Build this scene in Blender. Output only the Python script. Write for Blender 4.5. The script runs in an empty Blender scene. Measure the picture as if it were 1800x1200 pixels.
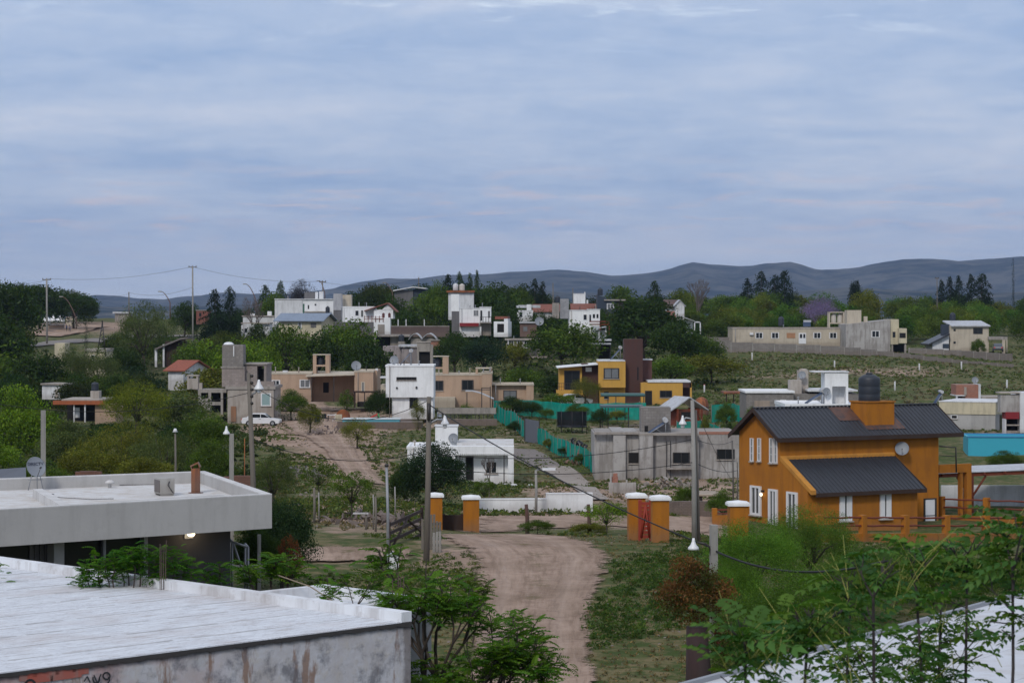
import bpy, math, random
import numpy as np
from mathutils import Vector, Matrix
R = math.radians
F = 4100.0            # focal length in photo pixels (photo is 1800 wide)
HY = 550.0            # photo row of the eye level
scene = bpy.context.scene
C = scene.collection
rnd = random.Random(7)
# ------------------------------------------------------------------ camera
cam_d = bpy.data.cameras.new("camera"); cam = bpy.data.objects.new("camera", cam_d); C.objects.link(cam)
cam_d.sensor_width = 36; cam_d.lens = F/1800*36; cam_d.shift_y = -(600-HY)/1800
cam_d.clip_start = 0.5; cam_d.clip_end = 40000
cam_d.dof.use_dof = True; cam_d.dof.focus_distance = 140; cam_d.dof.aperture_fstop = 8
cam.rotation_euler = (R(90), 0, 0)
scene.camera = cam
# ------------------------------------------------------------------ world: overcast evening sky
SUN_EL, SUN_AZ = 38, 200       # degrees; the sun is behind the camera, veiled
w = bpy.data.worlds.new("World"); scene.world = w; w.use_nodes = True
nt = w.node_tree; N = nt.nodes; L = nt.links
for n in list(N): N.remove(n)
def wn(t, **k):
    n = N.new(t)
    for a, b in k.items(): setattr(n, a, b)
    return n
def wmath(op, a, b=None, clamp=False):
    n = N.new('ShaderNodeMath'); n.operation = op; n.use_clamp = clamp
    for i, v in enumerate((a, b)):
        if v is None: continue
        if isinstance(v, (int, float)): n.inputs[i].default_value = v
        else: L.new(v, n.inputs[i])
    return n.outputs[0]
tc = wn('ShaderNodeTexCoord'); sep = wn('ShaderNodeSeparateXYZ'); L.new(tc.outputs['Generated'], sep.inputs[0])
sz = wmath('MAXIMUM', sep.outputs[2], 0.0)
den = wmath('ADD', sz, 0.11)
cx_ = wmath('DIVIDE', sep.outputs[0], den); cy_ = wmath('DIVIDE', sep.outputs[1], den)
comb = wn('ShaderNodeCombineXYZ'); L.new(cx_, comb.inputs[0]); L.new(cy_, comb.inputs[1])
def wnoise(sx, sy, off, scale, detail, rough=0.5, dist=0.0):
    mp = wn('ShaderNodeMapping'); L.new(comb.outputs[0], mp.inputs[0])
    mp.inputs['Scale'].default_value = (sx, sy, 1); mp.inputs['Location'].default_value = (off, off*1.7, 0)
    mp.inputs['Rotation'].default_value = (0, 0, R(-6))
    n = wn('ShaderNodeTexNoise'); n.inputs['Scale'].default_value = scale; n.inputs['Detail'].default_value = detail
    n.inputs['Roughness'].default_value = rough; n.inputs['Distortion'].default_value = dist
    L.new(mp.outputs[0], n.inputs['Vector']); return n.outputs[0]
def wramp(fac, stops):
    r = wn('ShaderNodeValToRGB'); L.new(fac, r.inputs[0]); e = r.color_ramp.elements
    while len(e) < len(stops): e.new(0.5)
    for i, (p, c) in enumerate(stops): e[i].position = p; e[i].color = (*c, 1)
    return r.outputs[0]
def wmix(fac, a, b):
    m = wn('ShaderNodeMix', data_type='RGBA')
    if isinstance(fac, (int, float)): m.inputs[0].default_value = fac
    else: L.new(fac, m.inputs[0])
    for i, v in ((6, a), (7, b)):
        if isinstance(v, tuple): m.inputs[i].default_value = (*v, 1)
        else: L.new(v, m.inputs[i])
    return m.outputs[2]
n1 = wnoise(0.62, 0.80, 3.0, 1.0, 5, 0.5, 0.25)
n2 = wnoise(2.3, 2.4, 11.0, 1.5, 7, 0.55, 0.35)
n3 = wnoise(1.7, 2.2, 23.0, 2.4, 8, 0.6, 0.5)
n4 = wnoise(7.0, 5.0, 31.0, 1.6, 6, 0.6, 0.3)                # fine broken texture in the deck
mixn = wmath('ADD', wmath('ADD', wmath('MULTIPLY', n1, 0.55), wmath('MULTIPLY', n2, 0.30)), wmath('MULTIPLY', n4, 0.15))
cloud = wramp(mixn, [(0.37, (0.29, 0.405, 0.62)), (0.5, (0.42, 0.51, 0.68)), (0.63, (0.56, 0.61, 0.73))])
# faint warm wisps low in the sky and bright breaks higher up
low = wmath('SUBTRACT', 1.0, wmath('MULTIPLY', wmath('ABSOLUTE', wmath('SUBTRACT', sz, 0.043)), 38.0), True)
wisp = wmath('MULTIPLY', wmath('MULTIPLY', wmath('SUBTRACT', n3, 0.52), 6.0, True), low, True)
cloud = wmix(wmath('MULTIPLY', wisp, 0.75), cloud, (0.68, 0.56, 0.58))
hi = wmath('MULTIPLY', wmath('SUBTRACT', sz, 0.105), 30.0, True)
brk = wmath('MULTIPLY', wmath('MULTIPLY', wmath('SUBTRACT', n3, 0.57), 9.0, True), hi, True)
cloud = wmix(wmath('MULTIPLY', brk, 0.8), cloud, (0.72, 0.80, 0.90))
hz = wmath('SUBTRACT', 1.0, wmath('MULTIPLY', sz, 26.0), True)
cloud = wmix(wmath('MULTIPLY', hz, 0.75), cloud, (0.54, 0.595, 0.70))
overhead = wmath('MULTIPLY', wmath('SUBTRACT', sz, 0.16), 3.0, True)
cloud = wmix(wmath('MULTIPLY', overhead, 0.85), cloud, (0.42, 0.45, 0.52))      # thinner, whiter cloud overhead
sky = wn('ShaderNodeTexSky', sky_type='NISHITA'); sky.sun_disc = False
sky.sun_elevation = R(SUN_EL); sky.sun_rotation = R(SUN_AZ)
skb = wn('ShaderNodeBackground'); L.new(sky.outputs[0], skb.inputs[0]); skb.inputs[1].default_value = 0.06
clb = wn('ShaderNodeBackground'); L.new(cloud, clb.inputs[0])
# an overcast deck is brighter overhead than at the horizon
L.new(wmath('ADD', wmath('MULTIPLY', sz, 0.5), 1.08), clb.inputs[1])
mx = wn('ShaderNodeMixShader'); mx.inputs[0].default_value = 0.9
L.new(skb.outputs[0], mx.inputs[1]); L.new(clb.outputs[0], mx.inputs[2])
out = wn('ShaderNodeOutputWorld'); L.new(mx.outputs[0], out.inputs[0])
# ------------------------------------------------------------------ sun behind cloud
sd = bpy.data.lights.new("sun", 'SUN'); sd.energy = 1.5; sd.angle = R(10); sd.color = (1.0, 0.94, 0.86)
so = bpy.data.objects.new("sun", sd); C.objects.link(so)
az = R(SUN_AZ)
sdir = Vector((math.sin(az)*math.cos(R(SUN_EL)), math.cos(az)*math.cos(R(SUN_EL)), math.sin(R(SUN_EL))))
so.rotation_euler = sdir.to_track_quat('Z', 'Y').to_euler(); so.location = (0, 0, 60)
vs = scene.view_settings; vs.view_transform = 'Standard'; vs.look = 'None'; vs.gamma = 1; vs.use_curve_mapping = False
vs.exposure = 0.1
# ------------------------------------------------------------------ pixel <-> world helpers (real distance always given)
def X(px, d): return (px-900)/F*d
def Z(py, d): return -(py-HY)/F*d
# terrain heights: rows = distance, columns = bearing
PXC = [-300, 150, 450, 650, 850, 1000, 1150, 1300, 1500, 1800, 2100]
TAB = [
 (8,   [-8]*11), (70, [-8]*11), (82, [-8]*11),
 (100, [-8.6,-8.6,-8.7,-8.9,-9.4,-9.4,-9.2,-10.2,-10.8,-11,-11]),
 (115, [-9,-9.2,-9.3,-9.4,-10.2,-10.2,-10.5,-11.5,-12.1,-12,-12]),
 (130, [-9.5,-9.8,-9.9,-10,-10.9,-10.8,-11.3,-12,-12.3,-12.3,-12.3]),
 (165, [-10.5,-11,-11,-11,-12.1,-12.1,-12.3,-12.3,-12.3,-12.3,-12]),
 (200, [-11.3,-11.6,-11.7,-11.7,-12.2,-12.2,-12.2,-12.2,-12.2,-12.2,-12]),
 (250, [-12,-12.2,-12.4,-12.2,-12,-12,-12,-11.8,-11.5,-11.6,-11.5]),
 (300, [-11,-11.5,-12,-12,-11.6,-11.3,-10.8,-10.2,-9.8,-9.9,-9.8]),
 (350, [-8,-9.5,-9.5,-9,-8.5,-8.6,-8.6,-8.3,-8.1,-8.3,-8.2]),
 (400, [-6,-7,-7.5,-6.5,-6,-6.5,-6.6,-6.5,-6.4,-7,-7]),
 (450, [-5,-6,-6,-4.5,-4.5,-5,-5,-5.2,-5.5,-6,-6]),
 (550, [-3,-3,-3,-2.5,-2.5,-3,-3.5,-4.5,-4.5,-4.5,-4.5]),
 (700, [-1.5,-1.5,-1.5,-1.2,-1.2,-1.5,-2,-3,-3,-3,-3]),
 (1000,[-12]*11), (1600,[-25]*11), (12000,[-25]*11)]
lp = np.linspace(-300, 2100, 121); ld = np.linspace(math.log(8), math.log(12000), 731)
tmp = np.array([np.interp(lp, PXC, r[1]) for r in TAB]); td = np.log([r[0] for r in TAB])
GR = np.array([np.interp(ld, td, tmp[:, j]) for j in range(len(lp))]).T
for _ in range(3):
    G2 = GR.copy(); G2[1:-1] = (GR[:-2]+2*GR[1:-1]+GR[2:])/4; GR = G2
    G2 = GR.copy(); G2[:, 2:-2] = (GR[:, :-4]+GR[:, 1:-3]+GR[:, 2:-2]+GR[:, 3:-1]+GR[:, 4:])/5; GR = G2
def zga(x, y):
    x = np.asarray(x, float); y = np.asarray(y, float); yy = np.maximum(y, 8.0)
    p = np.clip((900+F*x/yy+300)/2400*120, 0, 119.999); q = np.clip((np.log(yy)-ld[0])/(ld[-1]-ld[0])*730, 0, 729.999)
    i = p.astype(int); j = q.astype(int); a = p-i; b = q-j
    z = (GR[j, i]*(1-a)+GR[j, i+1]*a)*(1-b)+(GR[j+1, i]*(1-a)+GR[j+1, i+1]*a)*b
    amp = np.clip((y-60)/120, 0, 1)*0.10
    return z+amp*(np.sin(x*0.31+y*0.13)+np.sin(y*0.21-x*0.17+1.3)+0.6*np.sin(x*0.9+y*0.5))
def zg(x, y): return float(zga(x, y))
def gp(px, d): x = X(px, d); return Vector((x, d, zg(x, d)))
def hit(px, py, d0=30.0, d1=700.0):         # where the line of sight through a pixel first meets the ground
    ds = np.exp(np.linspace(math.log(d0), math.log(d1), 900)); xs = (px-900)/F*ds
    g = zga(xs, ds); r = -(py-HY)/F*ds
    k = np.nonzero(r <= g)[0]
    if len(k) == 0: return Vector((xs[-1], ds[-1], g[-1]))
    k = k[0]; return Vector((xs[k], ds[k], g[k]))
# ------------------------------------------------------------------ tagging
def tag(o, label=None, cat=None, group=None, kind=None):
    if label: o['label'] = label
    if cat: o['category'] = cat
    if group: o['group'] = group
    if kind: o['kind'] = kind
    return o
def empty(name, loc, rz=0, label=None, cat=None, group=None):
    o = bpy.data.objects.new(name, None); C.objects.link(o); o.location = loc; o.rotation_euler = (0, 0, rz)
    o.empty_display_size = 0.3
    return tag(o, label, cat, group)
# ------------------------------------------------------------------ mesh builder
class MB:
    def __init__(s): s.v = []; s.f = []; s.sm = []
    def poly(s, pts, smooth=False):
        n = len(s.v); s.v += [tuple(p) for p in pts]; s.f.append(tuple(range(n, n+len(pts)))); s.sm.append(smooth); return s
    def box(s, x0, x1, y0, y1, z0, z1):
        if x0 > x1: x0, x1 = x1, x0
        if y0 > y1: y0, y1 = y1, y0
        if z0 > z1: z0, z1 = z1, z0
        n = len(s.v)
        s.v += [(x0,y0,z0),(x1,y0,z0),(x1,y1,z0),(x0,y1,z0),(x0,y0,z1),(x1,y0,z1),(x1,y1,z1),(x0,y1,z1)]
        for f in ((0,3,2,1),(4,5,6,7),(0,1,5,4),(1,2,6,5),(2,3,7,6),(3,0,4,7)): s.f.append(tuple(n+i for i in f)); s.sm.append(False)
        return s
    def prism(s, poly, z0, z1):            # poly: xy list (counter clockwise), vertical extrusion; z may be per-vertex lists
        n = len(s.v); m = len(poly)
        a = z0 if isinstance(z0, (list, tuple)) else [z0]*m; b = z1 if isinstance(z1, (list, tuple)) else [z1]*m
        s.v += [(p[0], p[1], a[i]) for i, p in enumerate(poly)]+[(p[0], p[1], b[i]) for i, p in enumerate(poly)]
        s.f.append(tuple(n+m-1-i for i in range(m))); s.f.append(tuple(n+m+i for i in range(m))); s.sm += [False]*2
        for i in range(m): j = (i+1) % m; s.f.append((n+i, n+j, n+m+j, n+m+i)); s.sm.append(False)
        return s
    def ext(s, prof, a, b, axis='y'):      # profile in (x,z) extruded along y from a to b, or (y,z) along x
        n = len(s.v); m = len(prof)
        for t in (a, b):
            for p in prof: s.v.append((p[0], t, p[1]) if axis == 'y' else (t, p[0], p[1]))
        s.f.append(tuple(n+i for i in range(m))); s.f.append(tuple(n+2*m-1-i for i in range(m))); s.sm += [False]*2
        for i in range(m): j = (i+1) % m; s.f.append((n+j, n+i, n+m+i, n+m+j)); s.sm.append(False)
        return s
    def tube(s, pts, rs, k=6, cap=True):
        pts = [Vector(p) for p in pts]
        if not isinstance(rs, (list, tuple)): rs = [rs]*len(pts)
        n = len(s.v); prev = None
        for i, p in enumerate(pts):
            t = (pts[min(i+1, len(pts)-1)]-pts[max(i-1, 0)])
            t = t.normalized() if t.length > 1e-9 else Vector((0, 0, 1))
            ref = Vector((0, 0, 1)) if abs(t.z) < 0.9 else Vector((1, 0, 0))
            a = t.cross(ref).normalized() if prev is None else (prev-t*prev.dot(t)).normalized()
            prev = a; b = t.cross(a)
            for q in range(k):
                an = 2*math.pi*q/k; s.v.append(tuple(p+(a*math.cos(an)+b*math.sin(an))*rs[i]))
        for i in range(len(pts)-1):
            for q in range(k):
                q2 = (q+1) % k; s.f.append((n+i*k+q, n+i*k+q2, n+(i+1)*k+q2, n+(i+1)*k+q)); s.sm.append(True)
        if cap:
            s.f.append(tuple(n+k-1-q for q in range(k))); e = n+(len(pts)-1)*k; s.f.append(tuple(e+q for q in range(k))); s.sm += [False]*2
        return s
    def lathe(s, prof, c=(0, 0, 0), k=20, axis=(0, 0, 1)):
        ax = Vector(axis).normalized(); q = Vector((0, 0, 1)).rotation_difference(ax); c = Vector(c); n = len(s.v); m = len(prof)
        for (r, z) in prof:
            for j in range(k):
                an = 2*math.pi*j/k; s.v.append(tuple(c+q @ Vector((r*math.cos(an), r*math.sin(an), z))))
        for i in range(m-1):
            for j in range(k):
                j2 = (j+1) % k; s.f.append((n+i*k+j, n+i*k+j2, n+(i+1)*k+j2, n+(i+1)*k+j)); s.sm.append(True)
        s.f.append(tuple(n+k-1-j for j in range(k))); e = n+(m-1)*k; s.f.append(tuple(e+j for j in range(k))); s.sm += [False]*2
        return s
    def build(s, name, mat, parent=None, loc=None, label=None, cat=None, group=None, kind=None):
        me = bpy.data.meshes.new(name); me.from_pydata(s.v, [], s.f); me.update()
        me.polygons.foreach_set('use_smooth', s.sm)
        if mat: me.materials.append(mat)
        o = bpy.data.objects.new(name, me); C.objects.link(o)
        if parent: o.parent = parent
        if loc is not None: o.location = loc
        return tag(o, label, cat, group, kind)
def recenter(o):                        # move a top-level mesh's origin to its base
    me = o.data; co = np.empty(len(me.vertices)*3); me.vertices.foreach_get('co', co); co = co.reshape(-1, 3)
    c = np.array([(co[:, 0].min()+co[:, 0].max())/2, (co[:, 1].min()+co[:, 1].max())/2, co[:, 2].min()])
    me.vertices.foreach_set('co', (co-c).ravel()); me.update(); o.location = tuple(c+np.array(o.location)); return o
def copy_tree(o, parent=None):
    c = o.copy(); C.objects.link(c); c.parent = parent
    for ch in o.children: copy_tree(ch, c)
    return c
# ------------------------------------------------------------------ materials
MC = {}
def mk(name):
    m = bpy.data.materials.new(name); m.use_nodes = True; t = m.node_tree; b = t.nodes['Principled BSDF']; return m, t, b
def nd(t, k, **kw):
    n = t.nodes.new(k)
    for a, b in kw.items(): setattr(n, a, b)
    return n
def mth(t, op, a, b=None, clamp=False):
    n = t.nodes.new('ShaderNodeMath'); n.operation = op; n.use_clamp = clamp
    for i, v in enumerate((a, b)):
        if v is None: continue
        if isinstance(v, (int, float)): n.inputs[i].default_value = v
        else: t.links.new(v, n.inputs[i])
    return n.outputs[0]
def nmix(t, fac, a, b, blend='MIX'):
    m = nd(t, 'ShaderNodeMix', data_type='RGBA', blend_type=blend)
    if isinstance(fac, (int, float)): m.inputs[0].default_value = fac
    else: t.links.new(fac, m.inputs[0])
    for i, v in ((6, a), (7, b)):
        if isinstance(v, (tuple, list)): m.inputs[i].default_value = (*v[:3], 1)
        else: t.links.new(v, m.inputs[i])
    return m.outputs[2]
def noise(t, vec, scale, detail=4, rough=0.55, sc=(1, 1, 1)):
    if sc != (1, 1, 1):
        mp = nd(t, 'ShaderNodeMapping'); mp.inputs['Scale'].default_value = sc; t.links.new(vec, mp.inputs[0]); vec = mp.outputs[0]
    n = nd(t, 'ShaderNodeTexNoise'); n.inputs['Scale'].default_value = scale; n.inputs['Detail'].default_value = detail
    n.inputs['Roughness'].default_value = rough; t.links.new(vec, n.inputs['Vector']); return n.outputs[0]
def thr(t, v, lo, hi):
    return mth(t, 'DIVIDE', mth(t, 'SUBTRACT', v, lo), hi-lo, True)
def bump(t, b, h, strength=0.3, dist=0.02):
    n = nd(t, 'ShaderNodeBump'); n.inputs['Strength'].default_value = strength; n.inputs['Distance'].default_value = dist
    t.links.new(h, n.inputs['Height']); t.links.new(n.outputs[0], b.inputs['Normal'])
def W(name, col, stain=0.35, dirt=None, rough=0.9, kind='plain', sc=1.0, metal=0.0, col2=None, world=True):
    """general weathered surface"""
    if name in MC: return MC[name]
    m, t, b = mk(name); b.inputs['Roughness'].default_value = rough; b.inputs['Metallic'].default_value = metal
    tcn = nd(t, 'ShaderNodeTexCoord'); ob = tcn.outputs['Object']
    dirt = dirt or tuple(c*0.45+0.02 for c in col)
    big = noise(t, ob, 0.45*sc, 5, 0.6); fine = noise(t, ob, 7*sc, 5, 0.7)
    streak = noise(t, ob, 1.6*sc, 5, 0.65, (1.6, 1.6, 0.22))
    base = col
    if kind in ('brick', 'block'):
        sp = nd(t, 'ShaderNodeSeparateXYZ'); t.links.new(ob, sp.inputs[0])
        cb = nd(t, 'ShaderNodeCombineXYZ'); t.links.new(mth(t, 'ADD', sp.outputs[0], sp.outputs[1]), cb.inputs[0]); t.links.new(sp.outputs[2], cb.inputs[1])
        br = nd(t, 'ShaderNodeTexBrick'); t.links.new(cb.outputs[0], br.inputs['Vector'])
        br.inputs['Color1'].default_value = (*col, 1); br.inputs['Color2'].default_value = (*(col2 or tuple(c*0.72 for c in col)), 1)
        br.inputs['Mortar'].default_value = (*dirt, 1); br.inputs['Scale'].default_value = 1
        bw, bh = (0.26, 0.09) if kind == 'brick' else (0.42, 0.21)
        br.inputs['Brick Width'].default_value = bw; br.inputs['Row Height'].default_value = bh; br.inputs['Mortar Size'].default_value = 0.014
        base = br.outputs[0]
    if kind == 'wood':
        g = noise(t, ob, 3, 6, 0.7, (6, 6, 0.6)); base = nmix(t, g, col, tuple(c*0.5 for c in col))
    if kind == 'corr':
        pass
    c1 = nmix(t, mth(t, 'MULTIPLY', thr(t, big, 0.45, 0.62), stain), base, dirt)
    c2 = nmix(t, mth(t, 'MULTIPLY', thr(t, streak, 0.48, 0.62), min(1, stain*1.3)), c1, dirt)
    c3 = nmix(t, mth(t, 'MULTIPLY', fine, 0.3*min(1, stain*2)), c2, tuple(c*0.75 for c in col))
    if kind != 'wood':                   # mud splashed on the foot of walls, small scuffs
        s3 = nd(t, 'ShaderNodeSeparateXYZ'); t.links.new(ob, s3.inputs[0]); ft = mth(t, 'SUBTRACT', 1.0, thr(t, mth(t, 'SUBTRACT', s3.outputs[2], big), -.25, .25), True)
        c3 = nmix(t, mth(t, 'MULTIPLY', ft, 0.35), c3, (0.17, 0.125, 0.095)); mid_ = noise(t, ob, 2.3*sc, 6, 0.72)
        c3 = nmix(t, mth(t, 'MULTIPLY', thr(t, mid_, 0.56, 0.64), stain*0.8), c3, dirt)
    t.links.new(c3, b.inputs['Base Color'])
    bump(t, b, fine, 0.35, 0.02)
    MC[name] = m; return m
def S(name, col, rough=0.5, metal=0.0, emit=0, noise_amt=0.15):
    """simple finish with a little variation"""
    if name in MC: return MC[name]
    m, t, b = mk(name); b.inputs['Roughness'].default_value = rough; b.inputs['Metallic'].default_value = metal
    ob = nd(t, 'ShaderNodeTexCoord').outputs['Object']
    n = noise(t, ob, 3, 4); t.links.new(nmix(t, mth(t, 'MULTIPLY', n, noise_amt*2), col, tuple(c*0.5 for c in col)), b.inputs['Base Color'])
    if emit: b.inputs['Emission Color'].default_value = (1, 0.85, 0.6, 1); b.inputs['Emission Strength'].default_value = emit
    MC[name] = m; return m
white = W('white_paint', (0.80, 0.81, 0.82), 0.18, (0.42, 0.42, 0.42))
white2 = W('white_paint_dull', (0.66, 0.67, 0.69), 0.28, (0.3, 0.3, 0.3))
roofwhite = W('roof_coating', (0.62, 0.62, 0.62), 0.4, (0.42, 0.36, 0.3))
fascia = W('grey_render', (0.44, 0.43, 0.42), 0.3, (0.32, 0.31, 0.3))
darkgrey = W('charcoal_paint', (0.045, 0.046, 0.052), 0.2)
concrete = W('raw_concrete', (0.33, 0.30, 0.27), 0.55, (0.19, 0.17, 0.15))
concrete_l = W('pale_concrete', (0.40, 0.36, 0.32), 0.5, (0.24, 0.2, 0.17))
plaster = W('grey_plaster', (0.40, 0.385, 0.37), 0.6, (0.2, 0.18, 0.165))
block = W('concrete_block', (0.33, 0.28, 0.26), 0.4, (0.2, 0.17, 0.15), kind='block')
block_w = W('block_wall_grey', (0.26, 0.24, 0.225), 0.45, (0.15, 0.135, 0.12), kind='block')
brick = W('red_brick', (0.36, 0.12, 0.07), 0.2, (0.3, 0.2, 0.16), kind='brick')
stone = W('stone_wall', (0.22, 0.17, 0.15), 0.6, (0.09, 0.07, 0.06), kind='brick', sc=2)
tan = W('tan_render', (0.44, 0.31, 0.22), 0.3, (0.30, 0.21, 0.15))
beige = W('beige_render', (0.50, 0.44, 0.35), 0.35, (0.33, 0.28, 0.22))
cream = W('cream_render', (0.56, 0.50, 0.36), 0.3)
ochre = W('ochre_render', (0.385, 0.137, 0.005), 0.34, (0.22, 0.08, 0.010))
yellow = W('yellow_render', (0.55, 0.31, 0.06), 0.25, (0.4, 0.22, 0.05))
brown = W('brown_render', (0.075, 0.032, 0.026), 0.3)
slate = W('blue_grey_render', (0.035, 0.05, 0.075), 0.3)
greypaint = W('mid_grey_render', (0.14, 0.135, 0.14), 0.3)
tile = W('clay_tile', (0.30, 0.10, 0.065), 0.5, (0.14, 0.06, 0.045), kind='brick')
metalroof = W('dark_sheet_roof', (0.028, 0.031, 0.040), 0.3, (0.018, 0.02, 0.026), rough=0.42, metal=0.0)
zinc = W('zinc_sheet', (0.50, 0.52, 0.55), 0.35, (0.3, 0.27, 0.24), rough=0.5, metal=0.2)
bluezinc = W('bluish_sheet', (0.20, 0.25, 0.33), 0.3, rough=0.5)
rust = W('rust', (0.32, 0.11, 0.04), 0.7, (0.1, 0.04, 0.03))
rustroof = W('rusty_sheet', (0.12, 0.055, 0.035), 0.8, (0.05, 0.035, 0.033), rough=0.6)
wood = W('weathered_wood', (0.21, 0.185, 0.155), 0.4, kind='wood')
wooddark = W('dark_wood', (0.045, 0.022, 0.014), 0.4, kind='wood')
woodred = W('red_varnished_wood', (0.22, 0.045, 0.018), 0.3, kind='wood')
polecon = W('pole_concrete', (0.30, 0.29, 0.27), 0.45, (0.17, 0.16, 0.15))
bark = W('bark', (0.07, 0.052, 0.04), 0.5, kind='wood')
glass = S('dark_glass', (0.015, 0.018, 0.022), 0.12)
glass_l = S('curtained_glass', (0.20, 0.21, 0.22), 0.25, noise_amt=0.4)
dark = S('opening_and_shade', (0.01, 0.009, 0.009), 0.9)  # near-black; also paints the shade under roofs and canopies
black = S('black_plastic', (0.012, 0.014, 0.020), 0.45)
tankblack = S('tank_black', (0.022, 0.028, 0.040), 0.5)
tankwhite = S('tank_white', (0.55, 0.52, 0.47), 0.5)
steel = S('galvanised', (0.30, 0.31, 0.33), 0.5, 0.3)
dishm = S('dish_grey', (0.22, 0.24, 0.27), 0.5)
whitepl = S('white_enamel', (0.75, 0.76, 0.78), 0.35)
frame_w = S('white_frame', (0.74, 0.74, 0.75), 0.5)
frame_d = S('dark_frame', (0.03, 0.026, 0.025), 0.5)
wirem = S('cable', (0.012, 0.012, 0.014), 0.7)
redm = S('red_plastic', (0.55, 0.03, 0.02), 0.4)
bluem = S('pool_blue', (0.10, 0.36, 0.45), 0.45)
skyblue = S('pool_turquoise', (0.035, 0.36, 0.48), 0.5, noise_amt=0.1)
panelm = S('solar_tube', (0.06, 0.09, 0.16), 0.3)
ceramic = S('tyre', (0.01, 0.01, 0.01), 0.8)
redcloth = S('maroon_awning', (0.22, 0.015, 0.02), 0.8)
def lamp_m():
    m = S('lamp_glow', (0.9, 0.8, 0.6), 0.4, 0, 3.0); return m
glow = lamp_m()
def leafmat():
    m = bpy.data.materials.new('foliage'); m.use_nodes = True; t = m.node_tree
    for n in list(t.nodes): t.nodes.remove(n)
    oi = nd(t, 'ShaderNodeObjectInfo'); at = nd(t, 'ShaderNodeAttribute'); at.attribute_name = 'tint'
    col = nmix(t, 1.0, oi.outputs['Color'], at.outputs['Color'], 'MULTIPLY')
    d = nd(t, 'ShaderNodeBsdfDiffuse'); tr = nd(t, 'ShaderNodeBsdfTranslucent'); gl = nd(t, 'ShaderNodeBsdfGlossy')
    gl.inputs['Roughness'].default_value = 0.5; gl.inputs['Color'].default_value = (0.5, 0.55, 0.6, 1)
    t.links.new(col, d.inputs[0]); t.links.new(nmix(t, 1.0, col, (1.1, 1.25, 0.5), 'MULTIPLY'), tr.inputs[0])
    m1 = nd(t, 'ShaderNodeMixShader'); m1.inputs[0].default_value = 0.36; t.links.new(d.outputs[0], m1.inputs[1]); t.links.new(tr.outputs[0], m1.inputs[2])
    m2 = nd(t, 'ShaderNodeMixShader'); m2.inputs[0].default_value = 0.015; t.links.new(m1.outputs[0], m2.inputs[1]); t.links.new(gl.outputs[0], m2.inputs[2])
    o = nd(t, 'ShaderNodeOutputMaterial'); t.links.new(m2.outputs[0], o.inputs[0]); return m
LEAF = leafmat()
def netmat(name, col):
    m = bpy.data.materials.new(name); m.use_nodes = True; t = m.node_tree
    for n in list(t.nodes): t.nodes.remove(n)
    ob = nd(t, 'ShaderNodeTexCoord').outputs['Object']; nz = noise(t, ob, 1.3, 5, 0.6, (1, 1, 0.5))
    c = nmix(t, thr(t, nz, 0.35, 0.7), col, tuple(v*0.55 for v in col))
    d = nd(t, 'ShaderNodeBsdfDiffuse'); tr = nd(t, 'ShaderNodeBsdfTranslucent'); t.links.new(c, d.inputs[0]); t.links.new(c, tr.inputs[0])
    tp = nd(t, 'ShaderNodeBsdfTransparent')
    m1 = nd(t, 'ShaderNodeMixShader'); m1.inputs[0].default_value = 0.35; t.links.new(d.outputs[0], m1.inputs[1]); t.links.new(tr.outputs[0], m1.inputs[2])
    m2 = nd(t, 'ShaderNodeMixShader'); m2.inputs[0].default_value = 0.2; t.links.new(m1.outputs[0], m2.inputs[1]); t.links.new(tp.outputs[0], m2.inputs[2])
    o = nd(t, 'ShaderNodeOutputMaterial'); t.links.new(m2.outputs[0], o.inputs[0]); return m
NET = netmat('green_shade_net', (0.012, 0.42, 0.33))
# ------------------------------------------------------------------ ground
def dirt_colours(t, pos):
    a = noise(t, pos, 0.25, 6, 0.65); b_ = noise(t, pos, 2.2, 6, 0.7); c_ = noise(t, pos, 14, 4, 0.7)
    c1 = nmix(t, thr(t, a, 0.38, 0.62), (0.40, 0.29, 0.225), (0.26, 0.185, 0.135))
    c2 = nmix(t, mth(t, 'MULTIPLY', thr(t, b_, 0.5, 0.64), 0.5), c1, (0.19, 0.125, 0.095))
    return nmix(t, mth(t, 'MULTIPLY', thr(t, c_, 0.55, 0.8), 0.45), c2, (0.45, 0.37, 0.32)), b_, c_
def ground_mat():
    m, t, b = mk('ground'); b.inputs['Roughness'].default_value = 0.95; b.inputs['Specular IOR Level'].default_value = 0.1
    pos = nd(t, 'ShaderNodeTexCoord').outputs['Object']
    dc, f1, f2 = dirt_colours(t, pos)
    at = nd(t, 'ShaderNodeAttribute'); at.attribute_name = 'bare'; bare = at.outputs['Fac']
    g1 = noise(t, pos, 0.18, 6, 0.7); g2 = noise(t, pos, 1.1, 6, 0.75)
    g3 = noise(t, pos, 0.45, 5, 0.7)
    grass = nmix(t, thr(t, g2, 0.44, 0.58), (0.052, 0.074, 0.020), (0.18, 0.145, 0.075))
    grass = nmix(t, mth(t, 'MULTIPLY', thr(t, g3, 0.5, 0.6), 0.7), grass, (0.055, 0.088, 0.022))
    grass = nmix(t, mth(t, 'MULTIPLY', thr(t, g1, 0.45, 0.7), 0.6), grass, (0.055, 0.075, 0.02))
    mask = thr(t, mth(t, 'ADD', mth(t, 'ADD', mth(t, 'MULTIPLY', g2, 0.6), mth(t, 'MULTIPLY', g1, 0.5)), bare), 0.76, 0.90)
    t.links.new(nmix(t, mask, grass, dc), b.inputs['Base Color']); bump(t, b, f1, 0.8, 0.12)
    return m
GROUND = ground_mat()
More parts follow.
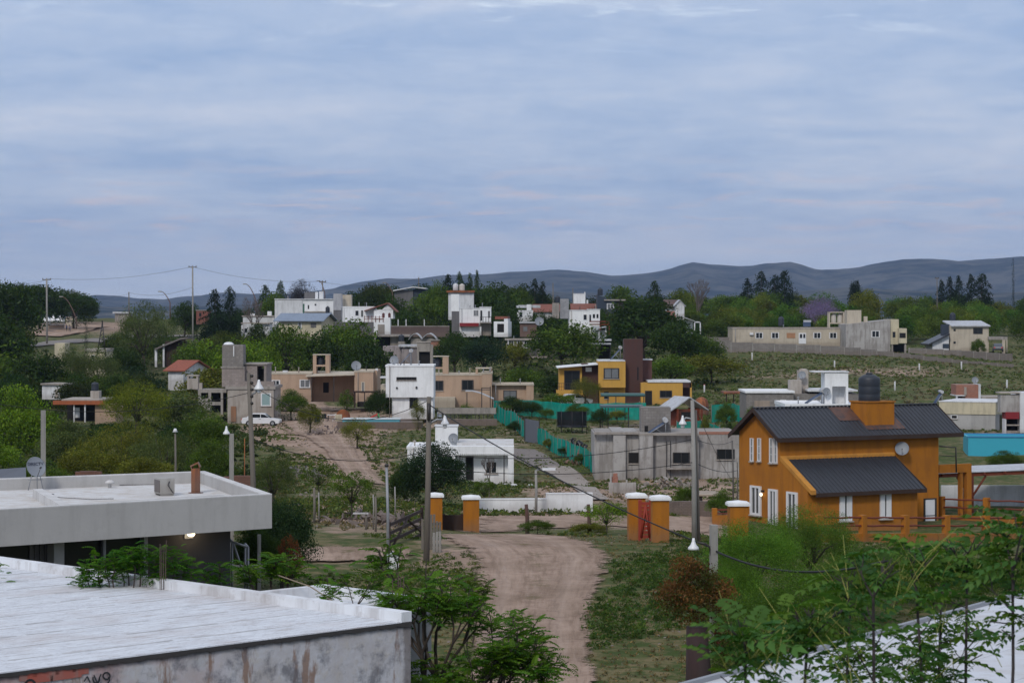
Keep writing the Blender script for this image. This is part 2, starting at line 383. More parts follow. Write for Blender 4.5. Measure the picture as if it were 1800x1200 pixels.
def road_mat():
    m, t, b = mk('dirt_road'); b.inputs['Roughness'].default_value = 0.95; b.inputs['Specular IOR Level'].default_value = 0.1
    pos = nd(t, 'ShaderNodeTexCoord').outputs['Object']
    dc, f1, f2 = dirt_colours(t, pos)
    at = nd(t, 'ShaderNodeAttribute'); at.attribute_name = 'edge'; e = at.outputs['Fac']
    at2 = nd(t, 'ShaderNodeAttribute'); at2.attribute_name = 'across'; ac = at2.outputs['Fac']
    n0 = noise(t, pos, 0.8, 6, 0.75)
    al = nd(t, 'ShaderNodeAttribute'); al.attribute_name = 'along'; cb = nd(t, 'ShaderNodeCombineXYZ'); t.links.new(mth(t, 'MULTIPLY', ac, 7.0), cb.inputs[0]); t.links.new(mth(t, 'MULTIPLY', al.outputs['Fac'], 0.22), cb.inputs[1])
    rut = noise(t, cb.outputs[0], 1.6, 6, 0.65); dc = nmix(t, mth(t, 'MULTIPLY', thr(t, rut, 0.50, 0.62), 0.55), dc, (0.20, 0.14, 0.10)); dc = nmix(t, mth(t, 'MULTIPLY', thr(t, rut, 0.46, 0.36), 0.3), dc, (0.44, 0.34, 0.28))
    # wheel tracks are paler, a worn strip of dry grass runs between them
    tr = mth(t, 'SUBTRACT', 1.0, mth(t, 'MULTIPLY', mth(t, 'ABSOLUTE', mth(t, 'SUBTRACT', mth(t, 'ABSOLUTE', ac), 0.48)), 5.0), True)
    dc = nmix(t, mth(t, 'MULTIPLY', mth(t, 'MULTIPLY', tr, n0), 0.6), dc, (0.50, 0.385, 0.31))
    mid = mth(t, 'SUBTRACT', 1.0, mth(t, 'MULTIPLY', mth(t, 'ABSOLUTE', ac), 5.0), True)
    dc = nmix(t, mth(t, 'MULTIPLY', mth(t, 'MULTIPLY', mid, thr(t, n0, 0.52, 0.6)), 0.8), dc, (0.13, 0.11, 0.05))
    t.links.new(dc, b.inputs['Base Color']); bump(t, b, mth(t, 'ADD', f1, mth(t, 'MULTIPLY', mth(t, 'ADD', tr, rut), -0.6)), 0.9, 0.12)
    n9 = noise(t, pos, 4.5, 5, 0.75)
    t.links.new(thr(t, mth(t, 'ADD', mth(t, 'ADD', mth(t, 'MULTIPLY', n0, 1.1), mth(t, 'MULTIPLY', n9, 0.7)), e), 0.98, 1.10), b.inputs['Alpha'])
    return m
ROAD = road_mat()
def np_mesh(name, verts, quads, mat, attrs=None, smooth=False):
    me = bpy.data.meshes.new(name); v = np.asarray(verts, np.float32); q = np.asarray(quads, np.int32); k = q.shape[1]
    me.vertices.add(len(v)); me.vertices.foreach_set('co', v.ravel())
    me.loops.add(q.size); me.loops.foreach_set('vertex_index', q.ravel())
    me.polygons.add(len(q)); me.polygons.foreach_set('loop_start', np.arange(0, q.size, k, dtype=np.int32)); me.polygons.foreach_set('loop_total', np.full(len(q), k, np.int32))
    if smooth: me.polygons.foreach_set('use_smooth', np.ones(len(q), bool))
    me.update(calc_edges=True)
    for nme, (typ, arr) in (attrs or {}).items():
        a = me.attributes.new(nme, typ, 'POINT'); a.data.foreach_set('color' if typ == 'FLOAT_COLOR' else 'value', np.asarray(arr, np.float32).ravel())
    me.materials.append(mat); return me
def link_mesh(name, me, parent=None, label=None, cat=None, group=None, kind=None):
    o = bpy.data.objects.new(name, me); C.objects.link(o)
    if parent: o.parent = parent
    return tag(o, label, cat, group, kind)
def gridq(nr, nc):
    i = np.arange(nr-1)[:, None]*nc+np.arange(nc-1)[None, :]
    return np.stack([i, i+1, i+nc+1, i+nc], -1).reshape(-1, 4)
cols = np.concatenate([[-30000, -12000, -6000, -3000, -1800, -1000, -600], np.arange(-300, 2101, 12), [2400, 2800, 3600, 4800, 7800, 14000, 32000]])
rows = np.concatenate([[-400, -100, 0], np.arange(20, 60, 6), np.exp(np.linspace(math.log(60), math.log(480), 250)), np.exp(np.linspace(math.log(490), math.log(12000), 40))])
gx = (cols[None, :]-900)/F*np.maximum(rows, 60)[:, None]; gy = np.repeat(rows[:, None], len(cols), 1)
gz = zga(gx, gy)
# patches of bare soil: (px, distance, radius in px, radius in distance, amount)
bare = np.full(gx.shape, 0.0); gpx = 900+F*gx/np.maximum(gy, 8)
for (p, d, rp, rd, a) in ((610, 180, 120, 60, .42), (560, 270, 90, 30, .75), (520, 235, 110, 28, .6), (640, 105, 120, 14, .34), (640, 88, 150, 10, .15), (900, 210, 70, 35, .25),
                          (1000, 150, 120, 25, .35), (1210, 160, 140, 30, .45), (960, 115, 260, 14, .5), (1230, 105, 110, 16, .45), (1130, 66, 60, 14, .12), (1150, 240, 200, 25, .3),
                          (800, 74, 70, 20, .35), (700, 258, 150, 20, .35), (1700, 360, 250, 50, .12), (1550, 340, 160, 14, .25), (1350, 330, 160, 12, .2), (150, 560, 120, 60, .5), (620, 480, 400, 60, .25), (1740, 222, 60, 16, .4), (590, 76, 110, 6, .2)):
    bare += a*np.exp(-((gpx-p)/rp)**2-((gy-d)/rd)**2)
me = np_mesh('ground', np.stack([gx, gy, gz], -1).reshape(-1, 3), gridq(len(rows), len(cols)), GROUND, {'bare': ('FLOAT', bare)}, True)
link_mesh('ground', me, kind='structure')
def road(name, rowsp, n=14, lift=0.05, mat=None):     # rowsp: (py, left px, right px) edges seen in the photo, laid on the terrain
    ys = np.array([r[0] for r in rowsp], float); le = np.array([r[1] for r in rowsp], float); ri = np.array([r[2] for r in rowsp], float)
    L2 = []
    for k in range(len(rowsp)):
        L2.append((hit(le[k], ys[k]), hit(ri[k], ys[k])))
    V = []; E = []; A = []; m = 0
    for k in range(len(L2)-1):
        sub = max(2, int((L2[k+1][0]-L2[k][0]).length/0.8))
        for s_ in range(sub+(1 if k == len(L2)-2 else 0)):
            f = s_/sub; a = L2[k][0].lerp(L2[k+1][0], f); b_ = L2[k][1].lerp(L2[k+1][1], f)
            for j in range(n):
                u = j/(n-1); p = a.lerp(b_, u); V.append((p.x, p.y, zg(p.x, p.y)+lift)); ac = 2*u-1
                end = min((k+f)/1.0, (len(L2)-1-k-f)/1.0, 1)
                E.append(0.6*min(1, (1-abs(ac))*2.4, end*1.5)); A.append(ac)
            m += 1
    me = np_mesh(name, V, gridq(m, n), mat or ROAD, {'edge': ('FLOAT', E), 'across': ('FLOAT', A), 'along': ('FLOAT', [math.hypot(v[0], v[1]) for v in V])}, True)
    return link_mesh(name, me, kind='structure')
road('dirt_road', [(1420, 790, 1120), (1300, 800, 1085), (1200, 812, 1052), (1150, 822, 1045), (1100, 828, 1040), (1060, 830, 1046), (1030, 832, 1062), (1000, 828, 1072), (980, 822, 1078), (965, 812, 1062), (953, 790, 1040), (945, 768, 1005), (939, 766, 930)], 22)
road('cross_street', [(937, 800, 1280), (928, 790, 1290), (918, 830, 1300), (909, 830, 1300)], 60)
road('yard_path', [(990, 500, 720), (982, 500, 730), (972, 500, 730), (964, 500, 720)], 30, 0.07)
road('dirt_track', [(860, 628, 690), (830, 600, 655), (800, 575, 630), (775, 545, 620), (758, 500, 610), (735, 490, 590), (715, 480, 580), (706, 480, 570)], 16, 0.09)
MTN, t, b = mk('mountain'); b.inputs['Roughness'].default_value = 1; b.inputs['Specular IOR Level'].default_value = 0
pos = nd(t, 'ShaderNodeTexCoord').outputs['Object']; a = noise(t, pos, 0.004, 8, 0.7); a2 = noise(t, pos, 0.02, 6, 0.7)
t.links.new(nmix(t, thr(t, mth(t, 'ADD', mth(t, 'MULTIPLY', a, .6), mth(t, 'MULTIPLY', a2, .4)), 0.44, 0.56), (0.014, 0.026, 0.026), (0.10, 0.10, 0.085)), b.inputs['Base Color'])
from mathutils import noise as mn
def mountain(name, prof, d0, depth, amp):
    pxs = np.arange(-1500, 3301, 9); top = np.interp(pxs, [p[0] for p in prof], [p[1] for p in prof]); nr = 44; V = []
    for i in range(nr):
        f = i/(nr-1)                                  # 0 foot .. ridge at 0.7 .. back slope
        for j, p in enumerate(pxs):
            d = d0+depth*f; x = (p-900)/F*d; hr = (HY-top[j])/F*(d0+depth*0.7)
            if f <= 0.7: sh = math.sin(f/0.7*math.pi/2)**0.85
            else: sh = math.cos((f-0.7)/0.3*math.pi/2)
            n = mn.fractal(Vector((x*0.0016, d*0.0011, 3.3)), 0.9, 2.1, 6)
            g = 1-abs(mn.noise(Vector((x*0.0035+0.3*n, d*0.0009, 9))))*2
            z = -25+(hr+25)*sh+amp*(n*0.8+g*0.6)*math.sin(min(f/0.7, 1)*math.pi)**0.7
            V.append((x, d, z+(0 if abs(f-0.7) > .03 else amp*0.12*n)))
    me = np_mesh(name, V, gridq(nr, len(pxs)), MTN, None, True); return link_mesh(name, me, kind='structure')
mountain('mountain_range', [(-1500, 500), (0, 535), (150, 536), (165, 529), (185, 528), (230, 530), (290, 533), (400, 524), (450, 522), (530, 524), (600, 512), (640, 505), (680, 502), (720, 500), (800, 492), (900, 486), (980, 482), (1030, 484), (1072, 490), (1110, 486), (1160, 481), (1195, 474), (1218, 469), (1250, 473), (1300, 473), (1340, 468), (1392, 466), (1432, 478), (1500, 478), (1560, 470), (1640, 462), (1720, 459), (1800, 454), (2000, 450), (3300, 500)], 6500, 3500, 30)
mountain('foothill_range', [(-1500, 540), (150, 541), (200, 545), (350, 540), (420, 536), (560, 536), (640, 528), (700, 516), (760, 506), (830, 508), (1000, 515), (1250, 520), (1500, 505), (1620, 512), (1700, 520), (1800, 515), (3300, 520)], 4200, 1500, 12)
# ------------------------------------------------------------------ vegetation prototypes (unit height, unit width)
def rdir(rs, n):
    v = rs.normal(size=(n, 3)); return v/np.linalg.norm(v, axis=1, keepdims=True)
def leaf_quads(rs, c, size, aspect=0.55, droop=None):
    n = len(c); a = rdir(rs, n)
    if droop is not None: a = a*(1-droop)+np.array([0, 0, -1.0])*droop; a /= np.linalg.norm(a, axis=1, keepdims=True)
    b = np.cross(a, rdir(rs, n)); b /= np.linalg.norm(b, axis=1, keepdims=True)
    s = (size*rs.uniform(0.6, 1.35, n))[:, None]; up = np.cross(a, b)*s*0.25
    V = np.stack([c-a*s, c+b*s*aspect+up, c+a*s, c-b*s*aspect+up], 1).reshape(-1, 3)
    Q = np.arange(4*n).reshape(-1, 4); return V, Q
def tintcol(rs, clump, n, spread=0.25, yel=0.25):
    t = (0.62+0.85*clump**1.3)*rs.uniform(1-spread, 1+spread, n); y = rs.uniform(-yel, yel, n)
    c = np.stack([t*(1+y), t*(1+0.35*y), t*(1-0.5*y), np.ones(n)], 1); return np.repeat(c, 4, 0)
def leaf_mesh(name, rs, c, size, clump, aspect=0.55, droop=None, yel=0.25):
    V, Q = leaf_quads(rs, c, size, aspect, droop)
    return np_mesh(name, V, Q, LEAF, {'tint': ('FLOAT_COLOR', tintcol(rs, clump, len(c), yel=yel))})
def broad(seed, ncl, nleaf, leaf, z0=0.28, z1=1.0, cr=(0.10, 0.19), low=0.0, fill=0.15):
    rs = np.random.RandomState(seed); cz = (z0+z1)/2; hz_ = (z1-z0)/2
    d = rdir(rs, ncl); d[:, 2] = np.where(d[:, 2] < -0.35, -d[:, 2]*0.6, d[:, 2])
    rr = rs.uniform(0.55, 1.0, ncl)**0.8; lob = 1+0.22*np.sin(np.arctan2(d[:, 1], d[:, 0])*rs.randint(2, 5)+rs.uniform(0, 6))
    R_ = rs.uniform(cr[0], cr[1], ncl)
    cc = np.stack([d[:, 0]*rr*lob*(0.5-R_*0.7), d[:, 1]*rr*lob*(0.5-R_*0.7), cz+d[:, 2]*rr*(hz_-R_*0.6)], 1)
    tc_ = rs.uniform(0, 1, ncl); k = rs.choice(ncl, nleaf, p=R_**2/np.sum(R_**2)); dd = rdir(rs, nleaf)
    r = R_[k]*rs.uniform(0.35, 1.12, nleaf)**0.6
    c = cc[k]+dd*r[:, None]*np.array([1, 1, 0.72]); nf = int(nleaf*fill)
    if nf:                                            # stray sprays between the clumps
        e = rdir(rs, nf)*rs.uniform(0.3, 1.0, nf)[:, None]**0.5; c[:nf] = e*np.array([.47, .47, hz_*.97])+np.array([0, 0, cz])
    return rs, c, leaf, tc_[k], cc
def mk_tree(name, rs, c, leaf, cl, cc, trunk_h=0.5, tr=0.028, limbs=9, aspect=0.55, droop=None, yel=0.25):
    me = leaf_mesh(name+'_crown', rs, c, leaf, cl, aspect, droop, yel)
    m = MB(); base = Vector((0, 0, -0.04)); fork = Vector((rs.uniform(-.02, .02), rs.uniform(-.02, .02), trunk_h*0.62))
    m.tube([base, (base+fork)/2+Vector((.012, -.008, 0)), fork], [tr*1.25, tr, tr*0.8], 7)
    idx = rs.choice(len(cc), min(limbs, len(cc)), replace=False)
    for i in idx:
        e = Vector(cc[i]); md = fork.lerp(e, 0.5)+Vector((0, 0, 0.05))
        m.tube([fork-Vector((0, 0, 0.03)), md, e], [tr*0.6, tr*0.35, tr*0.12], 5)
    tm = m.build('trunk', bark); tmesh = tm.data; bpy.data.objects.remove(tm)
    return me, tmesh
PROTO = {}
for i in range(5): PROTO['far%d' % i] = mk_tree('far', *broad(10+i, 46, 4800, 0.021, 0.02, cr=(0.10, 0.20)))
for i in range(4): PROTO['mid%d' % i] = mk_tree('mid', *broad(30+i, 85, 16000, 0.0125, 0.0, cr=(0.08, 0.16)))
for i in range(2): PROTO['fine%d' % i] = mk_tree('fine', *broad(50+i, 120, 42000, 0.0072, 0.0, cr=(0.06, 0.13), fill=0.3), aspect=0.35)
for i in range(2): PROTO['sparse%d' % i] = mk_tree('sparse', *broad(60+i, 40, 3600, 0.016, 0.22, cr=(0.05, 0.10), fill=0.35), tr=0.018, limbs=22)
for i in range(2): PROTO['bush%d' % i] = mk_tree('bush', *broad(70+i, 110, 34000, 0.0115, -0.02, cr=(0.11, 0.2), fill=0.1), trunk_h=0.2)
for i in range(2): PROTO['feather%d' % i] = mk_tree('feather', *broad(80+i, 90, 12000, 0.016, 0.03, cr=(0.07, 0.14), fill=0.3), aspect=0.22, droop=0.5)
def conifer(seed, n, leaf, gaps=0.0, power=1.0, zlo=0.08):
    rs = np.random.RandomState(seed); P = []; CL = []; nb = 95
    for i in range(nb):
        z = zlo+(0.97-zlo)*(i/nb)**0.9; r = 0.5*(1-z)**(power*0.75)*rs.uniform(0.45, 1.15)+0.02; an = rs.uniform(0, 6.283); t = rs.uniform(0, 1)
        m = max(8, int(n/nb*(0.4+1.5*(1-z)))); f = rs.uniform(0.1, 1, m); lat = rs.normal(0, 0.035+0.03*(1-z), m)
        x = np.cos(an)*r*f-np.sin(an)*lat; y = np.sin(an)*r*f+np.cos(an)*lat; zz = z-0.07*f*f+rs.normal(0, 0.010, m)+0.02
        P.append(np.stack([x, y, zz], 1)); CL.append(np.full(m, t))
    c = np.concatenate(P); return rs, c, leaf, np.concatenate(CL), c[rs.choice(len(c), 12)]
def mk_conifer(name, args, tr=0.02):
    rs, c, leaf, cl, cc = args; me = leaf_mesh(name, rs, c, leaf, cl, 0.4, 0.2, 0.1)
    m = MB().tube([(0, 0, -.03), (0, 0, .5), (0, 0, .985)], [tr, tr*.6, tr*.15], 6); o = m.build('trunk', bark); q = o.data; bpy.data.objects.remove(o); return me, q
for i in range(3): PROTO['conifer%d' % i] = mk_conifer('conifer', conifer(90+i, 3600, 0.017))
PROTO['cypress0'] = mk_conifer('cypress', conifer(97, 3200, 0.012, power=0.35, zlo=0.02))
PROTO['araucaria0'] = mk_conifer('araucaria', conifer(98, 2600, 0.02, power=0.4, zlo=0.55))
def bare_tree(seed):
    rs = random.Random(seed); m = MB()
    def br(p, d, l, r, k):
        q = p+d*l; m.tube([p, p.lerp(q, .5)+Vector((rs.uniform(-.1, .1), rs.uniform(-.1, .1), rs.uniform(-.05, .05)))*l, q], [r, r*.8, r*.6], 4, False)
        if k == 0: return
        for _ in range(rs.choice((3, 4)) if k > 1 else 4):
            nd_ = (d+Vector((rs.uniform(-1, 1), rs.uniform(-1, 1), rs.uniform(-.35, .7)))*0.75).normalized(); br(q, nd_, l*rs.uniform(.55, .8), r*.55, k-1)
    br(Vector((0, 0, -.02)), Vector((0, 0, 1)), 0.27, 0.03, 5)
    co = np.array(m.v); s = max(np.abs(co[:, :2]).max(), 1e-6); h = co[:, 2].max(); m.v = [(x/s*.5, y/s*.5, z/h) for x, y, z in m.v]
    o = m.build('branches', W('grey_bark', (0.13, 0.105, 0.095), .3)); q = o.data; bpy.data.objects.remove(o); return q
PROTO['bare0'] = (bare_tree(3), None); PROTO['bare1'] = (bare_tree(5), None)
GRN = dict(dark=(0.036, 0.064, 0.013), mid=(0.080, 0.128, 0.017), bright=(0.120, 0.195, 0.015), olive=(0.138, 0.145, 0.022), grey=(0.085, 0.110, 0.034),
           blue=(0.026, 0.050, 0.022), yellow=(0.155, 0.180, 0.016), purple=(0.27, 0.20, 0.42), dusk=(0.05, 0.045, 0.055), black=(0.016, 0.030, 0.014), rust=(0.16, 0.055, 0.022), red=(0.14, 0.05, 0.02))
cnt = {}
def T(kind, px, ytop, d, wpx, col, label, name='tree', cat='tree', ybase=None, group=None, depth=None, lean=0.0):
    v = sorted(k for k in PROTO if k.rstrip('0123456789') == kind); i = cnt.get(kind, 0); cnt[kind] = i+1
    crown, trunk = PROTO[v[i % len(v)]]
    p = gp(px, d); s = F/d
    if ybase is not None: p.z = min(p.z, Z(ybase, d))
    h = (HY-ytop)/s-p.z; wd = wpx/s*(2.3 if kind == 'conifer' else 1.12)
    e = empty(name, p, rnd.uniform(0, 6.28), label, cat, group); e.rotation_euler[0] = lean
    c = bpy.data.objects.new('branches' if trunk is None else ('foliage' if 'bush' in name or 'shrub' in name else 'crown'), crown); C.objects.link(c); c.parent = e
    c.scale = (wd, wd if depth is None else depth, h)
    g = GRN[col] if isinstance(col, str) else col
    k = rnd.uniform(0.88, 1.12); c.color = (g[0]*k, g[1]*k, g[2]*k, 1)
    if trunk:
        q = bpy.data.objects.new('trunk', trunk); C.objects.link(q); q.parent = e; q.scale = (wd if wd < h else h, wd if wd < h else h, h)
    return e
def wood_mass(name, spots, label, col, cat='trees', proto='far', kind='stuff'):
    """many crowns merged: spots = (px, ytop, d, wpx)"""
    V = []; Q = []; TT = []; off = 0; rs = np.random.RandomState(len(spots)); vs_ = sorted(k for k in PROTO if k.rstrip('0123456789') == proto)
    for i, (px, yt, d, wp) in enumerate(spots):
        me = PROTO[vs_[i % len(vs_)]][0]; n = len(me.vertices); co = np.empty(n*3, np.float32); me.vertices.foreach_get('co', co); co = co.reshape(-1, 3).copy()
        ti = np.empty(n*4, np.float32); me.attributes['tint'].data.foreach_get('color', ti); ti = ti.reshape(-1, 4).copy()
        p = gp(px, d); s = F/d; h = max(2.0, (HY-yt)/s-p.z); a = rs.uniform(0, 6.28); ca, sa = math.cos(a), math.sin(a)
        x = (co[:, 0]*ca-co[:, 1]*sa)*wp/s; y = (co[:, 0]*sa+co[:, 1]*ca)*wp/s
        V.append(np.stack([x+p.x, y+p.y, co[:, 2]*h+p.z], 1)); k = rs.uniform(0.6, 1.35); ti[:, :3] *= k; ti[:, 0] *= rs.uniform(0.75, 1.5); TT.append(ti)
        Q.append(np.arange(off, off+n).reshape(-1, 4)); off += n
    me = np_mesh(name, np.concatenate(V), np.concatenate(Q), LEAF, {'tint': ('FLOAT_COLOR', np.concatenate(TT))})
    o = link_mesh(name, me, None, label, cat, None, kind); o.color = (*GRN[col], 1); return o
# ---- ground cover: tufts and low scrub
def cover(name, label, n, pxr, dr, size, col, seed, leafn=14, leaf=0.12, cat='grass', grad=None, flat=0.5, avoid=None, upright=0.0, gate=-0.12):
    rs = np.random.RandomState(seed); px = rs.uniform(*pxr, n); d = np.exp(rs.uniform(math.log(dr[0]), math.log(dr[1]), n)); x = (px-900)/F*d
    keep = np.array([mn.noise(Vector((a*0.09, b_*0.06, seed))) > gate for a, b_ in zip(x, d)])
    fx = np.minimum((px-pxr[0])/(pxr[1]-pxr[0]), (pxr[1]-px)/(pxr[1]-pxr[0]))/.10; fy = np.minimum(np.log(d/dr[0]), np.log(dr[1]/d))/math.log(dr[1]/dr[0])/.10; keep &= rs.uniform(0, 1, len(px)) < np.minimum(fx, fy)
    if avoid is not None: keep &= ~np.array([avoid(a, b_) for a, b_ in zip(px, d)])
    px, d, x = px[keep], d[keep], x[keep]; n = len(px); z = zga(x, d); sz_ = size*rs.uniform(0.4, 1.4, n)
    c = np.repeat(np.stack([x, d, z], 1), leafn, 0); ss = np.repeat(sz_, leafn); o_ = rdir(rs, n*leafn); o_[:, 2] = np.abs(o_[:, 2])*flat*2
    c = c+o_*(ss*rs.uniform(0.2, 1, n*leafn)**0.5)[:, None]*np.array([.6, .6, .55]); tt = np.repeat(rs.uniform(0, 1, n), leafn)
    V, Q = leaf_quads(rs, c, leaf, 0.3 if upright else 0.5, upright if upright else None)
    me = np_mesh(name, V, Q, LEAF, {'tint': ('FLOAT_COLOR', tintcol(rs, tt, n*leafn, 0.3, 0.4))})
    ob = link_mesh(name, me, None, label, cat, None, 'stuff'); ob.color = (*col, 1); return ob
def in_road(px, d):
    y = HY-zg(X(px, d), d)*F/d
    le = np.interp(y, [940, 952, 980, 1000, 1030, 1060, 1100, 1150, 1200, 1400], [770, 790, 838, 852, 862, 850, 838, 825, 815, 825])
    ri = np.interp(y, [940, 952, 980, 1000, 1030, 1060, 1100, 1150, 1200, 1400], [960, 1020, 1070, 1075, 1085, 1042, 1025, 1032, 1040, 1090])
    if d < 100 and le < px < ri: return True
    if 907 < y < 940 and 830 < px < 1300: return True
    if 962 < y < 992 and px < 690: return True
    if 700 < y < 860:
        c0 = np.interp(y, [705, 735, 775, 800, 860], [520, 540, 582, 602, 660]); w0 = np.interp(y, [705, 775, 860], [60, 42, 24])
        if abs(px-c0) < w0: return True
    return False
cover('field_scrub', 'low olive scrub and dry bushes covering the open sloping field', 13000, (1120, 2100), (225, 440), 0.36, (0.105, 0.135, 0.042), 1, 12, 0.12, 'scrub')
cover('dry_grass', 'dry tan grass patches on the sloping field', 2500, (1180, 2000), (235, 420), 0.5, (0.14, 0.11, 0.065), 8, 14, 0.14, 'grass', upright=0.3)
cover('hillside_scrub', 'sparse green weeds and low scrub on the bare hillside below the houses', 14000, (400, 1330), (88, 310), 0.34, (0.090, 0.118, 0.030), 2, 14, 0.085, 'scrub', avoid=in_road)
cover('verge_grass', 'rough green grass and weeds along the dirt road', 26000, (150, 1900), (44, 125), 0.17, (0.080, 0.112, 0.026), 3, 12, 0.05, 'grass', avoid=in_road, upright=-0.3, gate=0.02)
cover('dry_weeds', 'straw coloured dry weeds scattered beside the dirt road', 12000, (150, 1700), (42, 130), 0.13, (0.20, 0.155, 0.085), 4, 8, 0.04, 'weeds', avoid=in_road, upright=-0.4)
cover('verge_weeds', 'clumps of taller green weeds on the grass right of the dirt road', 1500, (1020, 1330), (52, 88), 0.34, (0.060, 0.105, 0.022), 14, 26, 0.05, 'weeds', avoid=in_road, upright=-0.2, gate=0.08)
cover('bank_weeds', 'clumps of green and yellow weeds on the bank left of the dirt road', 700, (690, 850), (55, 92), 0.26, (0.085, 0.115, 0.028), 15, 20, 0.045, 'weeds', avoid=in_road, upright=-0.2, gate=0.05)
cover('left_scrub', 'dense dark undergrowth below the trees at the left', 3500, (-150, 500), (100, 420), 1.0, (0.050, 0.070, 0.020), 5, 24, 0.18, 'scrub')
cover('upper_scrub', 'green undergrowth between the upper houses', 2600, (400, 1300), (300, 520), 1.1, (0.050, 0.072, 0.020), 6, 22, 0.22, 'scrub')
# ---- stones scattered on bare ground
def stones(name, label, n, pxr, dr, size, seed, avoid=None):
    rs = random.Random(seed); m = MB(); k = 0
    while k < n:
        px = rs.uniform(*pxr); d = rs.uniform(*dr)
        if avoid and avoid(px, d): continue
        k += 1; p = gp(px, d); s = size*rs.uniform(.3, 1.3)**1.5; base = len(m.v)
        a = [Vector((rs.uniform(.7, 1)*math.cos(q*1.257), rs.uniform(.7, 1)*math.sin(q*1.257), rs.uniform(-.1, .25)))*s for q in range(5)]
        for q in a: m.v.append(tuple(p+q))
        m.v.append(tuple(p+Vector((rs.uniform(-.3, .3), rs.uniform(-.3, .3), rs.uniform(.5, .8)))*s))
        for q in range(5): m.f.append((base+q, base+(q+1) % 5, base+5)); m.sm.append(False)
    return m.build(name, W('pale_stone', (0.24, 0.21, 0.19), .4), None, None, label, 'stones', None, 'stuff')
stones('stones', 'pale stones and rubble strewn over the slope above the yard path', 420, (520, 780), (92, 230), 0.12, 1, in_road)
stones('gravel', 'small stones and clods scattered beside the dirt road', 900, (760, 1290), (55, 112), 0.045, 2)
stones('rubble', 'heaps of rubble and stones on the building plots right of the lane', 420, (1040, 1310), (120, 190), 0.14, 3, in_road)
stones('field_stones', 'pale stones lying in the sloping field', 120, (1200, 1990), (240, 410), 0.2, 4)
# ------------------------------------------------------------------ individual trees
# left hill
T('far', 18, 486, 372, 120, 'dark', 'tall dark tree at the left edge of the skyline', ybase=640)
T('far', 70, 498, 520, 110, 'dark', 'dark round tree behind the concrete power pole at the left')
T('far', 130, 509, 520, 90, 'dark', 'dark sloping tree above the white tents')
T('far', 0, 548, 330, 120, 'dark', 'wide dark tree beside the white tents, left of the concrete power pole', ybase=700)
T('far', -20, 590, 300, 200, 'mid', 'large green tree cut by the left edge above the white shed', ybase=760)
T('far', 70, 610, 285, 130, 'dark', 'dark tree behind the small white shed', ybase=760)
T('feather', 125, 600, 300, 60, 'grey', 'sparse grey green tree beside the dark cypress column', ybase=700)
T('cypress', 151, 545, 320, 17, 'black', 'dark narrow cypress column standing alone at the left', 'cypress')
T('feather', 255, 523, 345, 105, 'grey', 'feathery grey green tree rising above the red tiled roof at the left', ybase=650)
T('far', 325, 527, 455, 55, 'dark', 'dark tree below the tall power pole with a crossbar')
T('far', 215, 606, 318, 80, 'dark', 'dark tree right of the cypress column')
T('far', 235, 640, 290, 110, 'blue', 'dark tree in front of the red tiled roof', ybase=740)
T('far', 190, 650, 275, 90, 'mid', 'green tree behind the black water tank at the left', ybase=740)
T('conifer', 378, 506, 395, 44, 'black', 'dark pointed conifer left of the umbrella shaped pine', 'conifer', 'conifer')
T('araucaria', 404, 502, 398, 42, 'black', 'umbrella shaped dark pine with a rounded top', 'pine', 'conifer')
T('far', 392, 550, 385, 75, 'black', 'black green tree under the umbrella shaped pine')
T('bare', 447, 520, 410, 55, 'dusk', 'leafless tree below the curved street lamp', 'bare_tree')
T('conifer', 467, 499, 470, 36, 'dark', 'pointed conifer left of the purple grey tree', 'conifer', 'conifer')
T('conifer', 493, 492, 475, 30, 'dark', 'tallest thin conifer behind the white block house', 'conifer', 'conifer')
T('far', 484, 510, 465, 55, 'mid', 'green tree between the two conifers behind the white block house')
T('feather', 532, 488, 480, 60, 'dusk', 'purple grey tree above the white block house')
T('far', 362, 590, 318, 95, 'bright', 'bright green tree behind the dark roofed hut at the left')
T('far', 330, 596, 316, 60, 'mid', 'small bright tree against the dark roofed hut')
T('far', 430, 586, 315, 100, 'bright', 'bright green tree behind the block tower with the white tank cap')
T('far', 372, 640, 285, 110, 'olive', 'olive bush behind the unfinished block walls', ybase=720)
T('far', 505, 566, 318, 100, 'mid', 'green tree below the cream house')
T('far', 560, 572, 322, 95, 'dark', 'dark green tree in front of the cream house gable')
T('far', 612, 556, 325, 110, 'mid', 'broad green tree below the white house with arches')
T('far', 648, 580, 312, 85, 'dark', 'dark tree behind the satellite dish on the tan house')
T('far', 470, 600, 305, 60, 'bright', 'bright shrub like tree behind the tan house')
T('feather', 240, 664, 228, 125, 'yellow', 'yellow green willow over the house with orange beams', 'willow', 'tree')
T('far', 175, 700, 260, 60, 'olive', 'olive tree behind the orange beams', ybase=760)
T('mid', 355, 716, 178, 95, 'mid', 'green tree left of the white car', ybase=830)
T('far', 320, 680, 240, 110, 'grey', 'grey green tree left of the unfinished block walls', ybase=780)
T('mid', 35, 672, 190, 150, 'bright', 'big bright green tree left of the orange beamed house', ybase=880)
T('mid', -30, 760, 160, 150, 'bright', 'bright green tree cut by the left edge behind the satellite dish', ybase=900)
T('mid', 120, 735, 175, 100, 'grey', 'grey green tree right of the square concrete post', ybase=860)
T('feather', 215, 738, 160, 170, 'olive', 'olive scrubby tree in the middle of the thicket behind the flat roof', 'scrub_tree', 'tree', ybase=860)
T('feather', 290, 752, 150, 130, 'grey', 'grey green scrubby tree behind the rusty flue', 'scrub_tree', 'tree', ybase=860)
T('mid', 160, 775, 140, 130, 'olive', 'low olive tree just behind the flat roof', 'scrub_tree', 'tree', ybase=880)
T('mid', 370, 770, 135, 90, 'mid', 'green tree beside the short post with a lamp', ybase=880)
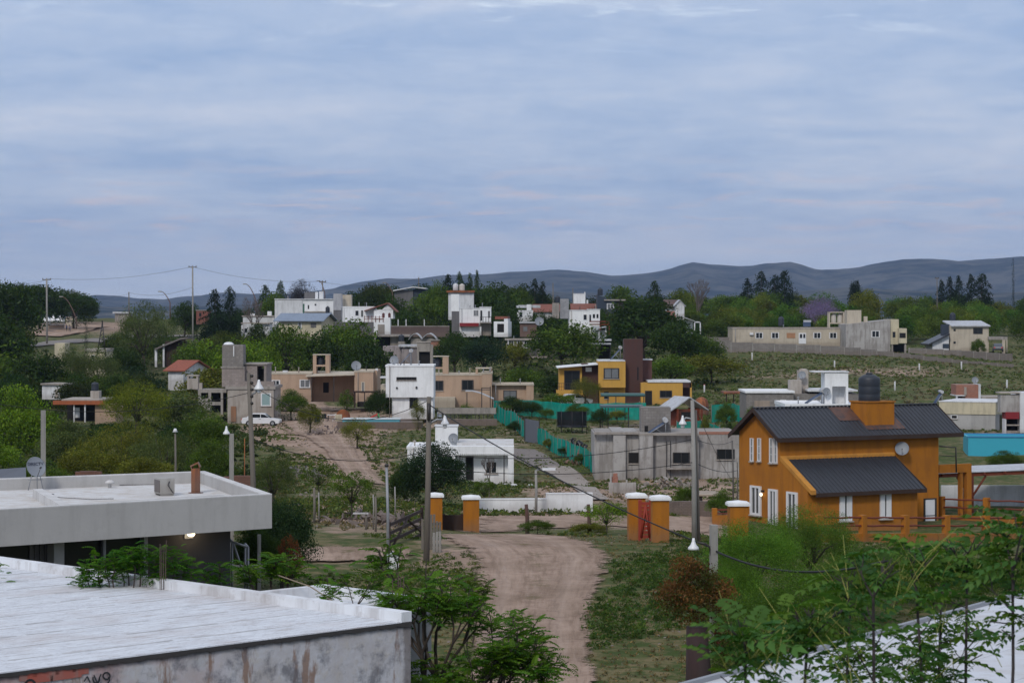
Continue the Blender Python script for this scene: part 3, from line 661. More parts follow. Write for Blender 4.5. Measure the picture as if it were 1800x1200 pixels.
T('mid', 255, 800, 125, 120, 'olive', 'low bush against the back edge of the flat roof', 'bush', 'bush', ybase=880)
T('mid', 60, 800, 130, 110, 'mid', 'green tree just behind the satellite dish', ybase=900)
# centre slope
T('feather', 172, 606, 300, 85, 'grey', 'grey green tree hiding the pale cream building at the left', ybase=680)
for i, (px, yt, d, w_) in enumerate(((885, 706, 258, 26), (908, 700, 262, 30), (935, 704, 264, 40), (1015, 708, 258, 46), (1085, 718, 253, 36), (905, 738, 233, 26), (938, 752, 221, 20), (965, 770, 206, 26), (992, 783, 195, 24), (1022, 796, 184, 28), (1240, 730, 208, 22), (1280, 742, 194, 26), (960, 716, 261, 30))):
    T('mid', px, yt, d, w_, ('mid', 'olive', 'dark')[i % 3], ['small shrub overhanging the far left end of the green net', 'shrub at the corner where two green nets meet', 'wide shrub in front of the long green net left of its middle', 'shrub before the long green net under the yellow garage', 'shrub before the right end of the long green net', 'weeds at the upper end of the net running down the slope', 'weeds beside the grey sheet gate', 'weeds at the start of the nearest net stretch', 'weeds along the middle of the nearest net stretch', 'weeds at the lower end of the nearest net stretch', 'small shrub against the net right of the red hut', 'shrub against the net above the grey house brick edge', 'small shrub beside the trampoline at the long green net'][i], 'shrub', 'shrub')
T('feather', 482, 795, 106, 85, 'grey', 'feathery grey shrub right of the tall leaning pole', 'shrub', 'shrub', ybase=895)
T('bush', 495, 868, 68, 112, (.030, .058, .022), 'dense round dark bush beside the grey flat roofed house', 'bush', 'bush', ybase=985)
T('bush', 450, 915, 66.5, 75, 'dark', 'low dark bush beside the metal frame', 'bush', 'bush', ybase=995)
T('sparse', 508, 935, 64.8, 42, 'rust', 'dried reddish brown bush at the foot of the round dark bush', 'dry_bush', 'bush', ybase=990)
T('sparse', 617, 826, 103, 95, 'mid', 'small thin tree standing in the yard above the path', 'young_tree', 'tree', ybase=902)
T('sparse', 560, 812, 125, 60, 'mid', 'small sprawling shrub above the young yard tree', 'shrub', 'shrub')
T('mid', 762, 772, 122, 125, 'blue', 'dark full tree standing in front of the white house', ybase=905)
T('mid', 712, 812, 126, 60, 'dark', 'dark shrub left of the tree in front of the white house', 'shrub', 'shrub', ybase=905)
T('sparse', 850, 838, 136, 42, 'mid', 'small shrub below the porch of the white house', 'shrub', 'shrub')
T('bare', 860, 800, 142, 30, 'dusk', 'bare sapling at the porch of the white house', 'sapling', 'tree')
T('sparse', 1066, 878, 92, 72, 'bright', 'spreading green bush left of the red gate', 'bush', 'bush', ybase=938)
T('mid', 945, 912, 96, 62, 'mid', 'low green shrub between the two dark fence posts', 'shrub', 'shrub', ybase=940)
T('mid', 1035, 915, 95, 70, 'olive', 'low weeds at the foot of the spreading green bush', 'shrub', 'shrub', ybase=945)
T('feather', 735, 700, 244, 26, 'olive', 'small palm like shrub at the door of the white cube house', 'shrub', 'shrub', ybase=732)
T('feather', 628, 732, 200, 62, 'olive', 'spiky olive shrub below the blue pool', 'shrub', 'shrub', ybase=775)
T('mid', 512, 682, 262, 55, 'mid', 'rounded green bush in front of the tan house', 'bush', 'bush', ybase=706)
T('sparse', 608, 682, 254, 30, 'mid', 'small young tree beside the garden clutter', 'young_tree', 'tree')
T('mid', 665, 683, 256, 48, 'dark', 'dark shrub left of the white cube house', 'shrub', 'shrub', ybase=712)
T('mid', 545, 708, 238, 50, 'olive', 'low weeds at the edge of the dirt yard', 'shrub', 'shrub', ybase=722)
T('mid', 820, 706, 250, 28, 'mid', 'small shrub beside the metal canopy', 'shrub', 'shrub')
T('mid', 900, 695, 262, 60, 'dark', 'dark shrub behind the green net fence', 'shrub', 'shrub')
T('feather', 1030, 660, 278, 55, 'olive', 'feathery tree in front of the yellow house garage', 'tree')
T('far', 980, 690, 272, 70, 'mid', 'green shrub hedge behind the net fence left of the yellow house', 'shrub', 'shrub', ybase=722)
T('far', 925, 640, 305, 75, 'mid', 'green bush on the slope above the tan house wing', 'bush', 'bush')
T('far', 975, 655, 298, 70, 'dark', 'dark green bush left of the yellow house', 'bush', 'bush')
T('mid', 1055, 716, 240, 35, 'dark', 'dark bush inside the garden pergola', 'bush', 'bush', ybase=745)
T('mid', 1148, 890, 118, 30, 'dark', 'dark weeds behind the red gate', 'shrub', 'shrub', ybase=925)
T('mid', 1205, 850, 136, 40, 'mid', 'green shrub on the rubble in front of the grey house', 'shrub', 'shrub', ybase=885)
T('mid', 1270, 860, 130, 50, 'mid', 'green shrub near the thin poles beside the orange house', 'shrub', 'shrub', ybase=885)
# upper town
T('far', 800, 580, 335, 75, 'dark', 'dark tree below the white balcony house', ybase=660)
T('far', 850, 585, 330, 85, 'blue', 'dark blue green tree right of the brick tank tower', ybase=660)
T('far', 905, 598, 338, 60, 'olive', 'olive tree in front of the grey windowed house')
T('far', 988, 557, 335, 132, 'mid', 'big round green tree above the yellow house')
T('far', 1130, 512, 345, 150, 'dark', 'biggest dark green tree behind the brown tower', ybase=650)
T('far', 1192, 560, 335, 110, 'dark', 'dark green tree right of the brown tower')
T('far', 1235, 585, 345, 80, 'mid', 'green tree at the left end of the long block wall')
T('far', 1180, 620, 305, 75, 'mid', 'low green bush behind the brown tower', 'bush', 'bush')
T('far', 1250, 618, 318, 110, 'olive', 'olive scrub at the top left of the sloping field', 'bush', 'bush')
T('far', 1090, 495, 470, 65, 'mid', 'round green tree behind the blue house')
T('conifer', 1151, 492, 455, 38, 'dark', 'dark conifer above the biggest tree', 'conifer', 'conifer')
T('far', 745, 510, 420, 70, 'mid', 'green tree left of the white house with two tanks')
T('far', 770, 486, 425, 48, 'mid', 'tall green tree next to the two white tanks')
T('conifer', 786, 480, 440, 40, 'black', 'dark tall conifer behind the two white tanks', 'conifer', 'conifer')
T('conifer', 808, 476, 450, 26, 'dark', 'slim conifer above the two white tanks', 'conifer', 'conifer')
T('conifer', 826, 478, 455, 20, 'dark', 'slim conifer spire, the left of two on the dark ridge wood', 'conifer', 'conifer')
T('conifer', 838, 472, 455, 18, 'dark', 'slim conifer spire, the right of two on the dark ridge wood', 'conifer', 'conifer')
T('far', 862, 492, 400, 110, 'dark', 'broad dark tree right of the two white tanks', ybase=600)
T('far', 880, 530, 385, 70, 'dark', 'dark tree beside the white balcony house')
T('conifer', 940, 488, 450, 30, 'black', 'left one of the pair of dark conifers before the mountain', 'conifer', 'conifer')
T('conifer', 954, 493, 450, 26, 'black', 'right one of the pair of dark conifers before the mountain', 'conifer', 'conifer')
T('far', 915, 505, 445, 60, 'mid', 'green tree left of the pair of dark conifers')
T('far', 620, 510, 470, 60, 'dark', 'dark tree behind the white house with arches')
T('far', 690, 512, 425, 60, 'dark', 'dark tree below the dark modern house', ybase=560)
T('far', 715, 535, 400, 70, 'dark', 'dark tree between the arched house and the white house with tanks')
T('far', 955, 540, 380, 60, 'dark', 'dark tree left of the white house with a stone tower')
# right
T('bare', 1225, 488, 470, 62, 'dusk', 'leafless grey tree on the right skyline', 'bare_tree')
for i, (p, yt, w_) in enumerate(((1315, 487, 34), (1338, 475, 40), (1362, 481, 36), (1379, 473, 42))):
    T('conifer', p, yt, 545, w_, 'black', ['lowest dark conifer at the left end of the row on the right ridge', 'tall dark conifer, second in the row on the right ridge', 'dark conifer third in the row on the right ridge', 'tallest dark conifer at the right end of its row on the ridge'][i], 'conifer', 'conifer', group='conifers on the right ridge')
T('far', 1504, 486, 560, 30, 'black', 'small round dark tree alone on the right skyline')
T('feather', 1442, 518, 448, 66, 'purple', 'purple flowering jacaranda on the right', 'jacaranda', 'tree')
for i, (p, yt, w_) in enumerate(((1655, 490, 26), (1670, 484, 26), (1686, 482, 28), (1707, 480, 30), (1726, 479, 44))):
    T('conifer', p, yt, 540, w_, 'black', ['lowest conifer at the left end of the far right conifer row', 'second conifer of the far right conifer row', 'third conifer, in the middle of the far right conifer row', 'fourth conifer of the far right conifer row', 'broadest conifer at the right end of the far right row'][i], 'conifer', 'conifer', group='conifers at the far right')
T('cypress', 1781, 447, 520, 10, 'black', 'very tall thin cypress against the mountain at the right', 'cypress')
T('mid', 1719, 594, 385, 28, 'mid', 'small clipped tree in front of the beige two storey house', 'young_tree', 'tree')
cover('slope_dry_grass', 'dry straw coloured grass on the slope around the dirt yard', 6000, (400, 1330), (88, 300), 0.26, (0.17, 0.135, 0.07), 12, 12, 0.07, 'grass', avoid=in_road, upright=-0.3)
T('mid', 1768, 790, 190, 60, 'mid', 'green bush below the turquoise pool', 'bush', 'bush', ybase=835)
T('mid', 1705, 815, 180, 60, 'olive', 'olive shrub right of the orange house', 'shrub', 'shrub', ybase=850)
T('mid', 1277, 705, 236, 40, 'mid', 'small green shrub beside the open rusty shed', 'shrub', 'shrub')
T('sparse', 1320, 712, 235, 24, 'mid', 'small round tree before the grey house with a white roof edge', 'young_tree', 'tree')
rs_ = random.Random(5)
def spots(n, x0, x1, f, dr, wr):
    return [(x, f(x)+rs_.uniform(-9, 9), rs_.uniform(*dr), rs_.uniform(*wr)) for x in [rs_.uniform(x0, x1) for _ in range(n)]]
wood_mass('right_wood', spots(46, 1190, 1900, lambda x: 512 if x < 1560 else 520, (500, 600), (40, 75))+spots(42, 1180, 1900, lambda x: 536, (455, 510), (45, 80))+spots(26, 1240, 1620, lambda x: 552, (430, 455), (45, 70))+spots(12, 1580, 1900, lambda x: 545, (425, 445), (45, 70)), 'mixed green wood stretching behind the houses at the right', 'mid')
wood_mass('centre_wood', spots(40, 640, 1200, lambda x: 503 if x < 920 else 518, (455, 560), (45, 75))+spots(26, 430, 1230, lambda x: 560, (372, 400), (35, 60))+spots(18, 560, 1250, lambda x: 545, (395, 440), (40, 60)), 'dark wood on the ridge behind the upper houses', 'dark')
wood_mass('left_wood', spots(26, -180, 30, lambda x: 492+max(0, x)*0.2, (385, 440), (60, 90))+spots(24, 20, 158, lambda x: 494+max(0, x)*0.17, (570, 650), (40, 60))+spots(22, -180, 45, lambda x: 575, (330, 380), (60, 95))+spots(20, -150, 240, lambda x: 655, (250, 300), (60, 100))+spots(10, 380, 480, lambda x: 590, (330, 350), (50, 80))+spots(12, 200, 420, lambda x: 585, (350, 380), (50, 80))+spots(16, -100, 380, lambda x: 745, (170, 225), (50, 90))+spots(16, 300, 700, lambda x: 545, (440, 500), (30, 50)), 'dark wood covering the hill at the left', 'dark')
# ------------------------------------------------------------------ buildings: local frame u (right), v (away), z (up), sized from real distances
class H:
    def __init__(s, name, label, cat, px, py, d, yaw=0, group=None, z0=None):
        s.d = d; s.x0 = X(px, d); s.z0 = Z(py, d) if z0 is None else z0; s.a = R(yaw); s.ca, s.sa = math.cos(s.a), math.sin(s.a)
        s.o = empty(name, (s.x0, d, s.z0), s.a, label, cat, group)
    def U(s, px, v=0.0):                 # u of the point on plane v seen at column px
        k = (px-900)/F; bx = s.x0-v*s.sa; by = s.d+v*s.ca
        return (k*by-bx)/(s.ca-k*s.sa)
    def V(s, px, u=0.0):
        k = (px-900)/F; bx = s.x0+u*s.ca; by = s.d+u*s.sa
        return (bx-k*by)/(s.sa+k*s.ca)
    def Zl(s, py, u=0.0, v=0.0): return Z(py, s.d+u*s.sa+v*s.ca)-s.z0
    def pb(s, m, r):                     # r = (x0, y0, x1, y1, v0, v1): photo rectangle on plane v0, depth to v1
        x0, y0, x1, y1, v0, v1 = r; u0, u1 = s.U(x0, v0), s.U(x1, v0); um = (u0+u1)/2
        m.box(u0, u1, v0, v1, s.Zl(y1, um, v0), s.Zl(y0, um, v0)); return m
    def p(s, part, mat, *rs, parent=None, label=None):
        m = MB()
        for r in rs: s.pb(m, r)
        return m.build(part, mat, parent or s.o, label=label)
    def mb(s, part, mat, m, parent=None, label=None): return m.build(part, mat, parent or s.o, label=label)
    def roof(s, x0, x1, y, v0, v1, mat=None, th=0.18, over=0.06, name='roof'):
        m = MB(); u0, u1 = s.U(x0, v0)-over, s.U(x1, v0)+over; z = s.Zl(y, (u0+u1)/2, v0)
        m.box(u0, u1, v0-over, v0+0.2, z-th, z+.004); m.box(u0, u1, v1-0.2, v1+over, z-th, z+.004)
        m.box(u0, u0+.2, v0+0.2, v1-0.2, z-th, z+.004); m.box(u1-.2, u1, v0+0.2, v1-0.2, z-th, z+.004); m.box(u0+.2, u1-.2, v0+.2, v1-.2, z-th, z-0.08)
        o = m.build(name, mat or white2, s.o); q = MB(); r_ = random.Random(int(x0*7+y))
        for _ in range(r_.choice((1, 2, 3))):
            uu = u0+(u1-u0)*r_.uniform(.15, .85); vv = v0+.4+(v1-v0-.8)*r_.uniform(0, .5); q = MB(); hv = r_.uniform(.25, .6); q.tube([(uu, vv, z-.1), (uu, vv, z+hv)], .06, 6); q.lathe([(.11, 0), (.11, .05), (.02, .1)], (uu, vv, z+hv), 8); q.build('vent_pipe', r_.choice((concrete_l, steel, frame_d)), s.o)
        if (x1-x0) > 30: q = MB(); q.tube([(u0+.5, v0-.12, z-.1), (u0+.5, v0-.12, -.3)], .045, 6); q.build('downpipe', r_.choice((white2, steel, concrete)), s.o)
        return o
    def win(s, x0, y0, x1, y1, v=0.0, name='window', g=None, fr=None, t=0.06, div=1, rail=0, side=None, proud=0.05, sill=False):
        if side is None:
            a0, a1 = s.U(x0, v), s.U(x1, v); am = (a0+a1)/2; z0, z1 = s.Zl(y1, am, v), s.Zl(y0, am, v)
            bx = lambda m, a, b, c, d, p0, p1: m.box(a, b, v-p1, v-p0, c, d)
        else:                            # on the side wall plane u = side (v runs along it); sgn of outward normal from side_dir
            a0, a1 = sorted((s.V(x0, side), s.V(x1, side))); am = (a0+a1)/2; z0, z1 = s.Zl(y1, side, am), s.Zl(y0, side, am); sg = s.sgn
            bx = lambda m, a, b, c, d, p0, p1: m.box(side+sg*p0, side+sg*p1, a, b, c, d)
        m = MB(); bx(m, a0, a1, z0, z1, -0.05, proud*0.35); o = m.build(name, g or glass, s.o)
        if fr is not None:
            m = MB(); bx(m, a0-t*.3, a0+t, z0, z1, -.03, proud); bx(m, a1-t, a1+t*.3, z0, z1, -.03, proud); bx(m, a0-t*.3, a1+t*.3, z1, z1+t*.8, -.03, proud); bx(m, a0-t*.3, a1+t*.3, z0-t*.8, z0, -.03, proud)
            for k in range(1, div): c = a0+(a1-a0)*k/div; bx(m, c-t*.35, c+t*.35, z0, z1, -.03, proud*.8)
            for k in range(1, rail+1): c = z0+(z1-z0)*k/(rail+1); bx(m, a0+t, a1-t, c-t*.25, c+t*.25, -.03, proud*.7)
            m.build('frame', fr, o)
            if s.d < 300 and name == 'window': m = MB(); bx(m, a0-t*.8, a1+t*.8, z0-t*.8-.07, z0-t*.8, -.03, proud+.07); m.build('sill', concrete_l, o)
        return o
    sgn = -1
def tank(h, px, y0, y1, wpx, v, mat=tankblack, z_extra=None, name='water_tank', label=None, top=None):
    """water tank as its own thing standing on a building"""
    u = h.U(px, v); z0 = h.Zl(y1, u, v); z1 = h.Zl(y0, u, v); P = h.o.matrix_basis @ Vector((u, v, z0)); hh = z1-z0
    P = Vector((h.x0+u*h.ca-v*h.sa, h.d+u*h.sa+v*h.ca, h.z0+z0)); r = wpx/(F/P.y)/2
    e = empty(name, P, 0, label, 'water tank')
    m = MB(); m.lathe([(r*.96, 0), (r, hh*.03), (r, hh*.26), (r*.988, hh*.28), (r, hh*.30), (r, hh*.52), (r*.988, hh*.54), (r, hh*.56), (r, hh*.78), (r*.96, hh*.83), (r*.55, hh*.93), (r*.3, hh*.95)], k=24); m.build('tank_body', mat, e)
    m = MB(); m.lathe([(r*.30, hh*.94), (r*.32, hh*.96), (r*.30, hh*1.0), (r*.1, hh*1.01)], k=14); m.build('lid', mat, e)
    return e
def dish(P, r, face, label, mark=None, scale_arm=1.0, group=None, stand=0.5):
    """satellite dish: P = centre of the reflector, face = direction it looks"""
    P = Vector(P); f = Vector(face).normalized(); e = empty('satellite_dish', P, 0, label, 'satellite dish', group)
    m = MB(); prof = [(r*q, r*0.18*q*q) for q in (0.02, .3, .55, .8, 1.0)]+[(r*1.02, r*.2), (r*.97, r*.17), (r*.6, r*.035), (r*.05, -.02*r)]
    m.lathe(prof, (0, 0, 0), 26, tuple(f)); m.build('reflector', dishm, e)
    side = f.cross(Vector((0, 0, 1))).normalized(); low = (side.cross(f)).normalized(); tip = f*r*1.05-low*r*.35*(1 if low.z > 0 else -1)
    b = -low*r*.95*(1 if low.z > 0 else -1)+f*r*.16
    m = MB().tube([b, tip], r*.03, 5); m.tube([tip-f*r*.1, tip+f*r*.1], r*.09, 8); m.build('feed_arm', frame_d, e)
    m = MB().tube([-f*r*.02, -f*r*.15, -f*r*.15+Vector((0, 0, -stand))], r*.05, 6); m.build('mount', steel, e)
    if mark:
        cu = bpy.data.curves.new('t', 'FONT'); cu.body = mark; cu.size = r*.42; cu.align_x = 'CENTER'; cu.align_y = 'CENTER'; cu.offset = r*.008; o = bpy.data.objects.new('t', cu); C.objects.link(o)
        dg = bpy.context.evaluated_depsgraph_get(); me = bpy.data.meshes.new_from_object(o.evaluated_get(dg)); bpy.data.objects.remove(o)
        me.materials.clear(); me.materials.append(S('lettering', (0.05, 0.06, 0.09), .6)); t = bpy.data.objects.new('lettering', me); C.objects.link(t); t.parent = e
        x = -side if (-side).x > 0 else side; y = f.cross(x).normalized(); y = y if y.z > 0 else -y; x = y.cross(f).normalized()
        M_ = Matrix((x, y, f)).transposed().to_4x4(); M_.translation = f*r*.1+y*r*.30; t.matrix_basis = M_
        for v in me.vertices: rr = (v.co.x**2+(v.co.y+r*.3)**2)/r**2; v.co.z += r*.18*rr-r*.06
    return e
def hpt(h, px, py, v): u = h.U(px, v); return Vector((h.x0+u*h.ca-v*h.sa, h.d+u*h.sa+v*h.ca, h.z0+h.Zl(py, u, v)))
def solar(h, x0, y0, x1, y1, v, label, w=1.2, tankend='hi', depth=1.0):
    """solar water heater seen side on: sloping tube panel, storage cylinder at its high end, frame"""
    a = hpt(h, x0, y1, v); b = hpt(h, x1, y0, v); e = empty('solar_heater', a, 0, label, 'solar heater'); b = b-a; A = Vector((0, 0, 0)); nrm = Vector((0, w, 0))
    up = b.cross(Vector((0, 1, 0))); up = (up if up.z > 0 else -up).normalized()*.05
    m = MB()
    for k in range(10):
        o_ = nrm*((k+.5)/10); m.tube([A+o_, b+o_], w*.035, 5)
    m.build('tubes', panelm, e)
    r = b.length*.11; m = MB(); m.tube([b+Vector((0, -.1, r*.8)), b+Vector((0, w+.1, r*.8))], r, 16); m.build('storage_cylinder', zinc, e)
    m = MB(); low = Vector((b.x, 0, 0))
    for o_ in (Vector((0, 0.02, 0)), nrm): m.tube([A+o_, b+o_-up], .03, 4); m.tube([b+o_, low+o_-Vector((0, 0, .05))], .03, 4); m.tube([(A+b)*.5+o_, low+o_+Vector((0, 0, .02))], .02, 4)
    m.build('frame', steel, e); return e
def gable(h, part, u0, u1, v0, v1, z0, z1, mat, axis='u', th=0.12):
    """pitched roof slab pair; ridge along axis; z0 eave, z1 ridge"""
    m = MB()
    if axis == 'u': vm = (v0+v1)/2; m.ext([(v0, z0), (vm, z1), (v1, z0), (v1, z0-th), (vm, z1-th), (v0, z0-th)], u0, u1, 'x')
    else: um = (u0+u1)/2; m.ext([(u0, z0), (um, z1), (u1, z0), (u1, z0-th), (um, z1-th), (u0, z0-th)], v0, v1, 'y')
    return m.build(part, mat, h.o)
glass_c = S('netted_glass', (0.10, 0.105, 0.11), 0.25, noise_amt=0.5)
# ================================================================== orange house (front right)
h = H('orange_house', 'two storey orange house with dark sheet metal roofs and white framed windows', 'house', 1419.6, 945, 130, 27.6)
OH = h; vm0, vm1 = 2.69, 6.92; uR = 11.2; EV, RG = 5.62, 6.95
m = MB(); vm = (vm0+vm1)/2
m.ext([(vm0, -1.2), (vm1, -1.2), (vm1, EV), (vm, RG), (vm0, EV)], 0, uR, 'x')
m.ext([(0, -1.2), (vm0-.01, -1.2), (vm0-.01, 4.15), (0, 2.62)], 0.0, 7.6, 'x')
wall = h.mb('wall', ochre, m)
def sheet(h, name, u0, u1, va, za, vb, zb, mat, rib=0.28, parent=None, th=.05):
    """ribbed sheet metal slope from (va,za) up to (vb,zb)"""
    m = MB(); L_ = math.hypot(vb-va, zb-za); nv = Vector((0, -(zb-za)/L_, (vb-va)/L_)); nv = nv if nv.z > 0 else -nv
    m.ext([(va, za), (vb, zb), (vb, zb-th), (va, za-th)], u0, u1, 'x')
    k = u0+.05
    while k < u1-.05:
        n = len(m.v); hh = .055
        for (vv, zz) in ((va, za), (vb, zb)):
            for du, dh in ((-.06, 0.002), (-.025, hh), (.025, hh), (.06, 0.002)): m.v.append((k+du, vv+nv.y*dh, zz+nv.z*dh))
        m.f += [(n, n+1, n+5, n+4), (n+1, n+2, n+6, n+5), (n+2, n+3, n+7, n+6), (n+3, n+2, n+1, n), (n+4, n+5, n+6, n+7)]; m.sm += [False]*5; k += rib
    return m.build(name, mat, parent or h.o)
sl = (RG-EV)/(vm-vm0); ov = .45
rf = sheet(h, 'roof', -.45, uR+1.45, vm0-ov, EV-ov*sl+.1, vm, RG+.1, metalroof)
sheet(h, 'roof_slope', -.45, uR+1.45, vm1+ov, EV-ov*sl+.1, vm, RG+.1, metalroof)
m = MB(); m.box(-.47, uR+1.47, vm-.12, vm+.12, RG+.12, RG+.17); m.build('ridge_cap', metalroof, rf)
m = MB(); m.box(-.48, uR+1.48, vm0-ov-.06, vm0-ov, EV-ov*sl-.12, EV-ov*sl+.12)
for uu in (-.5, uR+1.46): m.ext([(vm0-ov, EV-ov*sl-.12), (vm, RG-.12), (vm1+ov, EV-ov*sl-.12), (vm1+ov, EV-ov*sl+.13), (vm, RG+.15), (vm0-ov, EV-ov*sl+.13)], uu, uu+.04, 'x')
h.mb('fascia_board', wooddark, m)
rs1 = sheet(h, 'lean_to_roof', .32, 7.95, -.35, 2.46, vm0-.02, 4.22, metalroof)
m = MB(); m.box(.3, 7.97, -.42, -.36, 2.28, 2.5); m.ext([(-.36, 2.28), (vm0-.02, 4.03), (vm0-.02, 4.25), (-.36, 2.52)], 7.955, 8.0, 'x'); h.mb('lean_to_fascia', wooddark, m)
m = MB(); m.ext([(-.4, 2.42), (vm0-.02, 4.17), (vm0-.02, 4.42), (-.4, 2.66)], -.05, .3, 'x'); h.mb('gable_coping', W('coping_orange', (.50, .22, .03), .3), m)
m = MB(); m.ext([(vm0-.12, 4.2), (vm0-.01, 4.2), (vm0-.01, 4.42), (vm0-.12, 4.34)], .3, 7.95, 'x'); h.mb('flashing', W('coping_orange', (.50, .22, .03), .3), m)
# rusty stain strip on the roof sheets around the chimney block
u1_ = h.U(1512, vm0+.9); u2_ = h.U(1562, vm0+.9); zc0 = h.Zl(751, (u1_+u2_)/2, vm0+.6); zc1 = h.Zl(707, (u1_+u2_)/2, vm0+.6)
m = MB()
def slopez(v): return EV-ov*sl+.1+(v-(vm0-ov))*sl
m.ext([(vm0+.0, slopez(vm0)+.062), (vm-.25, slopez(vm-.25)+.062), (vm-.25, slopez(vm-.25)+.05), (vm0, slopez(vm0)+.05)], u1_-.15, u2_+.55, 'x')
m.ext([(vm-1.3, slopez(vm-1.3)+.066), (vm-.15, slopez(vm-.15)+.066), (vm-.15, slopez(vm-.15)+.05), (vm-1.3, slopez(vm-1.3)+.05)], u1_-1.5, u1_-.1, 'x')
m.build('rusty_sheet', rustroof, rf)
vB = vm0+.35
m = MB(); m.box(u1_, u2_, vB, vB+1.5, EV-.3, zc1); m.box(u1_-.06, u2_+.06, vB-.06, vB+1.56, zc1, zc1+.08); h.mb('tank_plinth', ochre, m)
tank(h, 1528, 655, 707, 38, vB+.75, label='big black water tank on the roof of the orange house')
for (x0, x1) in ((1320, 1325), (1333, 1338), (1354, 1359.5), (1362, 1367)): h.win(x0, 771, x1, 809 if x0 < 1350 else 812, side=0, g=glass_l, fr=frame_w, t=.05, rail=2, proud=.08)
h.win(1321, 857, 1338, 901, side=0, g=glass_c, fr=frame_w, t=.15, div=2, proud=.1)
h.win(1353, 863, 1367, 935, side=0, g=glass_c, fr=frame_w, t=.15, div=2, proud=.1, name='door')
h.win(1385, 868, 1402, 938, side=0, g=glass_c, fr=frame_w, t=.15, div=2, proud=.1, name='door')
m = MB(); vv = h.V(1343, 0); zz = h.Zl(870, 0, vv); m.lathe([(.04, 0), (.075, .04), (.075, .13), (.04, .17)], (-.2, vv, zz-.03), 10); h.mb('wall_lamp', glow, m)
m = MB(); m.box(-.2, 0, vv-.04, vv+.04, zz+.18, zz+.3); m.build('bracket', frame_d, h.o)
for (x0, x1) in ((1476.5, 1495), (1547.5, 1564)): h.win(x0, 869, x1, 911 if x0 < 1500 else 907, v=0, g=glass, fr=frame_w, t=.17, div=3, rail=0, proud=.1)
h.win(1624, 877, 1645, 934, v=vm0, name='door', g=S('white_door', (.72, .73, .75), .5), fr=frame_d, t=.08, rail=1, div=1)
m = MB(); m.box(h.U(1620, vm0), h.U(1650, vm0), vm0-1.3, vm0-.02, -.2, h.Zl(935, 10, vm0)); h.mb('door_step', concrete_l, m)
# wall continuing right: porch columns and carport with red beams
m = MB(); m.box(uR, uR+2.7, vm0+.3, vm0+.6, 3.05, 3.55); m.box(uR+2.35, uR+2.7, vm0+.3, vm0+.65, -1, 3.05); m.box(uR+1.9, uR+2.1, vm0+.35, vm0+.6, -1, 3.05); h.mb('porch', ochre, m)
m = MB(); m.box(uR+.02, uR+1.0, vm0+1.2, vm0+1.3, -.5, 2.9); h.mb('porch_door', wooddark, m)
P = hpt(h, 1580, 788, vm0); n_ = Vector((h.sa*.5-.1, -h.ca*.8, .35)); dish(P+Vector((h.sa*.3, -h.ca*.3, 0)), .40, (-.15, -1, .35), 'round satellite dish on the orange wall below the roof', None, stand=.25)
# carport / pergola to the right
g_ = H('pergola', 'red timber carport with a pale sheet roof beside the orange house', 'pergola', 1650, 945, 140.5, 27.6)
m = MB(); L0 = 14; zt = g_.Zl(828, 0, 0)
m.ext([(0, 3.85), (3.4, 3.95), (3.4, 4.0), (0, 3.9)], -.2, L0, 'x'); g_.mb('roof', zinc, m)
m = MB()
for v in (.15, 3.2): m.box(-.2, L0, v-.07, v+.07, 3.62, 3.82)
for k in range(9): m.box(.2+k*1.6, .3+k*1.6, -.1, 3.5, 3.70, 3.84)
g_.mb('beam', woodred, m)
for uu in (2.6, 8.0, 13.4):
    m = MB(); m.box(uu-.1, uu+.1, .05, .25, -1, 3.62)
    for q in (-1, 1): m.tube([(uu, .15, 2.3), (uu+q*1.1, .15, 3.6)], .07, 5)
    g_.mb('post', woodred, m)
def fence_rail(name, label, pts, posts_every, hh, base, matw, matr, wallh=0.6, cat='fence'):
    """low wall with square piers and two round rails; pts world xy list, base z list"""
    a, b = Vector(pts[0]), Vector(pts[1]); za, zb = base; L_ = (b-a).length; ang = math.atan2(b.y-a.y, b.x-a.x)
    e = empty(name, (a.x, a.y, za), ang, label, cat); n = max(1, round(L_/posts_every)); dz = zb-za
    m = MB(); m.prism([(0, -.1), (L_, -.1), (L_, .1), (0, .1)], [-1.5, -1.5+dz, -1.5+dz, -1.5], [wallh, wallh+dz, wallh+dz, wallh]); m.build('low_wall', matw, e)
    for k in range(n+1):
        x = L_*k/n; z = dz*k/n; m = MB(); m.box(x-.16, x+.16, -.16, .16, z-1.4, z+hh); m.build('pier', matw, e)
    for q in (.42, .85):
        m = MB(); z1 = wallh+(hh-wallh)*q; pts_ = [(L_*i/(n*4), -.02*math.sin(i*1.7), z1+dz*i/(n*4)+.02*math.sin(i*2.3)) for i in range(n*4+1)]; m.tube(pts_, .055, 6); m.build('rail', matr, e)
    return e
fence_rail('perimeter_fence', 'long orange perimeter wall with red rails in front of the orange house', [(X(1440, 117), 117), (X(1990, 133), 133)], 3.1, 2.05, (Z(976, 117), Z(970, 133)), ochre, woodred, 1.1)
fence_rail('side_fence', 'red railed side fence running back to the right of the orange house', [(X(1655, 139), 139), (X(1900, 133), 133)], 3.0, 1.8, (Z(925, 139), Z(935, 133)), ochre, woodred, .7)
m = MB(); a = X(1655, 148); m.box(a, X(1990, 148), 148, 148.25, Z(935, 148), Z(853, 148)); recenter(m.build('garden_wall', white2, None, None, 'plain pale garden wall behind the red carport posts', 'wall'))
m = MB(); m.tube([(X(1651, 137), 137, Z(784, 137)), (X(1680, 137), 137, Z(786, 137)), (X(1681, 137), 137, Z(830, 137))], .05, 5); m.tube([(X(1651, 137), 137, Z(800, 137)), (X(1680, 137), 137, Z(802, 137))], .025, 5)
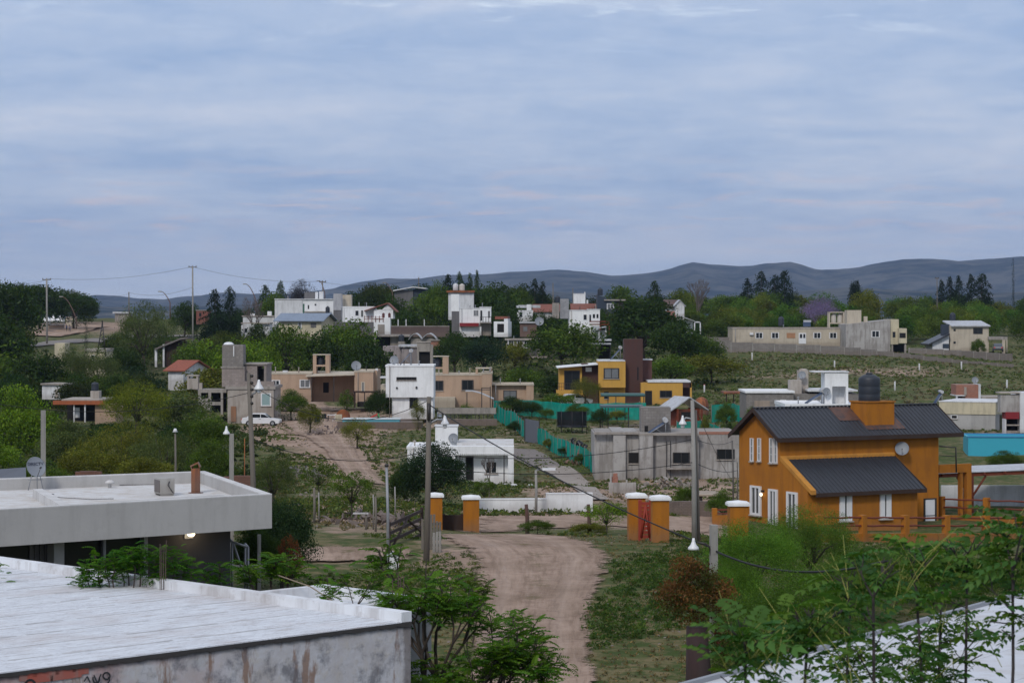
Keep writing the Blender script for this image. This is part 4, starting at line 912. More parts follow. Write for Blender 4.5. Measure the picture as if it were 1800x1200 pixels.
recenter(m.build('porch_handrail', frame_d, None, None, 'thin dark metal handrail standing on the porch right of the orange house', 'railing'))
# ================================================================== gate pillars and gates
def pillar(px, py, wpx, ypx_top, d, label):
    s = F/d; e = empty('gate_pillar', (X(px, d), d, Z(py, d)), R(3), label, 'pillar', 'orange gate pillars with white caps'); w_ = wpx/s/2*.95; hh = (py-ypx_top)/s
    m = MB(); m.box(-w_, w_, -w_, w_, -.6, hh-.16); m.box(-w_*.5, -w_*.42, -w_-.02, -w_, hh*.2, hh*.55); m.build('shaft', ochre, e)
    c = w_+.07; m = MB(); m.box(-c, c, -c, c, hh-.16, hh-.07); m.box(-c*.9, c*.9, -c*.9, c*.9, hh-.07, hh-.03); n = len(m.v); q = c*.86
    m.v += [(-q, -q, hh-.03), (q, -q, hh-.03), (q, q, hh-.03), (-q, q, hh-.03), (0, 0, hh+.03)]; m.f += [(n, n+1, n+4), (n+1, n+2, n+4), (n+2, n+3, n+4), (n+3, n, n+4)]; m.sm += [False]*4
    m.build('cap', white, e); return e
pillar(764, 955, 28, 866, 98, 'orange pillar with white cap half hidden behind grey boards and the wooden pole')
pillar(828, 937, 29, 870, 99, 'orange pillar with white cap at the left end of the white garden wall')
pillar(1118.5, 950, 31, 866, 84, 'orange pillar with white cap left of the red gate')
pillar(1160, 953, 31, 870, 82, 'orange pillar with white cap right of the red gate')
pillar(1297, 968, 34, 880, 83, 'orange pillar with white cap in front of the orange house')
def board_gate(name, label, x0, x1, y0, y1, d, mat, nh=5, diag=True, d2=None, cat='gate'):
    d2 = d2 or d; a = Vector((X(x0, d), d)); b = Vector((X(x1, d2), d2)); L_ = (b-a).length; e = empty(name, (a.x, a.y, Z(y1, d)), math.atan2(b.y-a.y, b.x-a.x), label, cat); hh = (y1-y0)/F*d
    for x in (0.06, L_-.06): MB().box(x-.06, x+.06, -.05, .05, -.3, hh+.06).build('post', mat, e)
    m = MB()
    for k in range(nh): z = hh*(.1+.85*k/(nh-1)); m.box(.1, L_-.1, -.025, .025, z-.06, z+.05)
    m.build('boards', mat, e)
    if diag: m = MB(); m.tube([(.1, -.05, .1), (L_/2, -.05, hh*.9)], .045, 4); m.tube([(L_-.1, -.05, .1), (L_/2, -.05, hh*.9)], .045, 4); m.build('brace', mat, e)
    return e
board_gate('ranch_gate', 'dark wooden ranch gate beside the wooden pole', 683, 742, 920, 972, 80, wooddark, 4, True, 86)
board_gate('board_gate', 'dark brown wooden gate between the two left orange pillars', 777, 815, 905, 937, 99, wooddark, 7, False)
board_gate('red_gate', 'red ornate gate between two orange pillars', 1122, 1147, 881, 949, 82.9, S('red_gate_paint', (.30, .035, .015), .6), 9, True)
def boards(name, label, x0, x1, y0, y1, d, n, mat, seed=1, cat='fence', d2=None):
    d2 = d2 or d; r = random.Random(seed); s = F/d; e = empty(name, (X(x0, d), d, Z(y1, d)), math.atan2(d2-d, X(x1, d2)-X(x0, d)), label, cat); w_ = (x1-x0)/s/n; hh = (y1-y0)/s
    for k in range(n):
        m = MB(); m.box(k*w_+.01, (k+1)*w_-.01, -.02, .02, -.3, hh*r.uniform(.82, 1.08)); m.build('board', mat, e)
    m = MB(); m.box(0, n*w_, .02, .06, hh*.3, hh*.3+.08); m.box(0, n*w_, .02, .06, hh*.75, hh*.75+.08); m.build('cross_rail', mat, e); return e
boards('plank_fence', 'weathered grey upright planks leaning beside the wooden pole', 740, 776, 902, 985, 79, 7, wood, 3)
boards('plank_screen', 'short grey planks right of the wooden pole', 760, 776, 935, 985, 78, 3, polecon, 5)
fe = H('rail_fence', 'small orange wall with a wooden rail left of the orange house', 'fence', 1253, 928, 128, 10)
fe.p('low_wall', ochre, (1253, 905, 1293, 930, 0, .2)); fe.p('pier', ochre, (1253, 893, 1261, 905, 0, .25)); fe.p('rail', woodred, (1261, 894, 1293, 897, .05, .15), (1261, 901, 1293, 903, .05, .15))
# ================================================================== white house (centre)
h = H('white_house', 'low white house with a porch canopy and square chimney tower', 'house', 790, 852, 164, 0)
h.p('wall', white, (800, 798, 903, 860, 1.2, 8), (893, 790, 903, 860, .02, 1.2), (716, 786, 800, 830, 2.5, 8))
h.p('canopy', white, (790, 784, 903.5, 797, 0, 1.22)); h.roof(716, 790, 784.5, 2.5, 8.1, white)
m = MB(); u0, u1 = h.U(790, 0), h.U(903, 0); z0 = h.Zl(797, 0, 0)
for k in range(34): a = u0+(u1-u0)*k/34; m.box(a+.01, a+.10, -.02, 0, z0-.1, z0+.02)
h.mb('canopy_trim', white, m)
h.p('roof', roofwhite, (803, 780, 903, 785, 1.3, 8.1))
h.p('chimney_tower', white, (765, 749, 804, 784, 3, 4.6)); h.p('tower_cap', white2, (763.5, 747.5, 805.5, 749.5, 2.94, 4.66))
h.win(819, 803, 832, 842, 1.2, 'door', dark, frame_d, .06); h.win(853, 812, 874, 830, 1.2, 'window', glass, frame_w, .08, 2)
for x in (808.5, 886): h.p('post', frame_d, (x-.9, 797, x+.9, 850, .05, .13))
h.p('plinth', white, (812, 850, 893, 861, -.3, 1.2))
dish(hpt(h, 797, 770, 2.9), .35, (-.2, -1, .3), 'satellite dish on the square white chimney tower', stand=.2)
st = H('garden_steps', 'white edged sloping ramp beside the porch of the white house', 'ramp', 898, 858, 160, 0)
m = MB(); m.prism([(0, 0), (.35, 0), (2.0, -7), (1.65, -7)], [-.6, -.6, -1.4, -1.4], [.32, .32, -.5, -.5]); m.prism([(1.2, .6), (1.5, .6), (2.6, -5), (2.3, -5)], [-.6, -.6, -1.4, -1.4], [.25, .25, -.5, -.5]); st.mb('edging', white, m)
m = MB(); m.prism([(.35, 0), (1.2, 0), (2.3, -6.9), (2.0, -6.9)], -1.2, [.2, .2, -.62, -.62]); st.mb('slab', concrete_l, m)
gw = H('garden_wall', 'white garden wall stepping up beside the left orange pillar', 'wall', 843, 905, 124, 4)
gw.p('wall', white, (843, 878, 960, 912, 0, .25), (960.1, 868, 1042, 912, 0, .25)); gw.p('coping', white, (843, 876, 960, 878, -.03, .28), (960, 866, 1042, 868, -.03, .28))
road('driveway', [(880, 1035, 1072), (868, 1020, 1055), (850, 990, 1035), (835, 968, 1020), (822, 945, 1000)], 8, .10, concrete_l)
road('path', [(822, 930, 985), (805, 895, 965), (792, 880, 940)], 8, .10, W('worn_path', (.2, .18, .17), .5))
lw = H('block_wall', 'low grey block wall with loose bricks in front of the grey unfinished house', 'wall', 1070, 868, 152, -5)
lw.p('wall', plaster, (1070, 848, 1118, 878, 0, .2), (1100, 843, 1103, 850, .02, .15), (1072, 826, 1075, 848, .02, .15)); lw.p('bricks', brick, (1075, 838, 1086, 848, .2, .8), (1078, 832, 1085, 838, .25, .7))
sw = H('stone_wall', 'brown dry stone wall behind the concrete lamp pole', 'wall', 1174, 905, 133, 3); sw.p('wall', stone, (1174, 881, 1300, 912, 0, .4))
sl_ = H('timber_slab', 'pale timber sheet lying behind the stone wall', 'slab', 1228, 878, 138, 3); sl_.mb('sheet', W('ply', (.5, .42, .33), .3), MB().prism([(0, 0), (1.6, 0), (1.4, 3), (.1, 3)], .22, .3)); sl_.mb('supports', wood, MB().box(.1, .3, .5, .7, -.6, .22).box(1.2, 1.4, .5, .7, -.6, .22))
# ================================================================== grey unfinished house
h = H('unfinished_house', 'grey rendered unfinished house with stepped front and tank block', 'house', 1045, 850, 172, 0)
h.p('wall', plaster, (1045, 763, 1078, 862, 1.2, 9), (1078, 760, 1100, 862, .6, 9), (1100.1, 761, 1124, 862, .95, 9), (1124.1, 764, 1148, 866, -.3, 9), (1148.1, 765, 1228, 862, .35, 9), (1228.1, 763, 1299, 858, .9, 9))
h.p('parapet', concrete, (1044, 759, 1125, 763.2, .5, .95), (1123, 761, 1229, 765, -.34, .2), )
h.p('brick_edge', brick, (1229, 758.5, 1299.5, 763, .86, 1.2)); h.p('roof', concrete, (1048, 761, 1298, 764, 1.3, 8.9))
h.win(1105, 796, 1124, 813, .95, 'window', dark, frame_d, .05); h.win(1183, 796, 1212, 813, .35, 'window', glass, frame_d, .06, 2); h.win(1260, 790, 1291, 806, .9, 'window', glass, frame_d, .05, 2)
h.p('tank_block', block_w, (1127, 716, 1179, 764, 3, 5.5)); h.p('opening', dark, (1133, 748, 1139, 764, 2.96, 3.0))
h.p('ledge', concrete, (1172, 822, 1222, 825, -.3, .4)); 
for x in (1171, 1178, 1223): h.p('rebar', frame_d, (x, 775, x+1.2, 848, .2, .26))
solar(h, 1136, 742, 1170, 765, 1.6, 'solar water heater on the roof of the grey unfinished house', 1.5)
# ================================================================== kiosk, trampoline, pergolas of the garden
h = H('play_hut', 'small red timber hut with a pale pitched sheet roof', 'hut', 1188, 748, 236, 22)
uw = h.U(1230, 0); dp = 2.4; ev = h.Zl(718, 0, 0)
m = MB(); 
for k in range(9): m.box(0, uw, k % 2*.02, .1, k*(ev/9.2), k*(ev/9.2)+ev/10)
m.box(0, .12, 0, dp, 0, ev); m.box(uw-.12, uw, .1, dp, 0, ev); h.mb('walls', woodred, m); h.mb('opening', dark, MB().box(.6, uw-.6, -.03, .02, ev*.35, ev*.8))
gable(h, 'roof', -.8, uw+.7, -.6, dp+.6, ev-.1, ev+1.2, zinc, 'v'); 
for x in (.0, uw): h.mb('post', woodred, MB().box(x-.08, x+.08, -.5, -.35, -.5, ev))
e = empty('trampoline', hit(1005, 760), 0, 'round trampoline with a dark safety net behind the green fence', 'trampoline'); m = MB(); m.lathe([(1.4, .55), (1.5, .6), (1.5, .68), (1.4, .7)], k=28); m.build('mat', black, e)
nm = netmat('dark_net', (.03, .03, .035)); m = MB(); 
for j in range(24):
    a0 = j/24*6.283; a1 = (j+1)/24*6.283; m.poly([(1.45*math.cos(a0), 1.45*math.sin(a0), .7), (1.45*math.cos(a1), 1.45*math.sin(a1), .7), (1.45*math.cos(a1), 1.45*math.sin(a1), 2.1), (1.45*math.cos(a0), 1.45*math.sin(a0), 2.1)])
nt2 = nm.node_tree
for n in nt2.nodes:
    if n.type == 'MIX_SHADER' and n.inputs[0].default_value < .2: n.inputs[0].default_value = .45
m.build('safety_net', nm, e)
for j in range(8):
    a0 = j/8*6.283; MB().tube([(1.5*math.cos(a0), 1.5*math.sin(a0), -.1), (1.5*math.cos(a0), 1.5*math.sin(a0), 2.15)], .03, 5).build('pole', frame_d, e)
h = H('garden_pergola', 'flat dark pergola on thin posts behind the green net', 'pergola', 1058, 748, 245, 0)
h.p('roof', S('teal_sheet', (.05, .10, .11), .5), (1056, 713, 1131, 716.5, -.2, 3.5))
for x in (1058, 1068, 1104, 1127): h.p('post', frame_d, (x, 716, x+1.8, 752, 0, .1)); 
for x in (1064, 1098): h.p('post', frame_d, (x, 716, x+1.3, 742, 3.2, 3.3))
# green net fences
def net(name, label, pts, hh, seed=0, post_every=3.0, hpx=None):
    pts = [Vector((X(p, d), d, 0)) for p, d in pts]; r = random.Random(seed); e = empty(name, (pts[0].x, pts[0].y, zg(pts[0].x, pts[0].y)), 0, label, 'fence'); o = Vector(e.location)
    m = MB(); P = []
    for a, b in zip(pts, pts[1:]):
        L_ = (b-a).length; n = max(2, int(L_/.75))
        for k in range(n): P.append(a.lerp(b, k/n))
    P.append(pts[-1]); Q = []
    for k, p in enumerate(P):
        z = zg(p.x, p.y); sag = .07*math.sin(k*math.pi/4)**2+r.uniform(-.03, .03); Q.append([(p.x-o.x+r.uniform(-.05, .05), p.y-o.y+r.uniform(-.05, .05), z-o.z+t*(hh-sag)+(.0 if t else -.3)) for t in (0, .5, 1)])
    for k in range(len(Q)-1):
        for t in (0, 1): m.poly([Q[k][t], Q[k+1][t], Q[k+1][t+1], Q[k][t+1]], True)
    m.build('net', NET, e); acc = 0
    for k in range(0, len(P), 4):
        q = Q[k]; MB().tube([(q[0][0], q[0][1]+.06, q[0][2]-.2), (q[2][0], q[2][1]+.06, q[2][2]+.15)], .045, 5).build('post', wood, e)
    return e
def hd(px, py): q = hit(px, py); return (px, q.y)
net('net_fence', 'green net fence running down the slope beside the lane', [(868, 262), (905, 240), (932, 222)], 1.7, 1)
net('net_fence', 'green net fence along the lane in front of the trampoline, nearest stretch', [(945, 216), (985, 199), (1015, 187), (1041, 178)], 1.5, 2)
net('net_fence', 'long green net fence below the yellow house', [(868, 264), (930, 268), (1010, 262), (1135, 256)], 1.9, 3)
net('net_fence', 'green net fence behind the roof of the grey unfinished house', [(1190, 212), (1232, 214), (1262, 206), (1296, 192)], 2.2, 4)
net('net_fence', 'dark green net fence beside the rusty shed, right of the red hut', [(1250, 250), (1290, 252), (1312, 246)], 1.9, 5)
h = H('sheet_gate', 'grey corrugated sheet gate in the green net fence', 'gate', 923, 768, 221, 0); m = MB(); u1 = h.U(946, 0)
m.prism([(0, 0), (u1, -5), (u1, -4.95), (0, .05)], -.4, 1.75); h.mb('sheet', S('grey_sheet', (.13, .14, .17), .5), m); h.mb('post', frame_d, MB().box(-.08, 0, -.05, .05, -.4, 1.9).box(u1, u1+.08, -5, -4.9, -.4, 1.9))
# ================================================================== yellow house
h = H('yellow_house', 'modern yellow and brown two storey house with a brown tower', 'house', 983, 713, 285, 0)
h.p('wall', yellow, (983, 645, 1023, 690, .5, 7), (978, 685.5, 1025, 695, -1.0, .5), (1022, 695, 1032, 713, -.6, .5), (1052, 635, 1099.5, 681, -.8, 6), (1054, 681.2, 1099, 718, .2, 6), (983, 695, 986, 716, -.6, .5))
h.p('brown_wall', brown, (1023.1, 640, 1052, 716, .9, 7)); h.p('tower', brown, (1097, 596, 1130, 716, .6, 3.6)); h.p('rear_tower', W('brown_light', (.13, .06, .05), .3), (1122, 633, 1146, 690, 3.7, 6))
h.p('side_wing', yellow, (1127, 673, 1200, 716, -1.6, 5), (1213, 673, 1216, 716, -1.6, -1.2)); h.p('wing_end', brown, (1200.1, 671, 1215.5, 681, -1.6, 5), (1200.1, 681, 1214, 716, 1.5, 5))
h.p('roof', white2, (1139, 669, 1214, 672, -1.7, 5.1), (1052, 633, 1099, 635, -.85, 6.05), (1129, 631, 1147, 633, 3.65, 6.05))
m = MB(); ua, ub = h.U(979, -.4), h.U(1051, -.4); za, zb = h.Zl(645, 0, 0), h.Zl(639, 0, 0); m.prism([(ua, -.6), (ub, -.6), (ub, 7.2), (ua, 7.2)], [za-.12, zb-.12, zb-.12, za-.12], [za, zb, zb, za]); h.mb('sloping_roof', white, m)
h.p('garage_opening', dark, (986, 696, 1021, 716, .6, .7)); h.win(992, 652, 1019, 684, .5, 'balcony_door', glass, frame_d, .08, 2)
m = MB(); 
for y in (673, 679): h.pb(m, (980, y, 1019, y+.8, -1.0, -.95))
for k in range(12): x = 980+k*3.4; h.pb(m, (x, 673, x+.5, 686, -1.0, -.96))
h.mb('balcony_rail', frame_d, m)
h.win(1061.5, 648, 1088, 664, -.8, 'window', glass_l, frame_d, .12, 2); h.win(1062, 689, 1070, 700, .2, 'window', glass, frame_d, .06); h.win(1134, 687, 1146, 712, -1.6, 'door', dark, frame_d, .05)
h.win(1160, 687, 1181, 697.5, -1.6, 'window', glass, frame_d, .08, 2); h.win(1120, 645, 1122.5, 668, .6, 'window', glass, None); h.p('air_conditioner', whitepl, (1029.5, 645.5, 1040, 653, .6, .9))
solar(h, 1073, 613, 1091, 633, 3, 'solar water heater on the roof of the yellow house', 1.8)
h = H('terrace_pergola', 'low terrace pergola with teal sheet roof in front of the yellow house', 'pergola', 1058, 722, 272, 0)
h.p('roof', S('teal_roof', (.07, .16, .16), .5), (1057, 692, 1134, 695.5, 0, 3)); h.p('beam', frame_d, (1055, 695.5, 1134, 697, .1, .3))
for x in (1068, 1082, 1099, 1131): h.p('post', frame_d, (x, 697, x+1.5, 722, .1, .25))
# ================================================================== tan long house (two blocks)
h = H('tan_house', 'long low tan house with a porch, left of the white cube house', 'house', 468, 700, 282, 0)
h.p('wall', tan, (468, 657, 547, 706, 1, 9), (547, 657, 623, 706, 4, 9), (623, 653, 656, 708, -.2, 9), (656.2, 651, 663, 708, 1.5, 9))
h.roof(468, 547, 655, 1, 9, beige); h.p('roof', beige, (547, 654, 656, 656.5, 4, 9)); h.roof(623, 656, 651.5, -.2, 9, beige)
m = MB(); ua, ub = h.U(537, -.5), h.U(623, -.5); m.prism([(ua, -.5), (ub, -.5), (ub, 4.1), (ua, 4.1)], [2.62, 2.8, 3.0, 2.8], [2.75, 2.92, 3.12, 2.95]); h.mb('porch_roof', beige, m)
for x in (547, 586): h.p('porch_post', frame_d, (x, 661, x+1.6, 706, -.3, -.15))
h.win(478, 669, 492, 682, 1, 'window', glass, frame_w, .12, 2); h.win(527, 668, 545, 680, 1, 'window', glass_l, frame_w, .1, 2); h.win(568, 672, 578, 690, 4, 'door', dark, None); h.win(635, 672, 641, 687, -.2, 'window', glass_l, beige, .1)
h.p('tank_tower', tan, (550, 624, 556, 657, 3, 5), (572, 623, 579, 657, 3, 5), (556, 641, 572, 644, 3, 5)); h.p('tower_cap', beige, (549.5, 622.5, 579.5, 624, 2.95, 5.05))
tank(h, 563.5, 625.5, 641, 14, 4, label='black water tank inside the tan twin pillared tower at the left')
dish(hpt(h, 626, 643, 2), .6, (.2, -1, .4), 'satellite dish on the roof of the long tan house', stand=.6)
h.p('vent', white2, (497, 651, 505, 656, 3, 3.6), (660, 647.5, 664, 653, 2, 2.6))
h = H('tan_house', 'tan flat roofed house right of the white cube house', 'house', 758, 712, 276, 0)
h.p('wall', tan, (758, 659, 847, 716, 1, 8), (847.1, 656, 864.5, 716, .2, 8), (865, 677, 925, 716, 2, 8), (925.1, 676, 938, 716, 1.4, 8)); h.roof(758, 847, 657, 1, 8, beige); h.roof(847.2, 864.5, 654.5, .2, 8, beige); h.roof(865, 937.5, 674.5, 1.4, 8, beige)
h.p('tank_tower', tan, (778, 627, 788, 660, 3, 5), (762, 645, 778, 648, 3, 5), (836, 647, 840, 658, 4, 6), (861, 647, 865, 658, 4, 6)); h.p('tower_cap', beige, (761, 625.5, 789, 627, 2.95, 5.05), (836, 646, 865, 648, 3.95, 6.05))
tank(h, 769, 628, 645, 15, 4, label='black water tank on the tan tower behind the white cube house')
h.win(762, 670, 779, 685, 1, 'window', glass, frame_d, .1, 2); h.win(812, 669, 832, 684, 1, 'window', glass, frame_d, .12, 2); h.win(885, 687, 908, 700, 2, 'window', glass_l, frame_d, .08, 2); h.p('porch', beige, (758, 698, 800, 716, -1, 1))
h = H('metal_canopy', 'low canopy of grey sheet on dark posts in front of the tan house', 'canopy', 818, 715, 268, 0)
m = MB(); pts_ = [(h.U(x, 0), h.Zl(y, 0, 0)) for x, y in ((818, 687), (830, 687), (843, 690), (855, 695), (868, 701))]; 
for (a, za), (b, zb) in zip(pts_, pts_[1:]): m.prism([(a, 0), (b, 0), (b, 3), (a, 3)], [za-.06, zb-.06, zb-.06, za-.06], [za, zb, zb, za])
h.mb('roof', zinc, m)
for x, y in ((820, 690), (846, 681), (861, 679)): h.p('post', frame_d, (x, y, x+1.6, 716, 0, .12))
h.p('beam', frame_d, (822, 684, 862, 685.3, 2.9, 3)); h.p('beam', frame_d, (846, 681, 862, 682.3, 0, .1))
# ================================================================== white cube house
h = H('cube_house', 'white cube shaped two storey house with a slit window', 'house', 689, 732, 256, 0)
h.p('wall', white, (689, 698, 761, 736, 0, 6), (678, 643, 762, 698.2, -.5, 6)); h.roof(678, 762, 641.5, -.5, 6, white)
h.win(697, 663, 732, 667.5, -.5, 'window', dark, frame_d, .04, 4); h.win(720, 698.5, 734, 716, 0, 'door', glass, frame_d, .06, 2); h.win(679, 699, 688, 727, 1.5, 'side_door', dark, frame_d, .06)
h.p('wall_lamp', frame_d, (696, 680, 699, 683, -.65, -.5), (730.5, 679, 733.5, 682.5, -.65, -.5)); h.p('awning', white2, (668, 662, 679, 664.5, 0, 3)); h.p('balcony', beige, (669, 676, 678, 692, 1.5, 5))
solar(h, 703, 619, 722, 641, 2, 'solar water heater on the roof of the white cube house', 1.5); dish(hpt(h, 693, 633, 1), .5, (-.3, -1, .3), 'satellite dish on the white cube house', stand=.5)
# ================================================================== unfinished block tower house and car
h = H('block_house', 'unfinished concrete block house with a tall tank tower', 'house', 400, 738, 262, 0)
h.p('lower_wall', concrete_l, (400, 683, 481, 745, 0, 8)); h.p('slab', concrete, (396, 679, 484, 684, -.15, 8.1)); h.p('upper_wall', block, (390, 646, 430, 680, .5, 7), (430, 640, 452, 680, 1.2, 7), (464, 643, 468, 680, 1.2, 7), (430, 640, 469, 643, 1.2, 7))
h.p('tower', block_w, (390.5, 606, 427.5, 646, .45, 3)); h.p('lintel', concrete, (388, 644.5, 430, 646.8, .4, 3.1), (428, 638.5, 470, 641, 1.1, 7.1))
h.p('opening', dark, (452, 648, 464, 676, 2.5, 2.6)); h.p('low_parapet', block, (430, 670, 482, 679.5, .0, .25)); h.win(459, 692, 476, 712, 0, 'window', S('aqua_blind', (.25, .36, .36), .6), frame_w, .1)
h.p('door', W('plank_door', (.30, .15, .08), .3), (406, 714, 415, 741, -.12, 0)); h.p('pipe', white, (410, 608, 411.5, 626, .35, .45))
e = empty('water_tank', hpt(h, 402, 606, 1.5), 0, 'white domed tank lid on top of the block tower', 'water tank'); MB().lathe([(.58, -.3), (.58, .05), (.5, .2), (.3, .3), (.05, .33)], k=20).build('dome', whitepl, e); MB().lathe([(.64, .02), (.64, .07), (.6, .07)], k=20).build('rim', whitepl, e)
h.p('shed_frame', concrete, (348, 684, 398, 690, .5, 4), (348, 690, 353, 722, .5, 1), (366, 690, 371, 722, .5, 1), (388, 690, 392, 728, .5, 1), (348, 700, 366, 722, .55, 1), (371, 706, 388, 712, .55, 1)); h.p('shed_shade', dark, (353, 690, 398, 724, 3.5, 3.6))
h.p('chimney', concrete_l, (329, 665, 348, 684, 1, 2.2), (329, 660.5, 332, 665, 1, 2.2), (345, 660.5, 348, 665, 1, 2.2), (328, 659, 349, 661, .95, 2.25), (343, 673, 355, 686, 1.2, 2))
# ================================================================== upper town
h = H('block_shaped_house', 'large plain white block shaped house with grey roof rooms, high on the left', 'house', 483, 590, 400, 0)
h.p('wall', white2, (483, 527.5, 532, 592, 0, 8)); h.p('wall', white, (532.1, 525, 586, 592, .2, 8)); h.roof(483, 586, 525, 0, 8, white2, .15)
h.p('roof_room', greypaint, (535, 513, 553, 525, 3, 6)); h.p('roof_tank', white2, (554, 513, 559, 525, 2.5, 3.5), (561, 512, 568, 525, 2.5, 3.5)); h.win(541, 536, 543.5, 543, .2, 'window', glass, None); h.win(553, 534, 556, 537, .2, 'window', glass, None); h.p('column', S('green_pipe', (.05, .14, .1), .6), (532, 534, 535, 553, .1, .2)); h.p('balcony', concrete, (535, 547, 575, 549.5, -1, .2))
tank(h, 576, 538, 552, 7.5, -1, label='black water tank in front of the plain white block shaped house')
h = H('cream_house', 'cream house with a bluish grey sheet roof', 'house', 490, 592, 368, -14)
u1 = h.U(565, 0); ev = h.Zl(563, 0, 0); m = MB(); m.ext([(0, -1), (6, -1), (6, ev), (3, ev+1.0), (0, ev)], 0, u1, 'x'); h.mb('wall', cream, m); gable(h, 'roof', -.7, u1+.6, -.7, 6.7, ev-.05, ev+1.15, bluezinc); h.win(524, 567, 530, 577, 0, 'window', glass_l, frame_w, .08); h.win(546, 567, 556, 576, 0, 'window', greypaint, None)
h = H('arched_house', 'white house with arched windows, a red tiled gable roof and a grey tower', 'house', 600, 590, 375, 0)
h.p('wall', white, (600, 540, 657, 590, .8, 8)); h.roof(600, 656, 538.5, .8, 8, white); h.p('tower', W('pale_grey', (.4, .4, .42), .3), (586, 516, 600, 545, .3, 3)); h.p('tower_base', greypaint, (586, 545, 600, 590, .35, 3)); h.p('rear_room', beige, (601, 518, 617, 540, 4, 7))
h.p('arcade', white, (657, 558, 686, 590, -1, 2), ); h.p('garage_opening', concrete, (664, 570, 676, 587, -1.05, -1)); h.p('gable_wall', white, (657, 544, 691, 560, -.2, 6))
ua, ub = h.U(671, -.2), h.U(692, -.2); z0 = h.Zl(544.5, ua, 0); m = MB(); m.ext([(ua, z0), ((ua+ub)/2, z0+.9), (ub, z0)], -.2, 6, 'y'); h.mb('gable', white, m)
m = MB(); um = (ua+ub)/2; m.ext([(ua-2.8, z0-.1), (um, z0+1.15), (ub+.5, z0-.25), (ub+.5, z0-.4), (um, z0+1.0), (ua-2.8, z0-.25)], -.7, 6.3, 'y'); h.mb('roof', tile, m)
for x in (674, 684.5):
    a, b, zb_, zt_ = h.U(x-2.2, -.2), h.U(x+2.2, -.2), h.Zl(559, 0, 0), h.Zl(552, 0, 0); m = MB(); c = (a+b)/2; pr = [(a, zb_), (b, zb_), (b, zt_)]+[(c+(b-a)/2*math.cos(t), zt_+(b-a)/2*math.sin(t)) for t in (.5, 1.05, 1.57, 2.1, 2.6)]+[(a, zt_)]; m.ext(pr, -.27, -.18, 'y'); h.mb('arched_window', W('wine_shutter', (.1, .03, .03), .2), m)
h.win(624, 546, 631, 554.5, .8, 'window', glass, frame_w, .08); h.win(635, 546, 638, 556, .8, 'window', glass_l, frame_d, .06)
m = MB()
for y in (556, 560): h.pb(m, (640, y, 674, y+.8, -1.1, -1.0))
for k in range(6): h.pb(m, (640+k*6.6, 555, 641+k*6.6, 566, -1.1, -1.0))
h.mb('balcony_rail', woodred, m); h.p('terrace', greypaint, (600, 566, 657, 590, -.9, .79))
h = H('modern_house', 'dark modern house with a pale sloping roof on the ridge', 'house', 693, 545, 450, 0); h.p('wall', greypaint, (693, 510, 726, 548, 0, 8)); h.p('wall', slate, (726.1, 508, 748, 548, .3, 8))
m = MB(); a, b, c = h.U(691, 0), h.U(727, 0), h.U(749, 0); za, zb, zc = h.Zl(510, 0, 0), h.Zl(503.5, 0, 0), h.Zl(506, 0, 0); m.ext([(a, za), (b, zb), (c, zc), (c, zc-.2), (b, zb-.2), (a, za-.2)], -.8, 8.5, 'y'); h.mb('roof', white2, m)
h = H('balcony_house', 'white two storey house with a balcony, maroon awning and white tanks behind', 'house', 807, 590, 372, 0)
h.p('wall', white, (807, 543, 843, 592, .4, 7), (843.1, 541, 863, 566, -.3, 7), (843.1, 574, 846, 590, -.3, 0)); h.roof(807, 843, 541, .4, 7, white2, .15); h.roof(843.2, 863, 539, -.3, 7, white2, .15)
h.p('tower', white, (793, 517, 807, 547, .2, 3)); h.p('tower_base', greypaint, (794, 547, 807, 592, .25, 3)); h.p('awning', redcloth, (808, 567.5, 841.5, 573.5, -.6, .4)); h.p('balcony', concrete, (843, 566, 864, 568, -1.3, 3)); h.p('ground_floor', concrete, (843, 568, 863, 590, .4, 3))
m = MB(); h.pb(m, (844, 556.5, 864, 557.3, -1.3, -1.24)); [h.pb(m, (844+k*4.8, 556.5, 844.8+k*4.8, 566, -1.3, -1.24)) for k in range(5)]; h.mb('balcony_rail', frame_d, m)
h.win(832, 545.5, 841.5, 555, .4, 'window', glass_l, frame_w, .08, 2); h.win(844.5, 546, 847.5, 563, -.3, 'window', glass, frame_d, .05); h.win(858, 547, 861, 558, -.3, 'window', glass_l, frame_d, .05)
h = H('terrace_roof_house', 'flat brown edged roof behind the balcony house, carrying two white tanks', 'house', 786, 560, 395, 0); h.p('wall', white2, (788, 514, 833, 562, .5, 6)); h.p('roof', rust, (785, 510.5, 834, 514, 0, 6.2))
tank(h, 801, 498, 510.5, 9.5, 2, white2, label='left one of two white water tanks on the brown edged roof'); tank(h, 812, 498.5, 510.5, 9.5, 2, tankwhite, label='right one of two white water tanks on the brown edged roof')
h = H('white_room', 'small white boxy room with one dark opening and a red roof edge', 'house', 868, 592, 368, -8); h.p('wall', white, (868, 565, 893, 592, 0, 4)); h.win(874, 569, 886, 584, 0, 'window', dark, None); h.p('roof', tile, (870, 556, 892, 561, 1, 4)); h.p('roof_room', white2, (886, 560, 893, 565, .4, 3))
h = H('grey_house', 'grey low house with a row of dark windows behind a wall', 'house', 890, 630, 348, 0); h.p('wall', concrete, (890, 597, 948, 632, 0, 6)); h.roof(888, 950, 595.5, -.3, 6.3, concrete_l)
for x in (894, 909, 921, 933): h.win(x, 599, x+9, 611, 0, 'window', glass, frame_w, .06, 2)
h.p('lower_wall', W('mauve_wall', (.12, .10, .11), .4), (892, 613, 941, 630, -.6, -.01)); h.p('wall_top', concrete_l, (884, 626, 962, 629, -1.6, -1.2))
